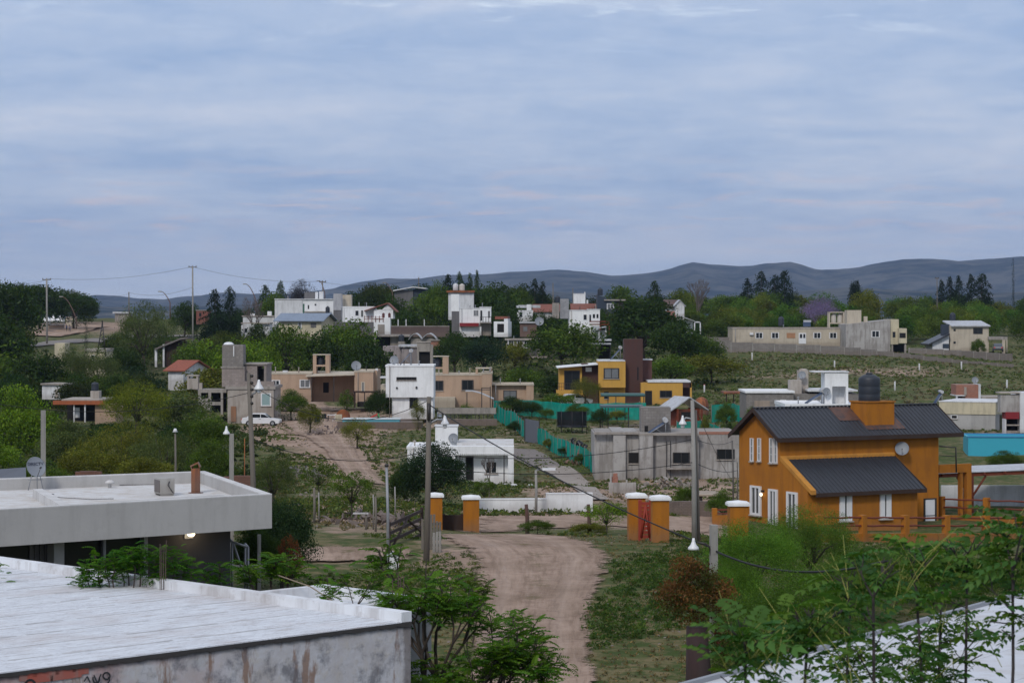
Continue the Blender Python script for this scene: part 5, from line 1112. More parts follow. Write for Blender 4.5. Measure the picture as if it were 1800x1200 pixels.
h = H('brick_shed', 'small rough brick shed behind the round green tree', 'shed', 914, 590, 372, 0); h.p('wall', W('dusty_brick', (.2, .12, .1), .4, kind='brick'), (914, 568, 944, 592, 0, 4)); h.p('roof', zinc, (913, 565.5, 946, 568, -.3, 4.3)); h.p('window', glass_l, (920, 574, 927, 582, -.05, 0))
dish(hpt(h, 948, 565, -1), .7, (0, -1, .3), 'satellite dish beside the rough brick shed', stand=.8)
h = H('low_white_house', 'low white house with a pale roof left of the red tiled roofs', 'house', 909, 562, 420, 0); h.p('wall', white2, (909, 545, 937, 565, 0, 6)); h.p('roof', zinc, (907, 536, 950, 541, 1, 6)); h.p('roof_room', white, (926, 535, 934, 546, -.1, 2)); h.win(913, 549, 918, 557, 0, 'window', glass, None)
def tiled(name, x0, x1, ye, yr, yb, d, label, wm=white2, rm=tile, dp=7, wins=(), yaw=0):
    h = H(name, label, 'house', x0+3, yb, d, yaw); u0, u1 = h.U(x0, 0), h.U(x1, 0); ev = h.Zl(ye, 0, 0); rg = h.Zl(yr, 0, dp/2); m = MB(); m.ext([(0, -1), (dp, -1), (dp, ev), (dp/2, rg-.1), (0, ev)], u0+.5, u1-.5, 'x'); h.mb('wall', wm, m); gable(h, 'roof', u0, u1, -.5, dp+.5, ev-.05, rg+.05, rm)
    for (a, b, c, e_) in wins: h.win(a, b, c, e_, 0, 'window', glass, frame_w, .08)
    return h
tiled('tiled_house', 936, 985, 547, 535, 560, 432, 'house with a red tiled roof left of the stone tower')
tiled('tiled_house', 1003, 1050, 543, 534, 560, 428, 'house with a red tiled roof right of the stone tower')
h = H('roof_tower', 'white square room with small openings above the red tiled roof', 'tower', 1008, 545, 440, 0); h.p('wall', white, (1008, 517, 1029, 548, 0, 3)); h.p('cap', white2, (1007.5, 515.5, 1029.5, 517, -.05, 3.05)); h.p('post', white2, (1027, 513, 1029, 515.5, 0, .3), (1031, 527, 1034, 535, 0, .3))
h = H('stone_tower_house', 'white house with a pale stone tower, above the round green tree', 'house', 1000, 592, 376, 0); h.p('wall', white, (1000, 546, 1034, 594, .5, 6), (1034.1, 544.5, 1054.5, 594, -.2, 6)); h.roof(1000, 1034, 544.5, .5, 6, white2, .15); h.roof(1034.2, 1054.5, 543, -.2, 6, white2, .15); h.p('tower', W('pale_stone_wall', (.36, .36, .38), .5, kind='block'), (985, 525, 999.8, 560, .2, 3))
h.win(1025, 553, 1032, 562, .5, 'window', glass, frame_w, .08); h.win(1036, 553, 1039, 565, -.2, 'window', glass, None); h.win(1042, 552, 1046, 559, -.2, 'window', glass, None); h.win(1048.5, 552, 1052, 559, -.2, 'window', glass, None); h.p('pergola_rail', woodred, (1036, 564, 1072, 566, -1.5, -1.3), (1036, 569, 1072, 571, -1.5, -1.3), (1054, 564, 1056, 590, -1.5, -1.3), (1070, 564, 1072, 590, -1.5, -1.3))
tank(H('tank_stand', 'small stand behind the stone tower under a black tank', 'stand', 977, 560, 400, 0), 980, 520, 532, 10, 1, label='black water tank left of the pale stone tower'); 
MB().box(-.6, .6, .4, 1.6, 0, 2.7).build('plinth', concrete, bpy.data.objects['tank_stand'])
h = H('blue_house', 'dark blue house with a sloping roofline and a white window', 'house', 1050, 565, 425, 0); m = MB(); a, b = h.U(1050, 0), h.U(1083, 0); m.ext([(a, -1), (b, -1), (b, h.Zl(531, 0, 0)), (a, h.Zl(518, 0, 0))], 0, 6, 'y'); h.mb('wall', slate, m); h.win(1067, 534, 1079, 543, 0, 'window', glass_l, frame_w, .1, 2); h.p('side_wing', W('umber_wall', (.07, .05, .05), .3), (1083.1, 529, 1096, 566, .4, 6)); h.p('roof', concrete, (1062, 526, 1100, 528.5, -.4, 6.3))
tank(h, 1055, 506, 519, 9.5, 2, label='black water tank on the dark blue house')
h = H('white_carport', 'white carport with a slanted sheet roof right of the round green tree', 'carport', 1040, 605, 352, 0); m = MB(); a, b = h.U(1040, 0), h.U(1066, 0); m.ext([(a, h.Zl(578, 0, 0)), (b, h.Zl(573.5, 0, 0)), (b, h.Zl(573.5, 0, 0)-.15), (a, h.Zl(578, 0, 0)-.15)], -.5, 4, 'y'); h.mb('roof', zinc, m); h.p('post', white2, (1052, 577, 1054, 605, 0, .2), (1063.5, 575, 1066, 605, 0, .2)); h.p('rear_wall', white2, (1046, 580, 1064, 605, 3.8, 4))
h = H('sheet_canopy', 'low white sheet canopy in front of the white carport', 'canopy', 1030, 625, 335, 0); h.p('roof', zinc, (1035, 603, 1074, 605.5, -1, 3), (1056, 596, 1075, 599, 1, 5)); h.p('post', frame_d, (1043, 605, 1044.5, 632, 0, .15), (1072, 605, 1073.5, 632, 0, .15)); h.p('rear_wall', dark, (1052, 599, 1073, 630, 4, 4.2))  # near-black rear wall: shade under the canopy painted into its colour
h = H('brown_wall', 'long low reddish brown wall below the arched house', 'wall', 687, 590, 368, 0); h.p('wall', W('mauve_brick', (.15, .10, .09), .4, kind='brick'), (687, 574, 790, 592, 0, .3)); h.p('coping', concrete, (687, 572.6, 790, 574, -.04, .34))
for x in (699, 713, 745): h.p('post', white2, (x, 561, x+1.5, 576, .4, .6))
h = H('vaulted_roof_house', 'house with pale vaulted sheet roofs below the brown wall', 'house', 720, 612, 352, 0); h.p('wall', concrete, (722, 594, 768, 614, .5, 5))
for a, b in ((718, 742), (741, 768)):
    ua, ub = h.U(a, 0), h.U(b, 0); z0 = h.Zl(596, 0, 0); pr = [(ua+(ub-ua)*t, z0+.9*math.sin(math.pi*t)) for t in [i/8 for i in range(9)]]; h.mb('vaulted_roof', zinc, MB().ext(pr+[(p[0], p[1]-.1) for p in reversed(pr)], -.3, 5.5, 'y'))
h = H('concrete_carport', 'concrete slab carport with dark shade below the arched house', 'carport', 656, 612, 358, 0); h.p('slab', concrete, (655, 588, 720, 591.5, -.3, 5)); h.p('post', concrete, (658, 591.5, 660, 614, 0, .2), (686, 591.5, 700, 614, 1, 1.4)); h.p('rear_wall', dark, (660, 592, 686, 612, 4, 4.2)); tank(h, 705.5, 587.5, 600, 10, -1, label='black water tank at the right end of the concrete carport'); h.p('tank_plinth', concrete, (700, 600, 711, 614, -1.8, -.2))  # carport's shade is painted as a near-black sheet at the back
h = H('shabby_house', 'small shabby pale house behind the solar heater of the white cube house', 'house', 673, 642, 322, 0); h.p('wall', W('shabby_wall', (.33, .29, .29), .6), (673, 608, 706, 645, 1, 5), (706.1, 612, 734, 645, .4, 5)); h.p('roof', zinc, (700, 606, 735, 609.5, 0, 5.2)); h.win(684, 618, 691, 626, 1, 'window', glass, None)
h = H('tank_tower', 'grey concrete tower with a tall dark opening behind the white cube house', 'tower', 733, 660, 318, 0); h.p('wall', concrete, (733, 602, 756, 618, 0, 2.5), (733, 618, 736.5, 660, 0, 2.5), (756, 606, 760.5, 660, .1, 2.5)); h.p('opening', dark, (736.5, 618, 756, 660, .5, 2.4)); h.p('cap', concrete_l, (732, 600.5, 757, 602, -.1, 2.6))
h = H('brick_shed', 'small brick shed right of the grey concrete tower', 'shed', 757, 612, 345, 0); h.p('wall', brick, (757, 599, 772, 614, 0, 3)); h.p('roof', concrete, (756, 597, 773, 599, -.2, 3.2))
h = H('white_wall_house', 'low white walled house behind the bright green tree', 'house', 424, 595, 388, 0); h.p('wall', white2, (424, 571, 447, 597, 0, 5), (447.1, 568, 474, 597, .5, 5)); h.roof(424, 474, 567, 0, 5, concrete_l); h.win(430, 577, 435, 584, 0, 'window', glass, None)
h = H('domed_house', 'white house with small chimney turrets left of the block shaped house', 'house', 427, 575, 425, 0); h.p('wall', white2, (427, 556, 482, 578, 0, 6)); h.p('chimney', white, (440, 551, 447, 556, 1, 2), (470, 547, 477, 556, 1, 2)); h.p('roof', concrete_l, (425, 554.5, 483, 556.5, -.2, 6.2)); tank(h, 486.5, 550, 557, 8, -1, label='small black water tank at the left corner of the block shaped house'); h.p('tank_stand', concrete, (483, 557, 490, 576, -1.6, -.4))
h = H('brick_house', 'distant red brick house on the left skyline beside the tall power pole', 'house', 345, 568, 450, 0); h.p('wall', W('far_brick', (.22, .08, .06), .3), (345, 546, 366, 570, 0, 5)); h.p('roof', concrete, (344, 544.5, 367, 546, -.1, 5.1)); h.win(350, 550, 354, 556, 0, 'window', glass, None)
tiled('gabled_house', 1168, 1192, 540, 527, 552, 440, 'distant house with a dark red roof right of the dark conifer', white2, rustroof); h = H('white_gable', 'small white gabled house on the skyline left of the leafless tree', 'house', 1186, 556, 436, 0); m = MB(); ua, ub = h.U(1187, 0), h.U(1203, 0); z0 = h.Zl(537, 0, 0); m.ext([(ua, -1), (ub, -1), (ub, z0), ((ua+ub)/2, z0+.9), (ua, z0)], 0, 5, 'y'); h.mb('wall', white2, m); m = MB(); um = (ua+ub)/2; m.ext([(ua-.3, z0-.1), (um, z0+1.1), (ub+.3, z0-.1), (ub+.3, z0-.2), (um, z0+.95), (ua-.3, z0-.2)], -.3, 5.3, 'y'); h.mb('roof', zinc, m)
tiled('tiled_house', 1171, 1188, 556, 547, 575, 400, 'small house with an orange red roof right of the biggest dark tree', W('orange_wall', (.28, .09, .05), .3))
h = H('white_shed', 'white open framed shed right of the dark trees, above the field', 'shed', 1203, 585, 372, 0); m = MB(); a, b = h.U(1200, 0), h.U(1222, 0); m.ext([(a, h.Zl(556, 0, 0)), (b, h.Zl(564, 0, 0)), (b, h.Zl(564, 0, 0)-.1), (a, h.Zl(556, 0, 0)-.1)], 0, 4, 'y'); h.mb('roof', zinc, m); h.p('frame', white2, (1220, 565, 1232, 567, 0, .2), (1220, 565, 1222, 587, 0, .2), (1230, 565, 1232, 587, 0, .2)); h.p('wall', white2, (1205, 563, 1218, 587, 3, 3.2))
# ================================================================== right side, upper field
h = H('long_house', 'long single storey beige building with a row of windows above the field', 'building', 1288, 606, 402, 0)
h.p('wall', beige, (1288, 577, 1487, 609, 0, 9)); h.roof(1288, 1487, 575.5, 0, 9, concrete_l, .25); h.p('door', whitepl, (1404, 585, 1417, 604, -.08, 0)); h.p('boarded_window', W('orange_board', (.42, .22, .12), .3), (1383, 585, 1398, 594, -.06, 0)); h.p('shutter', beige, (1300, 587, 1313, 606, -.06, 0))
for x in (1328, 1356, 1430, 1458): h.win(x, 585, x+13, 594, 0, 'window', glass, frame_w, .12, 2)
h.win(1406, 587, 1410, 594, -.08, 'door_pane', glass, None); h.win(1412, 587, 1415.5, 594, -.08, 'door_pane', glass, None); h.p('air_conditioner', whitepl, (1318, 584.5, 1324, 588.5, -.4, 0))
h.p('solar_heater', zinc, (1413, 562.5, 1426, 566, 2, 2.6)); h.p('solar_panel', panelm, (1412, 566, 1425, 574, 1.6, 2)); h.p('tank_rack', beige, (1457, 549, 1459, 576, 3, 5), (1482, 549, 1484.5, 576, 3, 5), (1457, 548, 1484.5, 549.5, 3, 5), (1459, 567, 1482, 569, 3, 5))
tank(h, 1465, 550.5, 567, 10, 4, tankwhite, label='left white water tank in the rack on the long beige building'); tank(h, 1476.5, 550.5, 567, 10, 4, tankwhite, label='right white water tank in the rack on the long beige building'); tank(h, 1373, 556, 573, 10, 8, label='black water tank behind the roof of the long beige building')
h = H('grey_block_house', 'grey rendered two storey block at the right end of the long beige building', 'house', 1487, 622, 395, 0); m = MB(); a, b = h.U(1487, 0), h.U(1565, 0); m.ext([(a, -1), (b, -1), (b, h.Zl(562, 0, 0)), (a, h.Zl(570, 0, 0))], 0, 9, 'y'); h.mb('wall', plaster, m); h.win(1532, 582, 1546, 592, 0, 'window', glass, frame_w, .12, 2)
h.p('tower', beige, (1489, 545, 1514, 572, 3, 6)); h.p('vent', beige, (1519, 556, 1525, 567, 3, 4)); h.p('side_room', cream, (1565.1, 561, 1580, 605, .3, 8)); h.p('balcony_room', cream, (1580.1, 577, 1594, 603, -1, 6)); h.win(1581, 585, 1592, 594, -1, 'window', dark, None); h.p('post', concrete, (1567, 605, 1570, 622, .4, .8), (1590, 603, 1593, 622, -.8, -.4)); h.p('opening', dark, (1570, 605, 1590, 622, 5, 5.2)); h.win(1569, 583, 1574, 593, .3, 'window', glass, None)
def bwall(name, label, pts, mat, th=.25):          # pts (px, d, ytop) : wall following the ground
    a0 = gp(pts[0][0], pts[0][1]); e = empty(name, a0, 0, label, 'wall'); m = MB(); mp = MB(); k = 0
    for (p, d, yt), (p2, d2, yt2) in zip(pts, pts[1:]):
        A = Vector((X(p, d)-a0.x, d-a0.y)); B = Vector((X(p2, d2)-a0.x, d2-a0.y)); n = max(1, int((B-A).length/3.2))
        for q in range(n):
            P = A.lerp(B, q/n); Q = A.lerp(B, (q+1)/n); z = Z(yt+(yt2-yt)*(q+.5)/n, d+(d2-d)*(q+.5)/n)-a0.z; zb_ = min(zg(P.x+a0.x, P.y+a0.y), zg(Q.x+a0.x, Q.y+a0.y))-a0.z-.8
            m.prism([(P.x, P.y), (Q.x, Q.y), (Q.x, Q.y+th), (P.x, P.y+th)], zb_, z); mp.box(P.x-.09, P.x+.09, P.y-.06, P.y+th+.06, zb_, z+.05)
    m.build('wall_panel', mat, e); o = mp.build('pier', polecon, e); return e
bwall('boundary_wall', 'long grey boundary wall of concrete slabs across the top of the field', [(1236, 396, 594), (1285, 394, 601), (1400, 391, 605), (1485, 388, 609), (1600, 376, 622), (1700, 362, 634), (1782, 352, 640)], block_w)
bwall('boundary_wall', 'short pale boundary wall climbing left of the long beige building', [(1241, 410, 591), (1288, 408, 594)], block_w)
bwall('boundary_wall', 'upper grey boundary wall in front of the beige house at the right', [(1598, 392, 611), (1690, 386, 616), (1780, 372, 622)], block_w)
h = H('villa', 'beige two storey house with a pale roof at the far right', 'house', 1670, 618, 392, 0); h.p('wall', beige, (1670, 572, 1738, 622, 0, 7)); m = MB(); a, b = h.U(1671, 0), h.U(1740, 0); z0 = h.Zl(573, 0, 0); m.prism([(a, -.5), (b, -.5), (b, 7.5), (a, 7.5)], [z0-.1, z0-.1, z0+.7, z0+.7], [z0+.1, z0+.1, z0+.9, z0+.9]); h.mb('roof', zinc, m)
h.win(1711, 577, 1727, 586, 0, 'window', glass, frame_d, .1, 2); h.win(1676, 578, 1680, 582, 0, 'window', glass, None); h.win(1676, 600, 1680, 604, 0, 'window', glass, None); h.p('chimney', slate, (1657, 570, 1669, 598, 1, 3)); h.p('carport_roof', concrete, (1738.2, 592, 1771, 597, -1, 5)); h.p('carport_post', beige, (1762, 597, 1767, 622, -1, -.6), (1769, 597, 1771, 622, 4, 4.4))
a, b = h.U(1640, -1), h.U(1669, -1); z0 = h.Zl(602, 0, 0); m = MB(); m.ext([(a, -1), (b, -1), (b, h.Zl(588, 0, 0)), (a, z0)], -.5, 6, 'y'); h.mb('side_wing', white2, m); m = MB(); m.ext([(a-.8, z0-.2), (b, h.Zl(586, 0, 0)), (b, h.Zl(588.5, 0, 0)), (a-.8, z0-.45)], -1.2, 6.5, 'y'); h.mb('side_roof', metalroof, m)
h.p('garage_door', slate, (1657, 604, 1668, 612, -.56, -.5)); tank(h, 1674.5, 549, 567, 10, 8.5, label='black water tank behind the beige villa at the far right'); h.p('tank_stand', concrete, (1670, 567, 1679, 576, 7.6, 9.2))
# ================================================================== right side, lower
h = H('grey_flat_house', 'grey block house with a white roof edge and a tall chimney, below the field', 'house', 1312, 735, 238, 0)
h.p('wall', block_w, (1312, 692, 1395, 738, 0, 7), (1395.1, 692, 1510, 738, 1.5, 8)); h.p('roof', white, (1310, 687, 1397, 690.5, -.2, 7.2)); h.p('rear_roof', white2, (1420, 685, 1508, 688, 1.2, 8)); h.p('parapet', concrete, (1312, 690.5, 1395, 692, -.1, 0.3)); h.win(1372, 703, 1381.5, 717, 0, 'window', dark, frame_w, .06); h.p('boarded_window', W('board', (.32, .26, .21), .3), (1326, 704, 1353, 718, -.05, 0))
h.p('chimney', concrete_l, (1389, 668, 1409, 694, 2, 4), (1404, 651, 1421, 692, 4.1, 5.6)); m = MB(); m.lathe([(.5, 0), (.45, .12), (.2, .2)], (h.U(1412, 4.8), 4.8, h.Zl(651, 0, 4.8)), 12); h.mb('chimney_cap', concrete_l, m); dish(hpt(h, 1410, 659, 3.4), .4, (-.2, -1, .3), 'satellite dish on the chimney of the grey block house', stand=.2)
h = H('white_flat_house', 'white flat roofed building with a niche tower behind the orange house', 'house', 1381, 760, 200, 0); h.p('wall', white, (1381, 714, 1512, 765, 0, 8)); h.roof(1381, 1512, 709.5, 0, 8, white, .3); h.p('tower', white, (1450, 654, 1463, 712, 1, 3.5), (1487, 654, 1491, 712, 1, 3.5), (1463, 654, 1487, 679, 1, 3.5)); h.p('niche', white2, (1463, 679, 1487, 711, 2.2, 2.4)); m = MB(); a = h.U(1470, 1); m.prism([(a-2.0, .9), (a+1.1, .9), (a+1.1, 3.6), (a-2.0, 3.6)], h.Zl(654, 0, 1)-.02, h.Zl(652.5, 0, 1)); h.mb('tower_cap', white2, m)
dish(hpt(h, 1453, 688, .6), .33, (.2, -1, .3), 'satellite dish beside the white niche tower', stand=.6); solar(h, 1418, 690, 1448, 709, .8, 'solar water heater beside the white niche tower', 1.4)
h = H('cream_flat_house', 'flat roofed cream and grey house right of the orange house', 'house', 1651, 762, 236, -24)
u1 = h.U(1750, 0); zt_ = h.Zl(706, 0, 0); zm_ = h.Zl(727, 0, 0); h.mb('wall', W('grey_wall', (.42, .41, .40), .25), MB().box(.1, u1-.05, .1, 7.9, -1, zm_)); h.mb('parapet_band', cream, MB().box(0, u1, 0, 8, zm_, zt_)); h.mb('roof', white2, MB().box(-.05, u1+.05, -.05, 8.05, zt_, zt_+.1)); h.win(1672, 730, 1683, 735, .1, 'window', dark, frame_w, .05)
h.mb('window', glass, MB().box(u1-.06, u1-.02, 2.2, 4.4, .1, 1.9)); [h.mb('mullion', frame_d, MB().box(u1-.04, u1, q_, q_+.15, .1, 1.95)) for q_ in (2.1, 3.2, 4.35)]
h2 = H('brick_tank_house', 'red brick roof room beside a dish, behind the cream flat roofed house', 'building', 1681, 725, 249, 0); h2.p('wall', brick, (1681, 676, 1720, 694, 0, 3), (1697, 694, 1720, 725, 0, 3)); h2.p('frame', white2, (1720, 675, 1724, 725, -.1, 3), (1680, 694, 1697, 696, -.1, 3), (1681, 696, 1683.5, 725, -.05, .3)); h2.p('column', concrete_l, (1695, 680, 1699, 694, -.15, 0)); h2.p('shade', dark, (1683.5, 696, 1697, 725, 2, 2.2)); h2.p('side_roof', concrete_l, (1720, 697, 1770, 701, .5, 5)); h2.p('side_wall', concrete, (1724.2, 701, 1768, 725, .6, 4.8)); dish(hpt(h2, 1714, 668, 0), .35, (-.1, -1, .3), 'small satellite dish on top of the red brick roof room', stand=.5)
h = H('barbecue_chimney', 'grey barbecue chimney with a maroon hood at the right edge', 'barbecue', 1759, 765, 228, 0); h.p('stack', plaster, (1759, 694, 1793, 724, 0, 1.5)); h.p('hood', redcloth, (1768, 724, 1792, 736, -.3, 1.4)); h.p('opening', dark, (1769, 736, 1792, 757, 1.0, 1.2)); h.p('side_wall', white2, (1793.1, 690, 1830, 770, -.3, 4), (1766, 736, 1769, 770, -.2, 1)); h.p('base', concrete, (1769, 757, 1792, 770, -.2, 1.2)); h.p('shelf', concrete_l, (1769, 746, 1792, 748, -.1, 1)); h.p('cap', concrete_l, (1757, 689, 1795, 691.5, -.2, 1.7))
hs = H('mast', 'grey antenna mast left of the cream flat roofed house', 'mast', 1643, 716, 240, 0); solar(hs, 1642, 691, 1656, 714, 0, 'solar water heater left of the cream flat roofed house', 1.4); hs.o.name = 'heater_stand'; hs.o['label'] = 'small stand carrying the solar heater left of the cream house'; hs.o['category'] = 'stand'; hs.p('base', concrete, (1641, 714, 1660, 760, 0, 1.6))
h = H('raised_pool', 'large raised turquoise swimming pool at the right edge', 'pool', 1702, 806, 200, -6); a = h.U(1702, 0); b = a+11; zt_ = h.Zl(768, 0, 0); h.mb('pool_shell', skyblue, MB().box(a, b, 0, .2, -.4, zt_).box(a, a+.2, .2, 5, -.4, zt_).box(b-.2, b, .2, 5, -.4, zt_).box(a+.2, b-.2, 4.8, 5, -.4, zt_)); h.mb('water', S('water', (.02, .12, .3), .05), MB().box(a+.2, b-.2, .2, 4.8, -.4, zt_-.15)); h.mb('rim', S('pool_rim', (.04, .22, .45), .5), MB().box(a-.08, b, -.08, .22, zt_, zt_+.08).box(a-.08, b, 4.8, 5.1, zt_, zt_+.08))
h = H('open_shed', 'low open shed with a rusty brown roof beside the dark green net', 'shed', 1276, 712, 254, 0); h.p('roof', rust, (1273, 689, 1312, 692, -.3, 4)); h.p('post', wooddark, (1276, 692, 1278, 714, 0, .12), (1303, 692, 1305, 714, 0, .12), (1289, 692, 1290.5, 710, 3.6, 3.8))
e = empty('rusty_tank', gp(1233, 262), 0, 'rusty brown domed tank right of the yellow house', 'tank'); MB().lathe([(.75, -.2), (.8, .2), (.8, 1.3), (.65, 1.75), (.3, 2.0), (.05, 2.05)], k=18).build('tank_body', rust, e); MB().lathe([(.82, .9), (.84, .95), (.82, 1.0)], k=18).build('band', rustroof, e)
for i, (px, d) in enumerate(((1238, 300), (1346, 285), (1322, 372), (1467, 350), (1616, 340), (1573, 300), (1770, 300), (1690, 345))):
    g_ = gp(px, d); e = empty('boundary_stake', g_, 0, ['white stake in the field right of the brown tower', 'short white stake in the field above the grey block house', 'white stake under the left windows of the long beige building', 'white stake in the middle of the upper field', 'white stake below the grey rendered block', 'white stake above the black roof tank', 'white stake nearest the right edge of the field', 'white stake below the beige villa'][i], 'stake', 'white stakes in the field'); MB().box(-.09, .09, -.09, .09, -.3, 1.15).build('post', white2, e); MB().box(-.10, .10, -.10, .10, 1.15, 1.2).build('tip', redm if i == 0 else white, e)
# ================================================================== left side
def roadp(name, pts, wd, lift=.15, mat=None):           # centre line (px, d), width
    P = [Vector((X(p, d), d, 0)) for p, d in pts]; V = []; E = []; A = []; m = 0; n = 8; k = 0; tot = 0
    for a, b in zip(P, P[1:]):
        L_ = (b-a).length; t = (b-a).normalized(); nn = Vector((-t.y, t.x, 0)); q = max(2, int(L_/3))
        for i in range(q+1):
            c = a.lerp(b, i/q)
            for j in range(n): u = j/(n-1)*2-1; p = c+nn*u*wd/2; V.append((p.x, p.y, zg(p.x, p.y)+lift)); E.append(.6*min(1, (1-abs(u))*4)); A.append(u)
            m += 1
    return link_mesh(name, np_mesh(name, V, gridq(m, n), mat or ROAD, {'edge': ('FLOAT', E), 'across': ('FLOAT', A)}, True), kind='structure')
roadp('hill_road', [(20, 430), (120, 455), (215, 470), (330, 490)], 9, .2, W('far_asphalt', (.22, .21, .2), .3)); roadp('dirt_lane', [(60, 480), (110, 510), (150, 545)], 12, .25)
e = None
for i, (px, w_) in enumerate(((82, 11), (92, 12), (103, 12))):
    d = 540; s = F/d; g_ = Vector((X(px, d), d+i, Z(576, d))); e = empty('market_tent', g_, 0, ['white pyramid tent at the left, leftmost of three', 'white pyramid tent in the middle of three at the left', 'white pyramid tent at the left, rightmost of three'][i], 'tent', 'white market tents'); r = w_/s*.55; m = MB(); n = 0; zt_ = (576-554)/s; ze = (576-562.5)/s
    m.v += [(-r, -r, ze), (r, -r, ze), (r, r, ze), (-r, r, ze), (0, 0, zt_), (-r, -r, ze-.3), (r, -r, ze-.3), (r, r, ze-.3), (-r, r, ze-.3)]; m.f += [(0, 1, 4), (1, 2, 4), (2, 3, 4), (3, 0, 4), (5, 6, 1, 0), (6, 7, 2, 1), (7, 8, 3, 2), (8, 5, 0, 3)]; m.sm += [False]*8; m.build('canopy', white, e)
    for sx in (-1, 1):
        for sy in (-1, 1): MB().tube([(sx*r*.95, sy*r*.95, -.3), (sx*r*.95, sy*r*.95, ze)], .05, 5).build('leg', steel, e)
h = H('kiosk', 'small beige kiosk right of the white tents', 'kiosk', 116, 574, 538, 0); h.p('wall', beige, (116, 558, 131, 576, 0, 2.5)); h.p('roof', concrete_l, (115, 556.5, 132, 558, -.2, 2.7)); h.p('opening', concrete, (119, 562, 128, 567, -.06, 0))
h = H('stall_counter', 'low brown market stall under the white tents', 'stall', 86, 577, 530, 0); h.p('counter', tan, (86, 571, 112, 578, 0, 1)); h.p('top', white2, (85, 570, 113, 571, -.1, 1.1))
def person(px, d, label, shirt, pants, turn=0, walk=.15):
    g_ = gp(px, d); e = empty('person', g_, turn, label, 'person')
    J = [((0, 0, .95), .15), ((0, 0, 1.2), .16), ((0, 0, 1.42), .17), ((0, 0, 1.52), .06), ((0, 0, 1.60), .09), ((0, 0, 1.70), .085),
         ((.19, 0, 1.42), .06), ((.24, -.03, 1.15), .048), ((.22, -.12, .9), .035), ((-.19, 0, 1.42), .06), ((-.24, .03, 1.15), .048), ((-.22, -.06, .9), .035),
         ((.10, 0, .88), .09), ((.11, -walk, .48), .065), ((.11, -walk*.6, .06), .045), ((.11, -walk*.6-.14, .03), .035), ((-.10, 0, .88), .09), ((-.11, walk*.3, .48), .065), ((-.11, walk*1.2, .06), .045), ((-.11, walk*1.2-.13, .03), .035)]
    ed = [(0, 1), (1, 2), (2, 3), (3, 4), (4, 5), (2, 6), (6, 7), (7, 8), (2, 9), (9, 10), (10, 11), (0, 12), (12, 13), (13, 14), (14, 15), (0, 16), (16, 17), (17, 18), (18, 19)]
    me = bpy.data.meshes.new('body'); me.from_pydata([j[0] for j in J], ed, []); o = bpy.data.objects.new('body', me); C.objects.link(o); o.parent = e
    md = o.modifiers.new('skin', 'SKIN'); 
    for i, j in enumerate(J): me.skin_vertices[0].data[i].radius = (j[1], j[1]*.8)
    me.skin_vertices[0].data[0].use_root = True; sb = o.modifiers.new('sub', 'SUBSURF'); sb.levels = 1; sb.render_levels = 1
    m, t, b = mk('clothed_'+label[:12]); sp = nd(t, 'ShaderNodeSeparateXYZ'); t.links.new(nd(t, 'ShaderNodeTexCoord').outputs['Object'], sp.inputs[0]); r = nd(t, 'ShaderNodeValToRGB'); r.color_ramp.interpolation = 'CONSTANT'; t.links.new(mth(t, 'DIVIDE', sp.outputs[2], 1.8), r.inputs[0]); el = r.color_ramp.elements; el[0].position = 0; el[0].color = (*pants, 1); el[1].position = .54; el[1].color = (*shirt, 1); k = el.new(.83); k.color = (.3, .17, .11, 1); t.links.new(r.outputs[0], b.inputs['Base Color']); me.materials.append(m)
    MB().lathe([(.02, .13), (.07, .11), (.10, .04), (.095, -.02)], (0, .015, 1.66), 12).build('hair', S('hair', (.015, .01, .008), .8), e); return e
person(117, 512, 'person in dark clothes standing in front of the kiosk, on the left', (.03, .04, .08), (.02, .02, .03), 2.5); person(122.5, 510, 'person in a grey top beside the other at the kiosk', (.15, .13, .15), (.03, .03, .05), .6)
h = H('lattice_mast', 'dark lattice mast right of the cypress column', 'mast', 176, 620, 315, 0); m = MB(); hh = h.Zl(566, 0, 0)
for (a, b) in ((-.45, .1), (.75, .5)): m.tube([(a, 0, -.5), (.3, 0, hh)], .07, 5)
for k in range(7): z = hh*(k+.3)/8; f = 1-z/hh; m.tube([(.3-.75*f, 0, z), (.3+.45*f*.9, 0, z+hh/9)], .04, 4)
h.mb('lattice', frame_d, m); h.mb('cap', frame_d, MB().box(.2, .4, -.1, .1, hh, hh+.2))
h = H('pale_building', 'pale cream building glimpsed behind the cypress column', 'building', 150, 665, 330, 0); h.p('wall', cream, (150, 618, 186, 668, 0, 6)); h.p('roof', concrete_l, (149, 613, 187, 618, -.2, 6.2)); h.p('left_wing', cream, (96, 603, 114, 660, 1, 5)); h.win(160, 624, 166, 632, 0, 'window', glass, frame_w, .06)
h = H('far_shed', 'distant shed with a whitish roof at the left skyline', 'shed', 200, 565, 520, 0); h.p('wall', concrete, (202, 551, 226, 567, 0, 4)); h.p('roof', zinc, (198, 547.5, 228, 551, -.4, 4.4))
h = H('dark_hut', 'hut with a sloping dark roof and white corner post behind bright trees', 'hut', 283, 640, 332, 0); m = MB(); a, b, c = h.U(274, 0), h.U(318, 0), h.U(332, 0); m.ext([(a, h.Zl(612, 0, 0)), (b, h.Zl(594, 0, 0)), (c, h.Zl(592, 0, 0)), (c, h.Zl(595, 0, 0)), (b, h.Zl(597, 0, 0)), (a, h.Zl(615, 0, 0))], -1, 5, 'y'); h.mb('roof', W('grey_sheet2', (.16, .14, .13), .4), m); h.p('wall', wooddark, (290, 600, 325, 645, 0, 4)); h.p('post', white2, (286, 605, 289, 645, -.6, -.3), (272, 612, 276, 645, -.6, -.3))
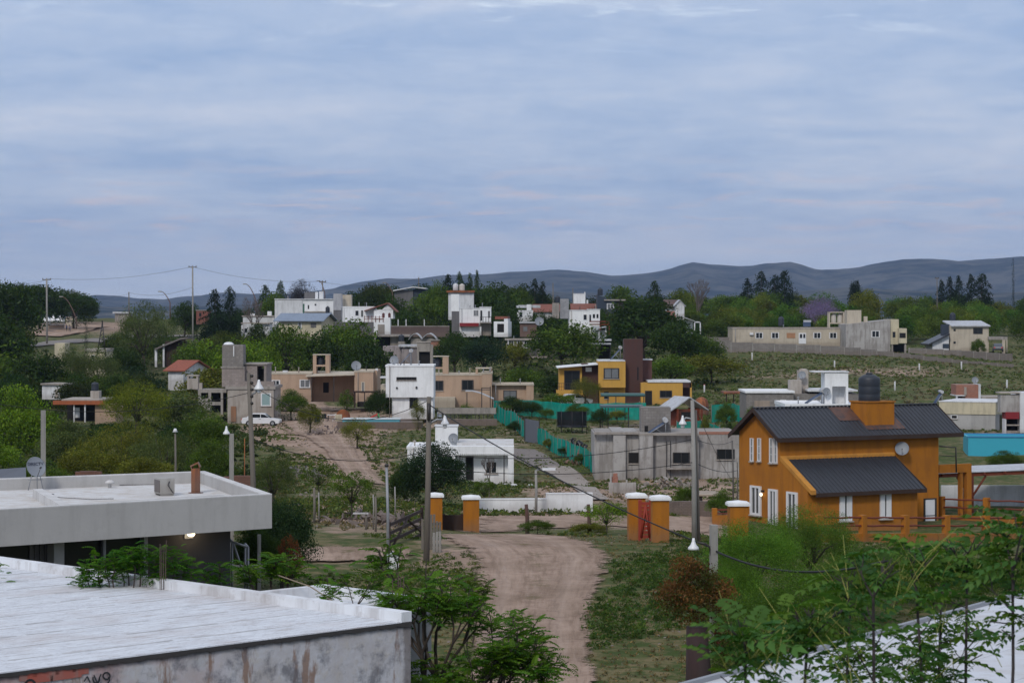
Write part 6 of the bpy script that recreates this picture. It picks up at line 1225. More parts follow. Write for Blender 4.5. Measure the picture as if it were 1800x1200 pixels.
h = tiled('tiled_house', 290, 328, 650, 633, 672, 300, 'small house with an orange red tiled roof among the trees at the left', white2, W('clay_tile2', (.36, .10, .055), .35, kind='brick'), 6, (), -25)
h = H('white_shed', 'small white shed with a grey roof at the left', 'shed', 72, 700, 272, -14); h.p('wall', white2, (74, 677, 106, 702, 0, 3)); h.p('roof', concrete, (71, 673.5, 112, 676.5, -.3, 3.4)); h.p('door', concrete_l, (97, 684, 102, 699, -.05, 0))
h = H('beam_house', 'low house with a long orange beam and dark veranda at the left', 'house', 96, 742, 236, 0); h.p('beam', W('orange_beam', (.36, .10, .035), .3), (93, 704, 184, 711, -.3, .2)); h.p('roof', concrete_l, (108, 701.5, 184, 704, -.2, 6)); h.p('wall', tan, (167, 711, 203, 745, .3, 5)); h.p('rear_wall', dark, (118, 711, 167, 740, 4, 4.2)); h.p('post', white2, (148, 711, 150.5, 742, 0, .2), (129, 711, 131, 742, 0, .2)); h.p('cloth', white2, (132, 716, 140, 734, 1, 1.1)); h.p('tank_plinth', concrete_l, (159, 687, 174, 702, 2, 3.4)); tank(h, 167, 671, 687, 12.5, 2.7, label='black water tank above the orange beam')  # veranda's dark interior: shade put into the rear wall's near-black colour
# ================================================================== car
def car(px, d, yaw, label, py=None, col=(.72, .73, .75)):
    g_ = gp(px, d); 
    if py: g_.z = Z(py, d)
    e = empty('parked_car', g_, R(yaw), label, 'car'); body = S('car_white' if col[0] > .5 else 'car_dark', col, .25)
    low = [(-2.05, .28), (2.0, .28), (2.1, .42), (2.08, .62), (1.95, .75), (1.1, .86), (-.0, .9), (-1.55, .92), (-2.0, .88), (-2.12, .6), (-2.1, .38)]
    up = [(1.08, .86), (.42, 1.32), (.2, 1.38), (-.95, 1.38), (-1.2, 1.33), (-1.62, .9)]
    m = MB(); ws = [(.0, 1.0)]
    def loft(prof, secs, mm, ins):
        n0 = len(mm.v); k = len(prof); cx = sum(p[0] for p in prof)/k; cz = min(p[1] for p in prof)
        for (y, sc) in secs:
            for p in prof: mm.v.append((cx+(p[0]-cx)*sc, y, cz+(p[1]-cz)*(1-(1-sc)*ins)))
        for i in range(len(secs)-1):
            for j in range(k): j2 = (j+1) % k; mm.f.append((n0+i*k+j, n0+i*k+j2, n0+(i+1)*k+j2, n0+(i+1)*k+j)); mm.sm.append(False)
        mm.f.append(tuple(n0+k-1-j for j in range(k))); q = n0+(len(secs)-1)*k; mm.f.append(tuple(q+j for j in range(k))); mm.sm += [False]*2
    loft(low, [(-.84, .95), (-.80, .985), (-.70, 1), (.70, 1), (.80, .985), (.84, .95)], m, .5); o = m.build('body', body, e)
    m = MB(); loft([(p[0], p[1]) for p in up], [(-.68, .90), (-.64, .96), (.64, .96), (.68, .90)], m, .4); m.build('cabin', body, e)
    for sy in (-1, 1):
        for pr in ([(.93, .92), (.42, 1.24), (.02, 1.28), (.02, .92)], [(-.06, .92), (-.06, 1.28), (-.85, 1.28), (-1.2, 1.15), (-1.3, .92)]):
            m = MB(); m.ext(pr, sy*.69-.012, sy*.69+.012, 'y'); m.build('side_window', glass, e)
    m = MB(); m.poly([(1.02, -.55, .9), (1.02, .55, .9), (.47, .52, 1.30), (.47, -.52, 1.30)]); m.build('windscreen', glass, e)
    for x in (1.32, -1.3):
        for sy in (-1, 1):
            m = MB(); m.lathe([(.18, -.09), (.29, -.09), (.31, -.05), (.31, .05), (.29, .09), (.18, .09)], (x, sy*.78, .30), 18, (0, 1, 0)); wv = m.build('wheel', ceramic, e); m = MB(); m.lathe([(.17, -.10), (.17, .10)], (x, sy*.78, .30), 12, (0, 1, 0)); m.build('rim', steel, wv)
    for sy in (-1, 1): MB().box(2.0, 2.1, sy*.55-.16, sy*.55+.16, .58, .70).build('headlight', whitepl, e); MB().box(-2.12, -2.03, sy*.6-.12, sy*.6+.12, .62, .8).build('tail_light', redm, e)
    MB().box(-.2, .06, -.86, -.84, .74, .77).box(-1.0, -.8, -.86, -.84, .74, .77).build('door_handle', frame_d, e)
    m = MB(); m.box(2.06, 2.13, -.7, .7, .30, .40).box(-2.16, -2.08, -.7, .7, .32, .44); m.build('bumper', frame_d, e); return e
car(460, 254, -3, 'white hatchback parked in front of the unfinished block house', 748); car(1010, 279, 5, 'pale car in front of the yellow house garage behind the net', 712); car(1754, 388, 80, 'dark car under the flat carport at the far right', 618, (.08, .09, .11))
# ================================================================== garden clutter near the cube house
e = empty('splash_pool', hpt(H('patio', 'stone edged patio strip under the blue pool', 'patio', 600, 741, 246, 0), 602, 737, 0), 0, 'long low light blue pool with a white rim left of the cube house', 'pool')
MB().box(0, 6.0, 0, 2.2, -.25, .02).build('pool_wall', bluem, e); MB().box(-.1, 6.1, -.1, .05, .02, .09).box(-.1, 6.1, 2.15, 2.3, .02, .09).build('rim', whitepl, e); MB().box(-.8, -.1, .2, .9, -.2, .5).build('pump_box', cream, e)
MB().box(-.4, 8.5, -.5, 3, -1.2, -.02).build('edging', stone, bpy.data.objects['patio'])
sl0 = empty('garden_slide', gp(628, 250), 0, 'red plastic slide beside the blue pool', 'slide'); m = MB(); m.prism([(0, 0), (2.2, 0), (2.2, .5), (0, .5)], [.1, 1.25, 1.25, .1], [.22, 1.4, 1.4, .22]); m.build('chute', redm, sl0); m = MB()
for y in (0, .5): m.tube([(2.2, y, 1.35), (2.8, y, -.1)], .05, 5)
for k in range(4): m.tube([(2.3+k*.13, 0, 1.15-k*.3), (2.3+k*.13, .5, 1.15-k*.3)], .03, 4)
m.build('ladder', S('green_plastic', (.05, .3, .08), .4), sl0)
cb = empty('rusty_drum', gp(603, 251), 0, 'rusty orange round sheet standing in the garden clutter', 'sheet'); MB().lathe([(.75, -.04), (.78, 0), (.75, .04)], (0, 0, .9), 22, (0, 1, .15)).build('disc', rust, cb); MB().box(-.05, .05, .06, .2, -.2, .9).build('prop', wooddark, cb); cb.name = 'round_sheet'
gt = empty('garden_table', gp(575, 262), 0, 'garden table with clutter under the porch of the tan house', 'table'); MB().box(0, 1.8, 0, .8, .72, .77).build('tabletop', white2, gt)
for x in (.1, 1.7):
    for y in (.1, .7): MB().tube([(x, y, -.2), (x, y, .72)], .03, 5).build('leg', frame_d, gt)
def chair(px, d, rz, label, col):
    c = empty('garden_chair', gp(px, d), rz, label, 'chair'); MB().box(-.25, .25, -.25, .25, .42, .46).build('seat', col, c); MB().box(-.25, .25, .22, .26, .46, .95).build('backrest', col, c)
    for x in (-.22, .22):
        for y in (-.22, .22): MB().tube([(x, y, -.1), (x, y, .42)], .025, 5).build('leg', col, c)
chair(571, 259, .4, 'dark garden chair left of the garden table', black); chair(590, 258, -.5, 'white garden chair right of the garden table', whitepl); chair(773, 260, .2, 'white garden chair in front of the tan house, right of the cube house', whitepl)
MB()
e = empty('barrel', gp(558, 256), 0, 'blue plastic barrel in the garden clutter', 'barrel'); MB().lathe([(.27, 0), (.3, .1), (.3, .3), (.28, .33), (.3, .36), (.3, .75), (.26, .88)], k=16).build('drum', S('blue_plastic', (.04, .07, .18), .5), e); MB().lathe([(.26, .86), (.27, .9), (.1, .92)], k=16).build('lid', black, e)
h = H('garden_arbour', 'dark arbour of thin posts beside the garden clutter', 'arbour', 622, 715, 262, 0); h.p('post', wooddark, (622, 689, 625, 716, 0, .2), (657, 690, 659, 716, 0, .2), (640, 690, 641.5, 712, 2.5, 2.7)); h.p('beam', wooddark, (621, 688, 668, 690, -.1, .1)); h.p('beam', wooddark, (621, 687, 668, 688.5, 2.5, 2.7)); h.p('planter', dark, (628, 706, 652, 715, 1, 2))
def rails(name, label, x0, x1, yt, yb, d, mat, n):
    h = H(name, label, 'fence', x0, yb, d, 0); m = MB(); h.pb(m, (x0, yt, x1, yt+1, 0, .06)); h.pb(m, (x0, (yt+yb)/2, x1, (yt+yb)/2+.8, .0, .05)); h.mb('rail', mat, m)
    for k in range(n+1): x = x0+(x1-x0)*k/n; h.p('post', mat, (x-.5, yt-1, x+.5, yb+2, .06, .14))
rails('low_rail_fence', 'low dark railing on the terrace edge right of the cube house', 770, 872, 728, 738, 243, frame_d, 14)
h = H('terrace_wall', 'low stone terrace edge under the dark railing', 'wall', 768, 744, 242, 0); h.p('wall', stone, (768, 737, 874, 748, 0, 1)); h.p('upper_step', concrete, (770, 717, 872, 727, 4, 4.5))
def heap(name, label, px, d, r, hh, mat, seed=1, cat='pile'):
    rs = np.random.RandomState(seed); m = MB(); g_ = gp(px, d)
    for k in range(90):
        a = rs.uniform(0, 6.28); q = r*rs.uniform(0, 1)**.6; z = hh*(1-(q/r)**1.4)*rs.uniform(.3, 1); s = rs.uniform(.07, .2); c = Vector((q*math.cos(a), q*.6*math.sin(a), z)); n = len(m.v); t = [Vector(rdir(rs, 1)[0])*s for _ in range(3)]
        for sx in (-1, 1):
            for sy in (-1, 1):
                for sz_ in (-1, 1): m.v.append(tuple(c+t[0]*sx*.9+t[1]*sy*.5+t[2]*sz_*.4))
        for f in ((0, 1, 3, 2), (4, 6, 7, 5), (0, 4, 5, 1), (2, 3, 7, 6), (0, 2, 6, 4), (1, 5, 7, 3)): m.f.append(tuple(n+i for i in f)); m.sm.append(False)
    return m.build(name, mat, None, g_, label, cat, None, 'stuff')
heap('plank_pile', 'pile of scrap planks at the top of the dirt yard', 500, 262, 1.8, .9, wood, 2); heap('brick_pile', 'pile of red bricks and rubble left of the grey unfinished house', 1030, 186, 2.0, 1.3, W('brick_rubble', (.24, .12, .09), .4), 3); heap('rubble_pile', 'heap of dark stones below the small thin yard tree', 640, 98, 2.6, .7, W('rubble_stone', (.17, .14, .13), .5), 4); heap('rubble_pile', 'heap of grey rubble left of the blue pool terrace', 585, 232, 2.6, 1.3, W('rubble_stone2', (.2, .16, .15), .5), 5); heap('tarp_heap', 'dark heap covered by plastic right of the green net fence', 1005, 212, 1.6, .9, black, 6, 'heap'); heap('rubble_pile', 'pale rubble in front of the grey unfinished house', 1175, 162, 2.6, .8, concrete, 7); heap('rubble_pile', 'grey rubble heap on the slope beside the leaning pole', 515, 150, 2.5, 1.0, W('grey_rubble', (.22, .21, .21), .5), 8)
# ================================================================== grey flat roofed house (front left)
ZR, ZF = -4.7, -8.0
def pz(px, py, z=ZR): d = -z*F/(py-HY); return Vector((X(px, d), d))
A = pz(478, 869.5); B = pz(360, 829); dirF = (pz(0, 897)-A).normalized(); D = A+dirF*19; Cc = B+(pz(70, 839.5)-B).normalized()*15
e = empty('flat_roof_house', (A.x, A.y, ZF), 0, 'grey single storey flat roofed house with a wide overhanging concrete fascia and a lit lamp', 'house')
loc = lambda p: (p.x-A.x, p.y-A.y)
quad = [loc(A), loc(B), loc(Cc), loc(D)]
def inset(q, r):
    n = len(q); res = []; 
    for i in range(n):
        p0, p1, p2 = Vector(q[i-1]), Vector(q[i]), Vector(q[(i+1) % n]); e1 = (p1-p0).normalized(); e2 = (p2-p1).normalized(); n1 = Vector((-e1.y, e1.x)); n2 = Vector((-e2.y, e2.x)); b = (n1+n2); res.append(tuple(p1+b*(r/(1+n1.dot(n2)))))
    return res
inn = inset(quad, .24); inn2 = inset(quad, .3)
if (Vector(inn[0])-Vector(quad[2])).length > (Vector(quad[0])-Vector(quad[2])).length: inn = inset(quad, -.24)
m = MB(); hT = ZR-ZF; hB = hT-.86
for i in range(4):
    j = (i+1) % 4; m.prism([quad[i], quad[j], inn[j], inn[i]], hB, hT)
m.build('fascia', fascia, e)
m = MB().prism(inn, hB+.02, hT-.30); roofslab = m.build('roof', roofwhite, e)
m = MB(); 
for i in range(4):
    j = (i+1) % 4; a0, a1, b1, b0 = quad[i], quad[j], inn[j], inn[i]; m.prism([a0, a1, b1, b0], hT+.002, hT+.03)
m.build('coping', W('coping_pale', (.60, .59, .58), .25), e)
hA = H('tmp', 'x', 'y', 478, 700, A.y, math.degrees(math.atan2(-dirF.y, -dirF.x))); hA.z0 = ZF; hA.x0 = A.x; bpy.data.objects.remove(hA.o)
hl = H('flat_frame', 'x', 'y', 478, 700, A.y, math.degrees(math.atan2(-dirF.y, -dirF.x))); hl.z0 = ZF; hl.o.parent = e; hl.o.location = (0, 0, 0)
bpy.data.objects.remove(hl.o); 
ang = math.atan2(-dirF.y, -dirF.x)
def sub(name, mat, m, label=None):
    o = m.build(name, mat, e, label=label); o.rotation_euler = (0, 0, ang); return o
v1 = 1.3; U_ = lambda x, v=v1: hl.U(x, v)
uW = U_(405)
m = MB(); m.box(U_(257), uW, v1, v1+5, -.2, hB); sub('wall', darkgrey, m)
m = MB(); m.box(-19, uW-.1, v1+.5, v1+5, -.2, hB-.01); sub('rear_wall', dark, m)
m = MB(); m.box(U_(95, .9), U_(113, .9), .9, 1.25, -.2, hB); sub('column', fascia, m)
sub('window_frame', steel, MB().box(U_(250), U_(256.5), v1-.1, v1+.2, -.2, hB)); sub('window_frame', steel, MB().box(U_(180), U_(184.5), v1-.05, v1+.08, -.2, hB))
m = MB(); m.box(U_(114), U_(250), v1+.1, v1+.13, -.1, hB); sub('glazing', glass, m); m = MB(); m.box(U_(0), U_(53), v1+.1, v1+.13, -.1, hB); sub('glazing', glass, m)
m = MB(); u0, u1 = U_(54), U_(94)
for k in range(9): a = u0+(u1-u0)*k/9; m.box(a, a+(u1-u0)/9*.96, v1+.05+(k % 2)*.04, v1+.10+(k % 2)*.04, 0, hB)
sub('curtain', W('curtain', (.18, .17, .17), .3), m)
m = MB(); m.box(-19, -.3, -.0, 5, -.25, .0); sub('porch_floor', concrete, m)
m = MB(); u0 = U_(331); zl = -(937-HY)/F*(A.y+u0*math.sin(ang)+v1*math.cos(ang))-ZF; m.lathe([(.05, -.07), (.09, -.04), (.1, .0), (.09, .05), (.04, .08)], (u0, v1-.14, zl), 14); lp_ = sub('wall_lamp', glow, m); m = MB().box(u0-.13, u0+.13, v1-.04, v1, zl-.13, zl+.13); sub('lamp_plate', steel, m)
pl = bpy.data.lights.new('porch_lamp_light', 'POINT'); pl.energy = 6; pl.color = (1, .72, .42); pl.shadow_soft_size = .1; po = bpy.data.objects.new('lamp_bulb', pl); C.objects.link(po); po.parent = e; po.location = Matrix.Rotation(ang, 4, 'Z') @ Vector((u0, v1-.4, zl))
# low dividing wall and recessed front gutter on the roof
p1, p2 = pz(66, 858, ZR-.05), pz(120, 889, ZR-.05); t_ = (p2-p1).normalized(); nn = Vector((-t_.y, t_.x))*.13
m = MB(); m.prism([loc(p1-nn), loc(p2-nn), loc(p2+nn), loc(p1+nn)][::1], hT-.32, hT-.06); m.build('roof_kerb', W('coping_pale', (.6, .59, .58), .25), e)
p1, p2 = pz(118, 887, ZR-.1), pz(390, 869.5, ZR-.1); t_ = (p2-p1).normalized(); nn = Vector((-t_.y, t_.x))*.12
m = MB(); m.prism([loc(p1-nn), loc(p2-nn), loc(p2+nn), loc(p1+nn)], hT-.34, hT-.10); m.build('roof_kerb', fascia, e)
zr2 = ZR-.30
P = pz(289, 870, zr2); s = F/P.y; ac = empty('air_conditioner', (P.x, P.y, zr2), R(25), 'grey white air conditioner unit standing on the flat roof beside the rusty flue', 'air conditioner'); MB().box(-.2, .2, -.3, .3, .05, .48).box(-.18, .18, -.28, -.2, 0, .05).box(-.18, .18, .2, .28, 0, .05).build('casing', W('ac_grey', (.42, .42, .40), .3), ac); MB().box(-.215, -.2, -.25, .25, .1, .43).build('grille', greypaint, ac); MB().tube([(.05, -.31, .4), (.0, -.34, .3), (.1, -.33, .15), (.16, -.31, .08)], .012, 5).build('pipe', black, ac)
P = pz(344, 866, zr2); fl = empty('chimney_flue', (P.x, P.y, zr2), 0, 'rusty square metal flue with a tilted cap on the flat roof', 'flue'); w_ = 7/(F/P.y); MB().box(-w_, w_, -w_, w_, -.05, .68).build('pipe', rust, fl)
o = MB().box(-.12, .12, -.12, .12, 0, .04).box(-.12, -.1, -.12, .12, -.12, 0).box(.1, .12, -.12, .12, -.12, 0).build('cap', W('rusty_cap', (.3, .24, .2), .9, (.25, .08, .03)), fl); o.location = (-.02, 0, .78); o.rotation_euler = (0, R(-25), 0); MB().tube([(-.1, 0, .66), (-.05, 0, .8)], .012, 4).tube([(.1, 0, .66), (.05, 0, .85)], .012, 4).build('stay', rust, fl)
MB().lathe([(.2, 0), (.22, .012), (.1, .02)], (0, 0, -.0), 12).build('base_stain', rust, fl)
P = pz(193, 857, zr2); vt = empty('roof_vent', (P.x, P.y, zr2), 0, 'small white mushroom vent on the flat roof', 'vent'); MB().lathe([(.05, 0), (.05, .12), (.13, .13), (.13, .17), (.06, .22)], k=14).build('cowl', white, vt)
P = pz(62, 862, zr2); dz = .55; dd = dish((P.x, P.y, -(821-HY)/F*P.y), .29, (.8, -1, .45), 'grey satellite dish with dark lettering on a tripod on the flat roof', 'DIRECTV', stand=.02)
m = MB(); zb_ = zr2-(-(821-HY)/F*P.y)
for x, y in ((-.22, 0), (.0, .18), (.2, .05)): m.tube([(x*.5, .08+y, -.2), (x, .1+y, zb_)], .014, 5)
m.tube([(-.22, .1, zb_+.3), (.2, .15, zb_+.3)], .01, 4); m.build('tripod', steel, dd)
def cable(name, label, P, r=.02, sag=0, parent=None):
    """P list of world points; each span sags"""
    m = MB(); o = Vector(P[0]); pts = []
    for a, b in zip(P, P[1:]):
        a, b = Vector(a), Vector(b)
        for k in range(16): t = k/16; q = a.lerp(b, t); q.z -= sag*4*t*(1-t); pts.append(q-o)
    pts.append(Vector(P[-1])-o); m.tube(pts, r, 5)
    return m.build(name, wirem, parent, None if parent else o, label, 'cable')
rp = lambda x, y: Vector((*pz(x, y, zr2+.03), zr2+.03))
cable('roof_cable', 'thin cable snaking over the flat roof from the satellite dish', [rp(68, 866), rp(95, 868), rp(85, 872), rp(110, 874), rp(160, 877), rp(200, 876)], .008)
cable('roof_cable', 'cable running over the flat roof to the rusty flue', [rp(200, 852), rp(280, 851), rp(310, 838), rp(335, 828)], .008)
# solar panel / sheet roof behind at left edge
P = pz(0, 848); h = H('panel_rack', 'dark tilted panels at the left edge behind the satellite dish', 'panel', -60, 850, 71, 12); m = MB(); a = h.U(46, 0); m.prism([(0, 0), (a, 0), (a, 2), (0, 2)], [-.25, -.1, .3, .2], [-.2, -.05, .35, .25]); h.mb('panel', S('pv_panel', (.03, .035, .05), .3), m); h.mb('frame', steel, MB().tube([(0, 0, -.2), (a, 0, -.05)], .03, 4).tube([(a-.1, .1, -.05), (a-.1, .1, -3.6)], .04, 4).tube([(.3, .1, -.2), (.3, .1, -3.8)], .04, 4)); h.mb('lower_sheet', W('brown_sheet', (.10, .06, .05), .4), MB().prism([(0, .3), (a-.2, .3), (a-.2, 1.5), (0, 1.5)], -.5, -.42))
h = H('brick_wall', 'rough red brick wall behind the grey flat roof', 'wall', 392, 905, 84, -4); h.p('wall', W('old_brick', (.2, .09, .06), .5, kind='brick'), (392, 838, 447, 910, 0, .3)); h.p('top_course', W('old_brick', (.2, .09, .06), .5), (410, 836, 440, 838, .03, .27))
h = H('brick_wall', 'low dark red brick wall seen just over the left part of the flat roof', 'wall', 132, 870, 90, 3); h.p('wall', W('old_brick', (.2, .09, .06), .5, kind='brick'), (132, 829, 178, 910, 0, .3)); h.p('top_course', W('old_brick', (.2, .09, .06), .5), (140, 828, 170, 829, .03, .27))
e = H('metal_rack', 'galvanised steel frame of posts and braces beside the dark grey wall', 'frame', 408, 1035, 63, 12); m = MB(); a = e.U(436, 0)
zt_ = e.Zl(952, 0, 0); zt2 = e.Zl(961, a, 0)
for (p, q) in (((0, 0, -.2), (0, 0, zt_)), ((a, 0, -.2), (a, 0, zt2)), ((0, 0, zt_), (a, 0, zt2)), ((0.02, 0, zt_), (a-.02, 0, .1)), ((0, 0, zt_*.45), (a, 0, zt2*.4)), ((0, .8, -.2), (0, .8, zt_)), ((0, 0, zt_), (0, .8, zt_)), ((a, 0, zt2), (a, .8, zt2)), ((a, .8, -.2), (a, .8, zt2))): m.tube([p, q], .035, 6)
e.mb('frame', steel, m); e.mb('step', concrete_l, MB().box(.05, a+.5, .1, .7, zt_*.45-.06, zt_*.45))
# ================================================================== near painted buildings
RT = W('bitumen_white', (.66, .68, .70), .0)
def roofm():
    m, t, b = mk('white_membrane'); b.inputs['Roughness'].default_value = .75; ob = nd(t, 'ShaderNodeTexCoord').outputs['Object']
    s1 = noise(t, ob, 1.3, 8, .78, (1.0, 6.5, 1)); s2 = noise(t, ob, 8, 7, .8, (.9, 5.0, 1)); g = noise(t, ob, .5, 4, .6); w1 = noise(t, ob, 40, 3, .7)
    c = nmix(t, thr(t, s1, .42, .6), (.72, .75, .79), (.55, .57, .61)); c = nmix(t, mth(t, 'MULTIPLY', thr(t, s1, .57, .63), .6), c, (.36, .27, .21)); c = nmix(t, mth(t, 'MULTIPLY', thr(t, s2, .555, .60), .75), c, (.22, .20, .20)); c = nmix(t, mth(t, 'MULTIPLY', thr(t, g, .48, .62), .35), c, (.45, .38, .35))
    t.links.new(c, b.inputs['Base Color']); bump(t, b, mth(t, 'ADD', s1, mth(t, 'MULTIPLY', w1, .4)), .6, .04); return m
MEMB = roofm()
def wallm():
    """weathered lime washed wall: soot line under the roof edge, rust blotches, faded spray paint"""
    m, t, b = mk('weathered_wall'); b.inputs['Roughness'].default_value = .9; ob = nd(t, 'ShaderNodeTexCoord').outputs['Object']; sp = nd(t, 'ShaderNodeSeparateXYZ'); t.links.new(ob, sp.inputs[0]); x, z = sp.outputs[0], sp.outputs[2]
    n1 = noise(t, ob, 1.2, 7, .7); n2 = noise(t, ob, 5, 6, .75); n3 = noise(t, ob, 2.6, 6, .7, (1, 1, .25)); n4 = noise(t, ob, .9, 4, .6, (1, 1, 1.3))
    c = nmix(t, thr(t, n1, .4, .65), (.58, .58, .62), (.44, .41, .41)); c = nmix(t, mth(t, 'MULTIPLY', thr(t, n2, .5, .62), .6), c, (.52, .48, .44))
    left = thr(t, mth(t, 'MULTIPLY', x, -1.0), 3.2, 6.0)
    c = nmix(t, mth(t, 'MULTIPLY', mth(t, 'MULTIPLY', thr(t, n4, .42, .6), left), .75), c, (.40, .20, .18)); c = nmix(t, mth(t, 'MULTIPLY', mth(t, 'MULTIPLY', thr(t, noise(t, ob, 1.6, 5, .6), .52, .62), left), .7), c, (.30, .36, .42))
    c = nmix(t, mth(t, 'MULTIPLY', thr(t, n3, .55, .62), .8), c, (.24, .13, .075)); c = nmix(t, mth(t, 'MULTIPLY', thr(t, noise(t, ob, 1.8, 6, .7), .5, .62), .75), c, (.13, .13, .15))
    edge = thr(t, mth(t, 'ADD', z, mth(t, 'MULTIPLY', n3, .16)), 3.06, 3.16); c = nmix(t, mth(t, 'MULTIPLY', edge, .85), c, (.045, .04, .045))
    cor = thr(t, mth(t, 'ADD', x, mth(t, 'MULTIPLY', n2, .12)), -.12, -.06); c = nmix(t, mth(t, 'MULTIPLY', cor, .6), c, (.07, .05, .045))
    t.links.new(c, b.inputs['Base Color']); bump(t, b, n2, .5, .03); return m
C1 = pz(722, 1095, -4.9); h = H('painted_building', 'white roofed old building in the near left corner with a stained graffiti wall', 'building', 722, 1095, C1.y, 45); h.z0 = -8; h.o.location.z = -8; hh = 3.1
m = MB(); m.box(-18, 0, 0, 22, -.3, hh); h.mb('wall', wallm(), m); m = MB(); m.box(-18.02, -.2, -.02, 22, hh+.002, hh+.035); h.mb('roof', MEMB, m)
m = MB(); n = 11
for k in range(n): a = 22*k/n; m.box(-.2+rnd.uniform(-.005, .005), .02, a, a+22/n-.006, hh+.0, hh+.19+rnd.uniform(-.004, .004))
h.mb('parapet', W('parapet_white', (.72, .74, .77), .35, (.3, .26, .24)), m)
m = MB(); n = 240; ys = [rnd.uniform(.015, .05) for _ in range(n+1)]
for k in range(n):
    a = -18+18*k/n; b_ = -18+18*(k+1)/n; m.poly([(a, -.025, hh-ys[k]), (b_, -.025, hh-ys[k+1]), (b_, -.025, hh+.03), (a, -.025, hh+.03)]); m.poly([(a, -.025, hh+.031), (b_, -.025, hh+.031), (b_, ys[k+1]*.8, hh+.037), (a, ys[k]*.8, hh+.037)])
h.mb('edge_crust', W('black_crust', (.05, .045, .045), .5), m)
m = MB()
for k in range(20):
    v_ = .9+k*1.02; a = -18
    while a < -.4: L_ = rnd.uniform(.5, 2.2); m.box(a, min(a+L_, -.25), v_+rnd.uniform(-.02, .02), v_+.035, hh+.03, hh+.039); a += L_+rnd.uniform(.02, .5)
h.mb('membrane_seam', W('seam_grey', (.50, .50, .51), .5), m)
# spray painted letters on the wall
def stroke(m, pts, wd, y=-.012):
    for a, b in zip(pts, pts[1:]):
        a, b = Vector(a), Vector(b); t_ = (b-a); n_ = Vector((-t_.y, t_.x)).normalized()*wd/2; a2 = a-t_.normalized()*wd*.3; b2 = b+t_.normalized()*wd*.3; m.poly([(a2.x-n_.x, y, a2.y-n_.y), (b2.x-n_.x, y, b2.y-n_.y), (b2.x+n_.x, y, b2.y+n_.y), (a2.x+n_.x, y, a2.y+n_.y)])
def W2(px, py): u = h.U(px, 0); return (u, h.Zl(py, u, 0))
m = MB(); stroke(m, [W2(*p) for p in ((36, 1190), (60, 1188), (100, 1184), (130, 1180), (152, 1177))], .10); stroke(m, [W2(*p) for p in ((45, 1196), (90, 1191), (140, 1184))], .08, -.014); h.mb('faded_red_paint', W('spray_red', (.42, .10, .07), .7, (.3, .2, .18)), m)
def arc(cx, cy, rx, ry, a0, a1, n=10): return [W2(cx+rx*math.cos(R(a0+(a1-a0)*i/n)), cy+ry*math.sin(R(a0+(a1-a0)*i/n))) for i in range(n+1)]
m = MB(); stroke(m, [W2(*p) for p in ((147, 1196), (152, 1188), (157, 1198))], .022, -.018); stroke(m, arc(168, 1192, 6, 8, 200, -20), .022, -.018); stroke(m, [W2(*p) for p in ((164, 1186), (170, 1200), (176, 1184))], .022, -.018); stroke(m, arc(186, 1187, 6, 6, 0, 360, 14), .024, -.018); stroke(m, arc(183, 1194, 8, 7, -40, 60), .02, -.018); stroke(m, arc(52, 1204, 9, 10, 200, 340), .03, -.018); h.mb('black_lettering', W('spray_black', (.04, .045, .055), .3), m)
# small second block beyond
def sub_block(nm, label, x0, x1, y0, y1, zt):
    k = H(nm, label, 'building', 722, 1095, C1.y, 45); k.z0 = -8; k.o.location.z = -8; k.mb('wall', W('parapet_white2', (.52, .53, .56), .5, (.22, .2, .2)), MB().box(x0, x1, y0, y1, -.3, zt-.24)); q = W('parapet_white', (.6, .62, .65), .35, (.3, .26, .24)); k.mb('parapet', q, MB().box(x0, x1, y0, y0+.15, zt-.24, zt).box(x0, x1, y1-.15, y1, zt-.24, zt).box(x0, x0+.15, y0+.15, y1-.15, zt-.24, zt).box(x1-.15, x1, y0+.15, y1-.15, zt-.24, zt)); k.mb('roof', MEMB, MB().box(x0+.15, x1-.15, y0+.15, y1-.15, zt-.24, zt-.2)); return k
sub_block('annex', 'small white roofed annex beside the near painted building', .03, 2.5, 2.2, 5.05, 3.1)
# white sheet roof bottom right
Ra = pz(1258, 1199, -4.7); Rb = pz(1800, 1050, -4.7); dr_ = (Rb-Ra).normalized(); k = empty('metal_roof_building', (Ra.x, Ra.y, -8), math.atan2(dr_.y, dr_.x), 'near building with a pale sheet roof in the lower right corner', 'building'); m = MB(); m.box(-3, 16, -14, 0, -.2, 3.15); k_ = m.build('wall', W('parapet_white2', (.5, .5, .5), .4), k)
m = MB(); m.prism([(-3.2, -14.2), (16.2, -14.2), (16.2, .15), (-3.2, .15)], [3.2, 3.2, 3.26, 3.26], [3.24, 3.24, 3.30, 3.30]); m.build('roof', W('pale_sheet', (.60, .62, .66), .35, (.42, .38, .34), rough=.5, sc=.6), k)
m = MB()
for q in range(12): y = -.9-q*1.1; m.box(-3.2, 16.2, y, y+.035, 3.23, 3.305-(-y)*.0042)
m.build('roof_seam', W('pale_sheet', (.60, .62, .66), .35), k); m = MB().box(-3.2, 16.2, .12, .2, 3.18, 3.36); m.build('edge_flashing', steel, k)
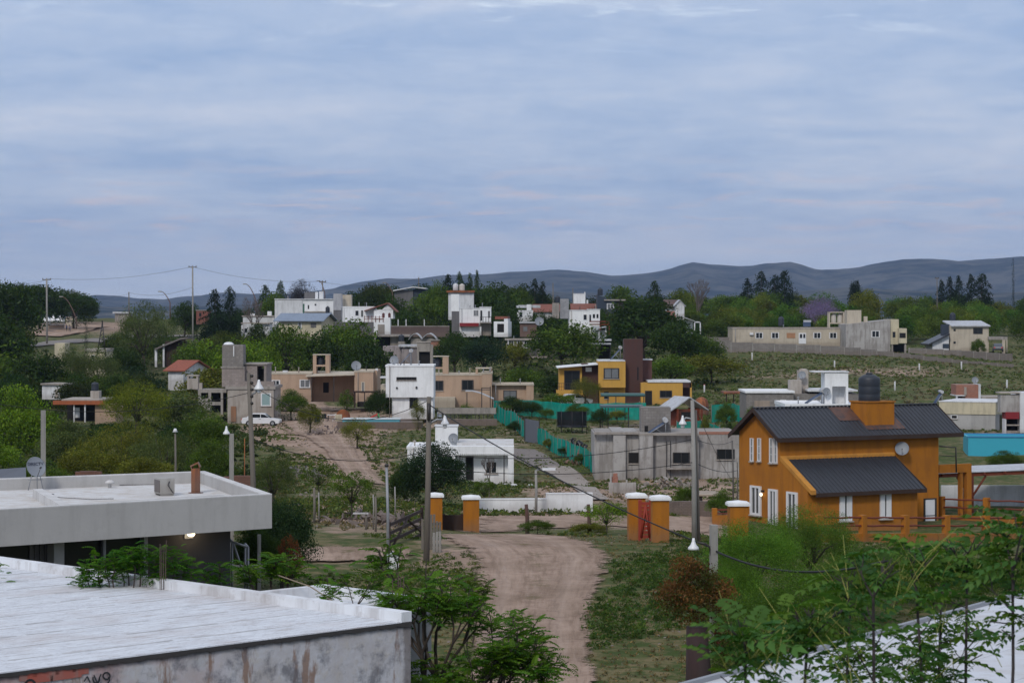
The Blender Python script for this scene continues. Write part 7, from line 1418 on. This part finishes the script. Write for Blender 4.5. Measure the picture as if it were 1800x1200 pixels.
# ================================================================== poles, lamps
def sx(px, py, d): return Vector((X(px, d), d, Z(py, d)))
def pole(px0, py0, px1, d, w0, w1, label, mat=wood, name='utility_pole', cat='pole', ybase=None, group=None):
    """top pixel (px0,py0), foot column px1"""
    s = F/d; b = gp(px1, d); 
    if ybase: b.z = Z(ybase, d)
    e = empty(name, b, 0, label, cat, group); t_ = sx(px0, py0, d)-b; m = MB(); m.tube([Vector((0, 0, -.4)), t_*.5+Vector((.02, 0, 0)), t_], [w1/s/2, (w0+w1)/s/4, w0/s/2], 12); m.build('shaft', mat, e); return e, t_
def arm_lamp(e, top, d, pts, head, label=None, hw=.14, mat=whitepl):
    """pts pixel polyline of the bracket; head = (px,py) of the shade centre bottom"""
    o = Vector(e.location); P = [sx(x, y, d)-o for x, y in pts]; MB().tube(P, .035, 6).build('lamp_arm', steel, e); c = sx(head[0], head[1], d)-o
    m = MB(); m.lathe([(hw, 0), (hw*.93, .05), (hw*.45, .17), (hw*.28, .26), (hw*.2, .32)], c, 18); m.build('lamp_shade', mat, e); MB().lathe([(.04, -.12), (.07, -.07), (.06, .02), (.03, .05)], c, 10).build('bulb', whitepl, e)
e, t_ = pole(437, 655, 449, 75, 7, 11, 'tall leaning wooden pole rising behind the grey flat roofed house')
m = MB()
for q in range(5): m.lathe([(.03, 0), (.06, .03), (.06, .07), (.03, .1)], t_+Vector((.1, -.02, -.15-q*.22)), 8)
m.build('insulator', frame_d, e); arm_lamp(e, t_, 75, [(441, 695), (448, 690), (453, 684)], (455, 684.5), hw=.16)
e2, t2 = pole(754, 697, 749, 75, 8, 11.5, 'tall dark wooden pole beside the grey planks with a curved lamp arm'); arm_lamp(e2, t2, 75, [(753, 752), (758, 742), (768, 737), (781, 737)], (782, 746)); MB().tube([t2+Vector((0, -.1, -.2)), t2+Vector((0, -.12, -.75))], .06, 6).build('clamp', frame_d, e2)
e3, t3 = pole(1217, 703, 1221, 81.5, 6.5, 10.5, 'tall concrete pole with a curved lamp arm near the red gate', polecon, ybase=955); MB().tube([Vector((.17, .12, -.3)), t3*.93+Vector((.12, .1, 0))], [.05, .04], 8).build('second_shaft', W('dark_pole', (.12, .11, .1), .3), e3); arm_lamp(e3, t3, 81.5, [(1219, 742), (1213, 735), (1206, 734), (1201, 738)], (1200, 746), hw=.14)
def sqpost(px, py, w_, d, label, hb=None, name='concrete_post', lean=0, mat=polecon, cat='post', group=None):
    s = F/d; b = gp(px, d); 
    if hb: b.z = Z(hb, d)
    e = empty(name, b, R(12), label, cat, group); r = w_/s/2; hgt = Z(py, d)-b.z; m = MB(); m.box(-r, r, -r, r, -.4, hgt); m.box(-r*.45, r*.45, -r-.012, -r, hgt*.75, hgt*.97); m.build('shaft', mat, e); return e
p4 = sqpost(1254.5, 922, 12, 57, 'square weathered concrete post with a small white lamp, near the reddish bush'); o = Vector(p4.location)
def world_arm(e, pts, head, d, hw=.2):
    inv = Matrix.Rotation(-e.rotation_euler[2], 4, 'Z'); o = Vector(e.location); P = [inv @ (sx(x, y, d)-o) for x, y in pts]; MB().tube(P, .03, 6).build('lamp_arm', frame_d, e); c = inv @ (sx(head[0], head[1], d)-o); MB().lathe([(hw, -.02), (hw*.95, .03), (hw*.5, .1), (hw*.28, .19), (hw*.2, .26)], c, 18).build('lamp_shade', whitepl, e)
world_arm(p4, [(1250, 975), (1248, 962), (1240, 955), (1226, 953)], (1219, 964), 57, .14)
sqpost(76, 721, 8.5, 76, 'square concrete post standing behind the satellite dish'); p6 = sqpost(407, 762, 7.5, 80, 'short square concrete post with a white lamp behind the flat roof'); world_arm(p6, [(405, 770), (401, 762)], (398, 762), 80, .12)
sqpost(455.5, 939, 6, 64, 'thin grey concrete post in front of the round dark bush')
e, t_ = pole(308, 757, 308, 118, 3, 4.5, 'thin wooden pole with a small lamp in the thicket behind the flat roof'); MB().lathe([(.14, -.06), (.05, .12)], t_, 10).build('lamp_shade', whitepl, e)
e, t_ = pole(679.5, 820, 682, 74.5, 4.5, 5.5, 'thin galvanised steel pole beside the ranch gate', steel, 'steel_pole'); MB().lathe([(.06, 0), (.07, .06), (.02, .1)], t_, 10).build('cap', frame_d, e)
b = gp(691, 73); e = empty('meter_box', b, .2, 'small white metal box at the foot of the thin steel pole', 'box'); MB().box(-.16, .16, -.12, .12, .0, .42).build('case', whitepl, e); m = MB(); m.ext([(-.2, .42), (0, .54), (.2, .42)], -.16, .16, 'y'); m.build('lid', zinc, e)
e, t_ = pole(942, 826, 942, 123, 4.2, 5.2, 'slim steel street lamp in front of the white garden wall', polecon, 'street_lamp', 'street lamp'); o = Vector(e.location); MB().tube([t_, sx(960, 824, 123)-o], .04, 6).build('lamp_arm', steel, e); m = MB(); c = sx(965, 824, 123)-o; m.box(c.x-.35, c.x+.35, -.12, .12, c.z-.07, c.z+.05); m.build('lamp_head', whitepl, e)
for (px, py, d, l) in ((925, 886, 97, 'dark rusty fence post left of the slim street lamp foot'), (1034, 886, 95, 'dark rusty fence post left of the spreading green bush')):
    e, t_ = pole(px, py, px+2, d, 6, 8, l, W('rusty_post', (.09, .045, .035), .5), 'fence_post', 'post', ybase=936)
for i, (px, py, yb, d, w_) in enumerate(((552, 857, 915, 97, 4.5), (560, 865, 912, 98, 2.5), (643, 899, 925, 92, 4), (660, 873, 930, 90, 4), (656, 869, 915, 93, 2.5), (694, 855, 905, 99, 2.5))):
    pole(px, py, px, d, w_*.9, w_, ['thick weathered post right of the round dark bush', 'thin pale post just right of a thick weathered one', 'short dark post with a pale board on top, left of the ranch gate', 'thick dark post behind the short one with a pale board', 'thin pale post right behind a thick dark one near the ranch gate', 'thin tall stake behind the ranch gate'][i], polecon if w_ < 3 else wood, 'fence_post', 'post', yb)
b = sx(632, 903, 92); MB().box(-.25, .35, -.1, .1, 0, .05).build('pale_board', white2, None, b, 'pale board lying on top of the short dark post', 'board')
e, t_ = pole(1287, 774, 1289, 125, 2.5, 3, 'thin dark pole at the left corner of the orange house', W('dark_pole', (.12, .11, .1), .3), ybase=880); e, t_ = pole(1296, 812, 1296, 124, 2, 2.5, 'thinner short pole touching the corner of the orange house', W('dark_pole', (.12, .11, .1), .3), ybase=885)
e, t_ = pole(430, 770, 428, 92, 1.4, 1.8, 'thin reddish iron stake right of the short post with a lamp', rust, 'iron_stake', 'stake')
# far power poles and curved lamps
for i, (px, py, d, w_, cr) in enumerate(((82, 490, 445, 3.6, 7.5), (338.5, 468, 430, 3.2, 7.0), (226.5, 513, 500, 2.4, 0), (567, 494, 450, 2.2, 6), (736, 487, 470, 2, 0), (972, 497, 430, 2, 0), (1007, 506, 440, 1.8, 0), (1647, 488, 500, 1.6, 3))):
    e, t_ = pole(px, py, px+.5, d, w_*.8, w_, ['concrete power pole with a crossbar above the white tents', 'tallest concrete power pole with a crossbar on the left skyline', 'short power pole on the left skyline left of the tallest', 'thin pole with a crossbar above the plain white block shaped house', 'thin pole behind the dark modern house', 'thin pole right of the pair of conifers', 'thin pole left of the dark blue house', 'thin mast among the far right conifers'][i], polecon if i < 2 else wood, 'power_pole', group='power poles on the skyline')
    if cr: s = F/d; MB().box(t_.x-cr/s, t_.x+cr/s, -.08, .08, t_.z-.25, t_.z-.08).build('crossbar', wood, e); m = MB(); [m.lathe([(.07, 0), (.09, .1), (.04, .22)], (t_.x+q*cr/s*.9, 0, t_.z-.08), 8) for q in (-1, 0, 1)]; m.build('insulator', frame_d, e)
for i, (x0, y0, x1, y1, yb, d) in enumerate(((134, 560, 109, 521, 575, 430), (299, 532, 283, 512, 560, 430), (450, 528, 432, 499, 560, 440), (690, 515, 677, 496.5, 530, 460), (571, 515, 561, 493.5, 530, 470))):
    b = sx(x0, yb, d); e = empty('street_lamp', b, 0, ['rusty curved street lamp right of the white tents', 'curved street lamp over the feathery grey green tree', 'curved street lamp above the leafless tree', 'curved street lamp left of the dark modern house', 'curved street lamp over the plain white block shaped house'][i], 'street lamp', 'curved street lamps on the skyline'); P = [Vector((0, 0, -.3)), sx(x0, y0, d)-b]+[sx(x0+(x1-x0)*t, y0+(y1-y0)*(1-(1-t)**1.8), d)-b for t in (.25, .5, .75, 1)]; MB().tube(P, [.12, .1, .09, .08, .07, .06], 6).build('shaft', W('rusty_lamp_pole', (.16, .10, .08), .3), e); c = P[-1]; MB().box(c.x-.5, c.x+.15, -.12, .12, c.z-.12, c.z+.06).build('lamp_head', polecon, e)
# wires
def wire(label, pts, sag=.4, r=.02, name='power_line'): return cable(name, label, [sx(*p) for p in pts], r, sag)
wire('thick black cable running from the dark wooden pole down to the square concrete post', [(756, 712, 75), (1250, 962, 57)], .25, .019)
wire('thick black cable continuing right from the square concrete post in front of the thicket', [(1258, 968, 57), (1560, 985, 45)], .35, .026)
wire('upper thin wire from the leaning pole to the dark wooden pole', [(441, 770, 75), (750, 792, 75)], .5, .013); wire('second thin wire sagging from the leaning pole to the steel pole', [(438, 672, 75), (752, 704, 75)], .9, .011); wire('thin wire from the leaning pole leaving the frame at the left', [(438, 690, 75), (-60, 700, 70)], .5, .010)
wire('thin wire from the dark wooden pole to the concrete lamp pole', [(752, 798, 75), (1217, 772, 81.5)], .35, .012); wire('lower thin wire from the dark wooden pole to the concrete lamp pole', [(752, 822, 75), (1219, 812, 81.5)], .3, .012); wire('thin wire from the concrete lamp pole to the pole by the orange house', [(1219, 770, 81.5), (1287, 775, 125)], .2, .012); wire('lower wire from the concrete lamp pole to the orange house', [(1220, 812, 81.5), (1297, 826, 125)], .2, .014); wire('wire from the lamp pole top down to the poles by the orange house', [(1217, 705, 81.5), (1288, 846, 125)], .2, .010)
for i, (a, b, dy) in enumerate((((82, 489.5, 445), (338.5, 468.5, 430), 0), ((338.5, 469, 430), (567, 494, 450), 0), ((82, 492, 445), (-100, 500, 450), 0), ((226.5, 514, 500), (338.5, 505, 430), 0), ((567, 496, 450), (736, 490, 470), 0), ((226.5, 516, 500), (82, 522, 445), 0))): wire(['far power line between the two crossbar poles at the left', 'far power line right of the tallest skyline pole', 'far power line leaving the frame at the upper left', 'far wire from the short skyline pole to the tallest', 'far wire from the plain white block shaped house to the dark modern house', 'far wire left of the short skyline pole'][i], [a, b], 1.0, .022)
# ================================================================== near plants with compound leaves
def compound(rs, n_pair=6, L_=.32, lf=.07):
    """one drooping pinnate leaf along +x, returns verts, quads"""
    V = []; Q = []
    def leaf(p, dr, s, w_):
        t_ = np.array(dr); t_ = t_/np.linalg.norm(t_); up = np.array([0, 0, 1.0]); sd = np.cross(t_, up); sd /= max(np.linalg.norm(sd), 1e-6); up = np.cross(sd, t_); n = len(V); w = s*w_
        V.extend([p, p+t_*s*.4+sd*w+up*w*.25, p+t_*s-up*s*.1, p+t_*s*.4-sd*w+up*w*.25]); Q.append([n, n+1, n+2, n+3])
    pts = []
    for i in range(n_pair+1): f = i/n_pair; pts.append(np.array([L_*f*(1-.12*f), 0, -.42*L_*f*f]))
    for i in range(1, n_pair+1):
        for sgn in (-1, 1): f = i/n_pair; leaf(pts[i], [.55, sgn*1.0, -.35-.3*f], lf*(1.15-.45*abs(f-.45)), .26)
    leaf(pts[-1], [1, 0, -.8], lf*1.1, .26)
    for i in range(n_pair):                    # rachis
        n = len(V); a, b = pts[i], pts[i+1]; w = .0022; V.extend([a+[0, w, 0], b+[0, w, 0], b-[0, w, 0], a-[0, w, 0]]); Q.append([n, n+1, n+2, n+3])
    return np.array(V), np.array(Q)
def leafy(e, tips, rs, per=7, L_=.32, lf=.07, col=GRN['bright'], part='foliage', n_pair=6, yel=.2, spread=1.0):
    """tips: list of (point, direction) twig ends in local coordinates; leaves radiate from the last part of every twig"""
    LV, LQ = compound(rs, n_pair, L_, lf); V = []; Q = []; T_ = []; off = 0; k = len(LV)
    for (p, dr) in tips:
        p = np.array(p); dr = np.array(dr)/max(np.linalg.norm(dr), 1e-6)
        for i in range(per):
            a = rs.uniform(0, 6.283); q = rs.uniform(.5, 1.25); o = p-dr*rs.uniform(0, .45)*spread+rs.normal(0, .05, 3); x = np.array([math.cos(a), math.sin(a), rs.uniform(-.25, .75)]); x += dr*.5; x /= np.linalg.norm(x); y = np.cross([0, 0, 1], x); y /= np.linalg.norm(y); z = np.cross(x, y)
            r_ = rs.normal(0, .25); y2 = y*math.cos(r_)+z*math.sin(r_); z2 = np.cross(x, y2); v = LV*q*rs.uniform(.85, 1.15); V.append(o+v[:, :1]*x+v[:, 1:2]*y2+v[:, 2:3]*z2); Q.append(LQ+off); off += k; tnt = rs.uniform(.65, 1.35)*np.ones(k)*rs.uniform(.9, 1.1, k); ye = rs.uniform(-yel, yel*1.3); T_.append(np.stack([tnt*(1+ye*1.5), tnt*(1+.5*ye), tnt*(1-ye), np.ones(k)], 1))
    me = np_mesh(part, np.concatenate(V), np.concatenate(Q), LEAF, {'tint': ('FLOAT_COLOR', np.concatenate(T_))}); o = link_mesh(part, me, e); o.color = (*col, 1); return o
def branchy(rs, base, d0, length, r0, k, tips, m, spread=.7, up=.25, n=(2, 3)):
    base = Vector(base); d0 = Vector(d0).normalized(); mid = base+d0*length*.5+Vector((rs.uniform(-.05, .05), rs.uniform(-.05, .05), 0))*length; end = base+d0*length+Vector((rs.uniform(-.06, .06), rs.uniform(-.06, .06), 0))*length
    m.tube([base, mid, end], [r0, r0*.82, r0*.66], 6, False)
    if k == 0: tips.append((tuple(end), tuple(d0))); return
    for _ in range(rs.randint(n[0], n[1]+1)):
        dn = (d0+Vector((rs.uniform(-1, 1), rs.uniform(-1, 1), rs.uniform(-.3, .6)))*spread+Vector((0, 0, up))).normalized(); branchy(rs, end, dn, length*rs.uniform(.6, .85), r0*.6, k-1, tips, m, spread, up, n)
def leafy_tree(name, label, base, stems, seed, lvl=2, per=7, L_=.32, lf=.07, col=GRN['bright'], cat='tree', twigs=0, n_pair=6, spread=.7, up=.25, barkm=None, side=0):
    """stems: (dx,dy,height,radius,lean x,lean y, branch length)"""
    rs = np.random.RandomState(seed); e = empty(name, base, 0, label, cat); m = MB(); tips = []
    for (dx, dy, hh, r, lx, ly, bl) in stems:
        top = Vector((dx+lx, dy+ly, hh)); b0 = Vector((dx, dy, -.2)); q = b0.lerp(top, .5)+Vector((rs.uniform(-.06, .06), rs.uniform(-.06, .06), 0)); w1 = q.lerp(top, .55)+Vector((rs.uniform(-.05, .05), rs.uniform(-.05, .05), 0)); w2 = q.lerp(top, .8)+Vector((rs.uniform(-.04, .04), rs.uniform(-.04, .04), 0)); m.tube([b0, q, w1, w2, top], [r, r*.9, r*.8, r*.72, r*.62], 8, False)
        for _ in range(side):
            f = 1-rs.uniform(.02, .9)/hh; p0 = b0.lerp(q, f*2) if f < .5 else q.lerp(top, f*2-1); branchy(rs, p0, Vector((rs.uniform(-1, 1), rs.uniform(-1, 1), rs.uniform(.1, .9))), rs.uniform(.10, .24), r*.4, 1 if rs.uniform() < .4 else 0, tips, m, spread, .1)
        for _ in range(rs.randint(3, 5)): branchy(rs, top, Vector((lx*.3+rs.uniform(-.8, .8), ly*.3+rs.uniform(-.8, .8), 1.0)), bl, r*.55, lvl-1, tips, m, spread, up)
    m.build('stems' if cat != 'tree' else 'trunk', barkm or bark, e); leafy(e, tips, rs, per, L_, lf, col, 'foliage', n_pair)
    if twigs:
        m = MB()
        for _ in range(twigs):
            p, dr = tips[rs.randint(len(tips))]; p = Vector(p)-Vector((0, 0, .25)); a = rs.uniform(0, 6.28); x = Vector((math.cos(a)*.6, math.sin(a)*.6, rs.uniform(.5, 1.1))).normalized(); l_ = rs.uniform(.2, .5); m.tube([p, p+x*l_*.5, p+x*l_+Vector((math.cos(a), math.sin(a), 0))*.04], [.003, .0025, .0015], 4, False)
        m.build('bare_stalks', S('yellow_stalk', (.32, .33, .07), .6), e)
    return e
# tree by the corner of the near building
LG = (.068, .150, .015)
b = Vector((X(800, 38.5), 38.5, -8))
leafy_tree('chinaberry_tree', 'bright green leafy tree spreading beside the corner of the near painted building', b, [(-.15, 0, 1.9, .06, -.1, 0, .75), (.15, .2, 1.5, .05, .35, 0, .7), (0, -.1, 1.3, .045, .1, -.1, .7), (-.3, .1, 2.35, .05, -.25, .05, .55), (.3, 0, 1.0, .05, .5, 0, .75), (.1, .2, .8, .04, .3, .1, .7), (-.2, 0, .6, .035, .0, 0, .6), (.0, .1, .35, .035, .4, 0, .6), (-.35, .1, 1.1, .035, -.05, 0, .6), (-.45, -.2, .7, .03, -.1, -.2, .55), (.25, -.3, .6, .03, .2, -.2, .55), (-.1, -.4, 1.0, .03, 0, -.2, .55)], 11, 3, 10, .26, .07, LG, n_pair=6, up=.1)
b = Vector((X(720, 39.5), 39.5, -8)); leafy_tree('chinaberry_tree', 'leafy sapling rising behind the steel rods at the near building', b, [(-.1, .4, 3.2, .045, -.1, .1, .5), (.15, .3, 2.9, .04, .1, 0, .5), (.3, .1, 2.6, .04, .15, 0, .4)], 17, 2, 9, .28, .07, LG, up=.05)
b = Vector((X(240, 41.5), 41.5, -4.87)); rs0 = np.random.RandomState(3)
leafy_tree('roof_shrub', 'bright green shrub growing on the near white roof', b, [(x_, rs0.uniform(-.15, .25), max(.08, .72*math.cos(x_*1.35)*rs0.uniform(.35, 1)), .014, x_*.15, 0, .15) for x_ in np.linspace(-.85, .85, 18)], 21, 1, 13, .22, .05, (.050, .135, .012), 'shrub', up=.0)
b = Vector((X(376, 48), 48, -8)); leafy_tree('shrub', 'small bright leafy sprout below the dark grey wall', b, [(0, 0, 2.3, .03, 0, 0, .3)], 23, 2, 7, .26, .07, (.045, .12, .012), 'shrub')
b = Vector((X(476, 43.5), 43.5, -8)); leafy_tree('shrub', 'rounded leafy sapling hanging over the annex roof', b, [(0, 0, 2.9, .035, 0, 0, .38), (.1, .1, 2.9, .03, .2, 0, .34), (-.1, 0, 2.8, .03, -.2, 0, .36)], 25, 2, 10, .26, .065, LG, 'shrub', up=.0)
b = Vector((X(585, 40.5), 40.5, -8)); leafy_tree('shrub', 'thin leafy branches hanging over the small annex', b, [(0, -.3, 2.85, .02, -.15, 0, .35), (.1, -.3, 2.9, .02, .3, 0, .4)], 27, 2, 5, .24, .06, LG, 'shrub', up=-.1)
b = Vector((X(820, 56), 56, -8)); leafy_tree('shrub', 'sparse yellowish leafy plant left of the dirt road', b, [(0, 0, 1.2, .02, 0, 0, .35), (.1, 0, 1.0, .02, .2, 0, .3)], 29, 2, 6, .26, .07, (.08, .12, .02), 'shrub')
b = Vector((X(2, 42), 42, -4.9)); leafy_tree('roof_shrub', 'tuft of leaves at the left edge on the near white roof', b, [(-.1, 0, .35, .02, 0, 0, .12)], 31, 1, 6, .16, .05, LG, 'shrub')
m = MB(); b = sx(760, 1090, 38); cable('dry_cane', 'long dry cane arching over the annex roof', [sx(490, 1011, 42), sx(545, 1030, 41), sx(600, 1066, 39), sx(625, 1082, 38.2)], .012)
bpy.data.objects['dry_cane'].data.materials[0] = S('dry_cane', (.28, .22, .15), .8); bpy.data.objects['dry_cane']['category'] = 'cane'
def rods(name, label, xs, yt, yb, d):
    b = sx(xs[0], yb, d); e = empty(name, b, 0, label, 'steel rods')
    for i, x in enumerate(xs): t_ = sx(x+rnd.uniform(-1, 1), yt+rnd.uniform(-6, 6), d+i*.06)-b; MB().tube([Vector((t_.x, t_.y, -.6)), t_*.5+Vector((t_.x*.5, 0, 0)), t_], .008, 5).build('rod', W('rod_rust', (.06, .035, .03), .3), e)
    return e
rods('steel_rods', 'rusty reinforcing rods sticking up beside the near building corner', (690, 700, 704, 709), 1015, 1075, 38.6); rods('steel_rods', 'thin reinforcing rods standing in the shrub on the near white roof', (281, 285, 289, 293), 955, 1035, 41)
# reddish shrub on a stump, near right
g_ = Vector((X(1225, 44), 44, -8)); e = empty('ivy_stump', g_, 0, 'thick stump wrapped in a ball of reddish brown foliage beside the dirt road', 'shrub'); MB().tube([(0, 0, -.2), (.03, 0, 1.2), (.0, 0, 2.1)], [.28, .24, .2], 12).tube([(-.12, .1, -.2), (-.1, .1, 1.4), (-.1, .1, 2.0)], [.1, .08, .07], 8).build('trunk', W('dark_bark', (.055, .03, .03), .5, kind='wood'), e)
def ball(e, c, rad, n, leaf, cols, seed, part='foliage'):
    rs = np.random.RandomState(seed); ncl = 26; cc = rdir(rs, ncl)*rs.uniform(.45, .85, ncl)[:, None]; k = rs.randint(0, ncl, n); p = cc[k]+rdir(rs, n)*rs.uniform(.1, .38, n)[:, None]**.8; p = p*np.array(rad)+np.array(c); V, Q = leaf_quads(rs, p, leaf, .45); cols = np.array(cols); t_ = cols[rs.randint(0, len(cols), ncl)][k]*rs.uniform(.6, 1.4, (n, 1)); t_ = np.concatenate([t_, np.ones((n, 1))], 1)
    o = link_mesh(part, np_mesh(part, V, Q, LEAF, {'tint': ('FLOAT_COLOR', np.repeat(t_, 4, 0))}), e); o.color = (1, 1, 1, 1); return o
ball(e, (.0, 0, 2.75), (.74, .7, .62), 9000, .028, [(.13, .06, .022), (.08, .04, .018), (.08, .065, .018), (.06, .07, .018), (.17, .08, .025)], 5)
ball(e, (.42, -.1, 1.9), (.25, .3, .5), 900, .026, [(.10, .03, .015), (.04, .05, .015)], 6, 'hanging_foliage')
# fine leaved thicket right of centre (several shrubs)
for i, (px, yt, d, w_, kk, col, lab) in enumerate(((1330, 915, 62, 190, 'fine', (0.076, 0.154, 0.018), 'fine leaved green shrub in front of the white doors of the orange house'), (1425, 890, 66, 170, 'fine', (0.085, 0.149, 0.022), 'feathery shrub reaching up to the lean-to roof of the orange house'), (1290, 985, 56, 120, 'fine', (0.072, 0.140, 0.016), 'fine leaved green shrub just right of the square concrete post'), (1400, 1000, 50, 230, 'fine', (0.065, 0.126, 0.016), 'broad dense shrub in the middle of the thicket at the lower right'), (1520, 965, 60, 190, 'fine', (0.068, 0.123, 0.018), 'dense shrub below the orange perimeter wall'), (1640, 985, 64, 200, 'fine', (0.072, 0.123, 0.020), 'shrub below the perimeter wall at the right'), (1780, 990, 60, 200, 'fine', (0.065, 0.112, 0.018), 'shrub at the right edge below the perimeter wall'), (1310, 1085, 45, 150, 'fine', (0.068, 0.123, 0.016), 'low shrub right of the reddish brown stump'))):
    T(kk, px, yt-12, d, w_, tuple(q*1.35 for q in col), lab, 'shrub', 'shrub')
# foreground young trees (chinaberry) in the lower right
FG = (.070, .150, .034)
for i, (px, yt, d, ytop, tw, per, sd_, lab) in enumerate((
    (1780, 1000, 15.5, 900, 16, 4, 6, 'tallest young leafy tree at the right edge in the foreground'), (1610, 1030, 16.5, 965, 26, 4, 6, 'young leafy tree with yellow stalks, second from the right in the foreground'),
    (1535, 1050, 14.5, 985, 22, 3, 5, 'foreground leafy tree left of centre in front of the pale sheet roof'), (1420, 1115, 15.0, 1085, 16, 3, 4, 'low leafy foreground sapling at the lower right'),
    (1310, 1140, 14.0, 1105, 14, 3, 4, 'leftmost leafy foreground sapling near the stump'), (1700, 1010, 17.5, 945, 16, 4, 6, 'slim leafy foreground tree before the right perimeter wall'), (1655, 1035, 19, 950, 12, 5, 6, 'leafy tree slightly behind the slim foreground one at the right'), (1495, 1060, 18, 1010, 12, 4, 5, 'small leafy foreground tree between the low sapling and the thicket'))):
    b = Vector((X(px, d), d, -8)); zt_ = Z(ytop, d)+8; zf = Z(yt, d)+8; q = rnd.uniform(-.15, .15)
    leafy_tree('young_tree', lab, b, [(q, 0, zf, .015, -q, 0, (zt_-zf)*.5+.05)], 60+i, 2, per+1, .25, .070, FG, 'tree', tw, 5, .85, .05, W('young_bark', (.05, .04, .04), .3), sd_)
# ------------------------------------------------------------------ air
m = MB(); m.box(-9000, 9000, -600, 11800, -60, 420); hzo = m.build('haze', None, None, None, None, None, None, 'stuff')
hm = bpy.data.materials.new('haze'); hm.use_nodes = True; t = hm.node_tree
for n in list(t.nodes): t.nodes.remove(n)
v = nd(t, 'ShaderNodeVolumePrincipled'); v.inputs['Color'].default_value = (.50, .66, 1.0, 1); v.inputs['Density'].default_value = 0.00006; v.inputs['Anisotropy'].default_value = .2; o = nd(t, 'ShaderNodeOutputMaterial'); t.links.new(v.outputs[0], o.inputs['Volume']); hzo.data.materials.append(hm)
bpy.context.view_layer.update()
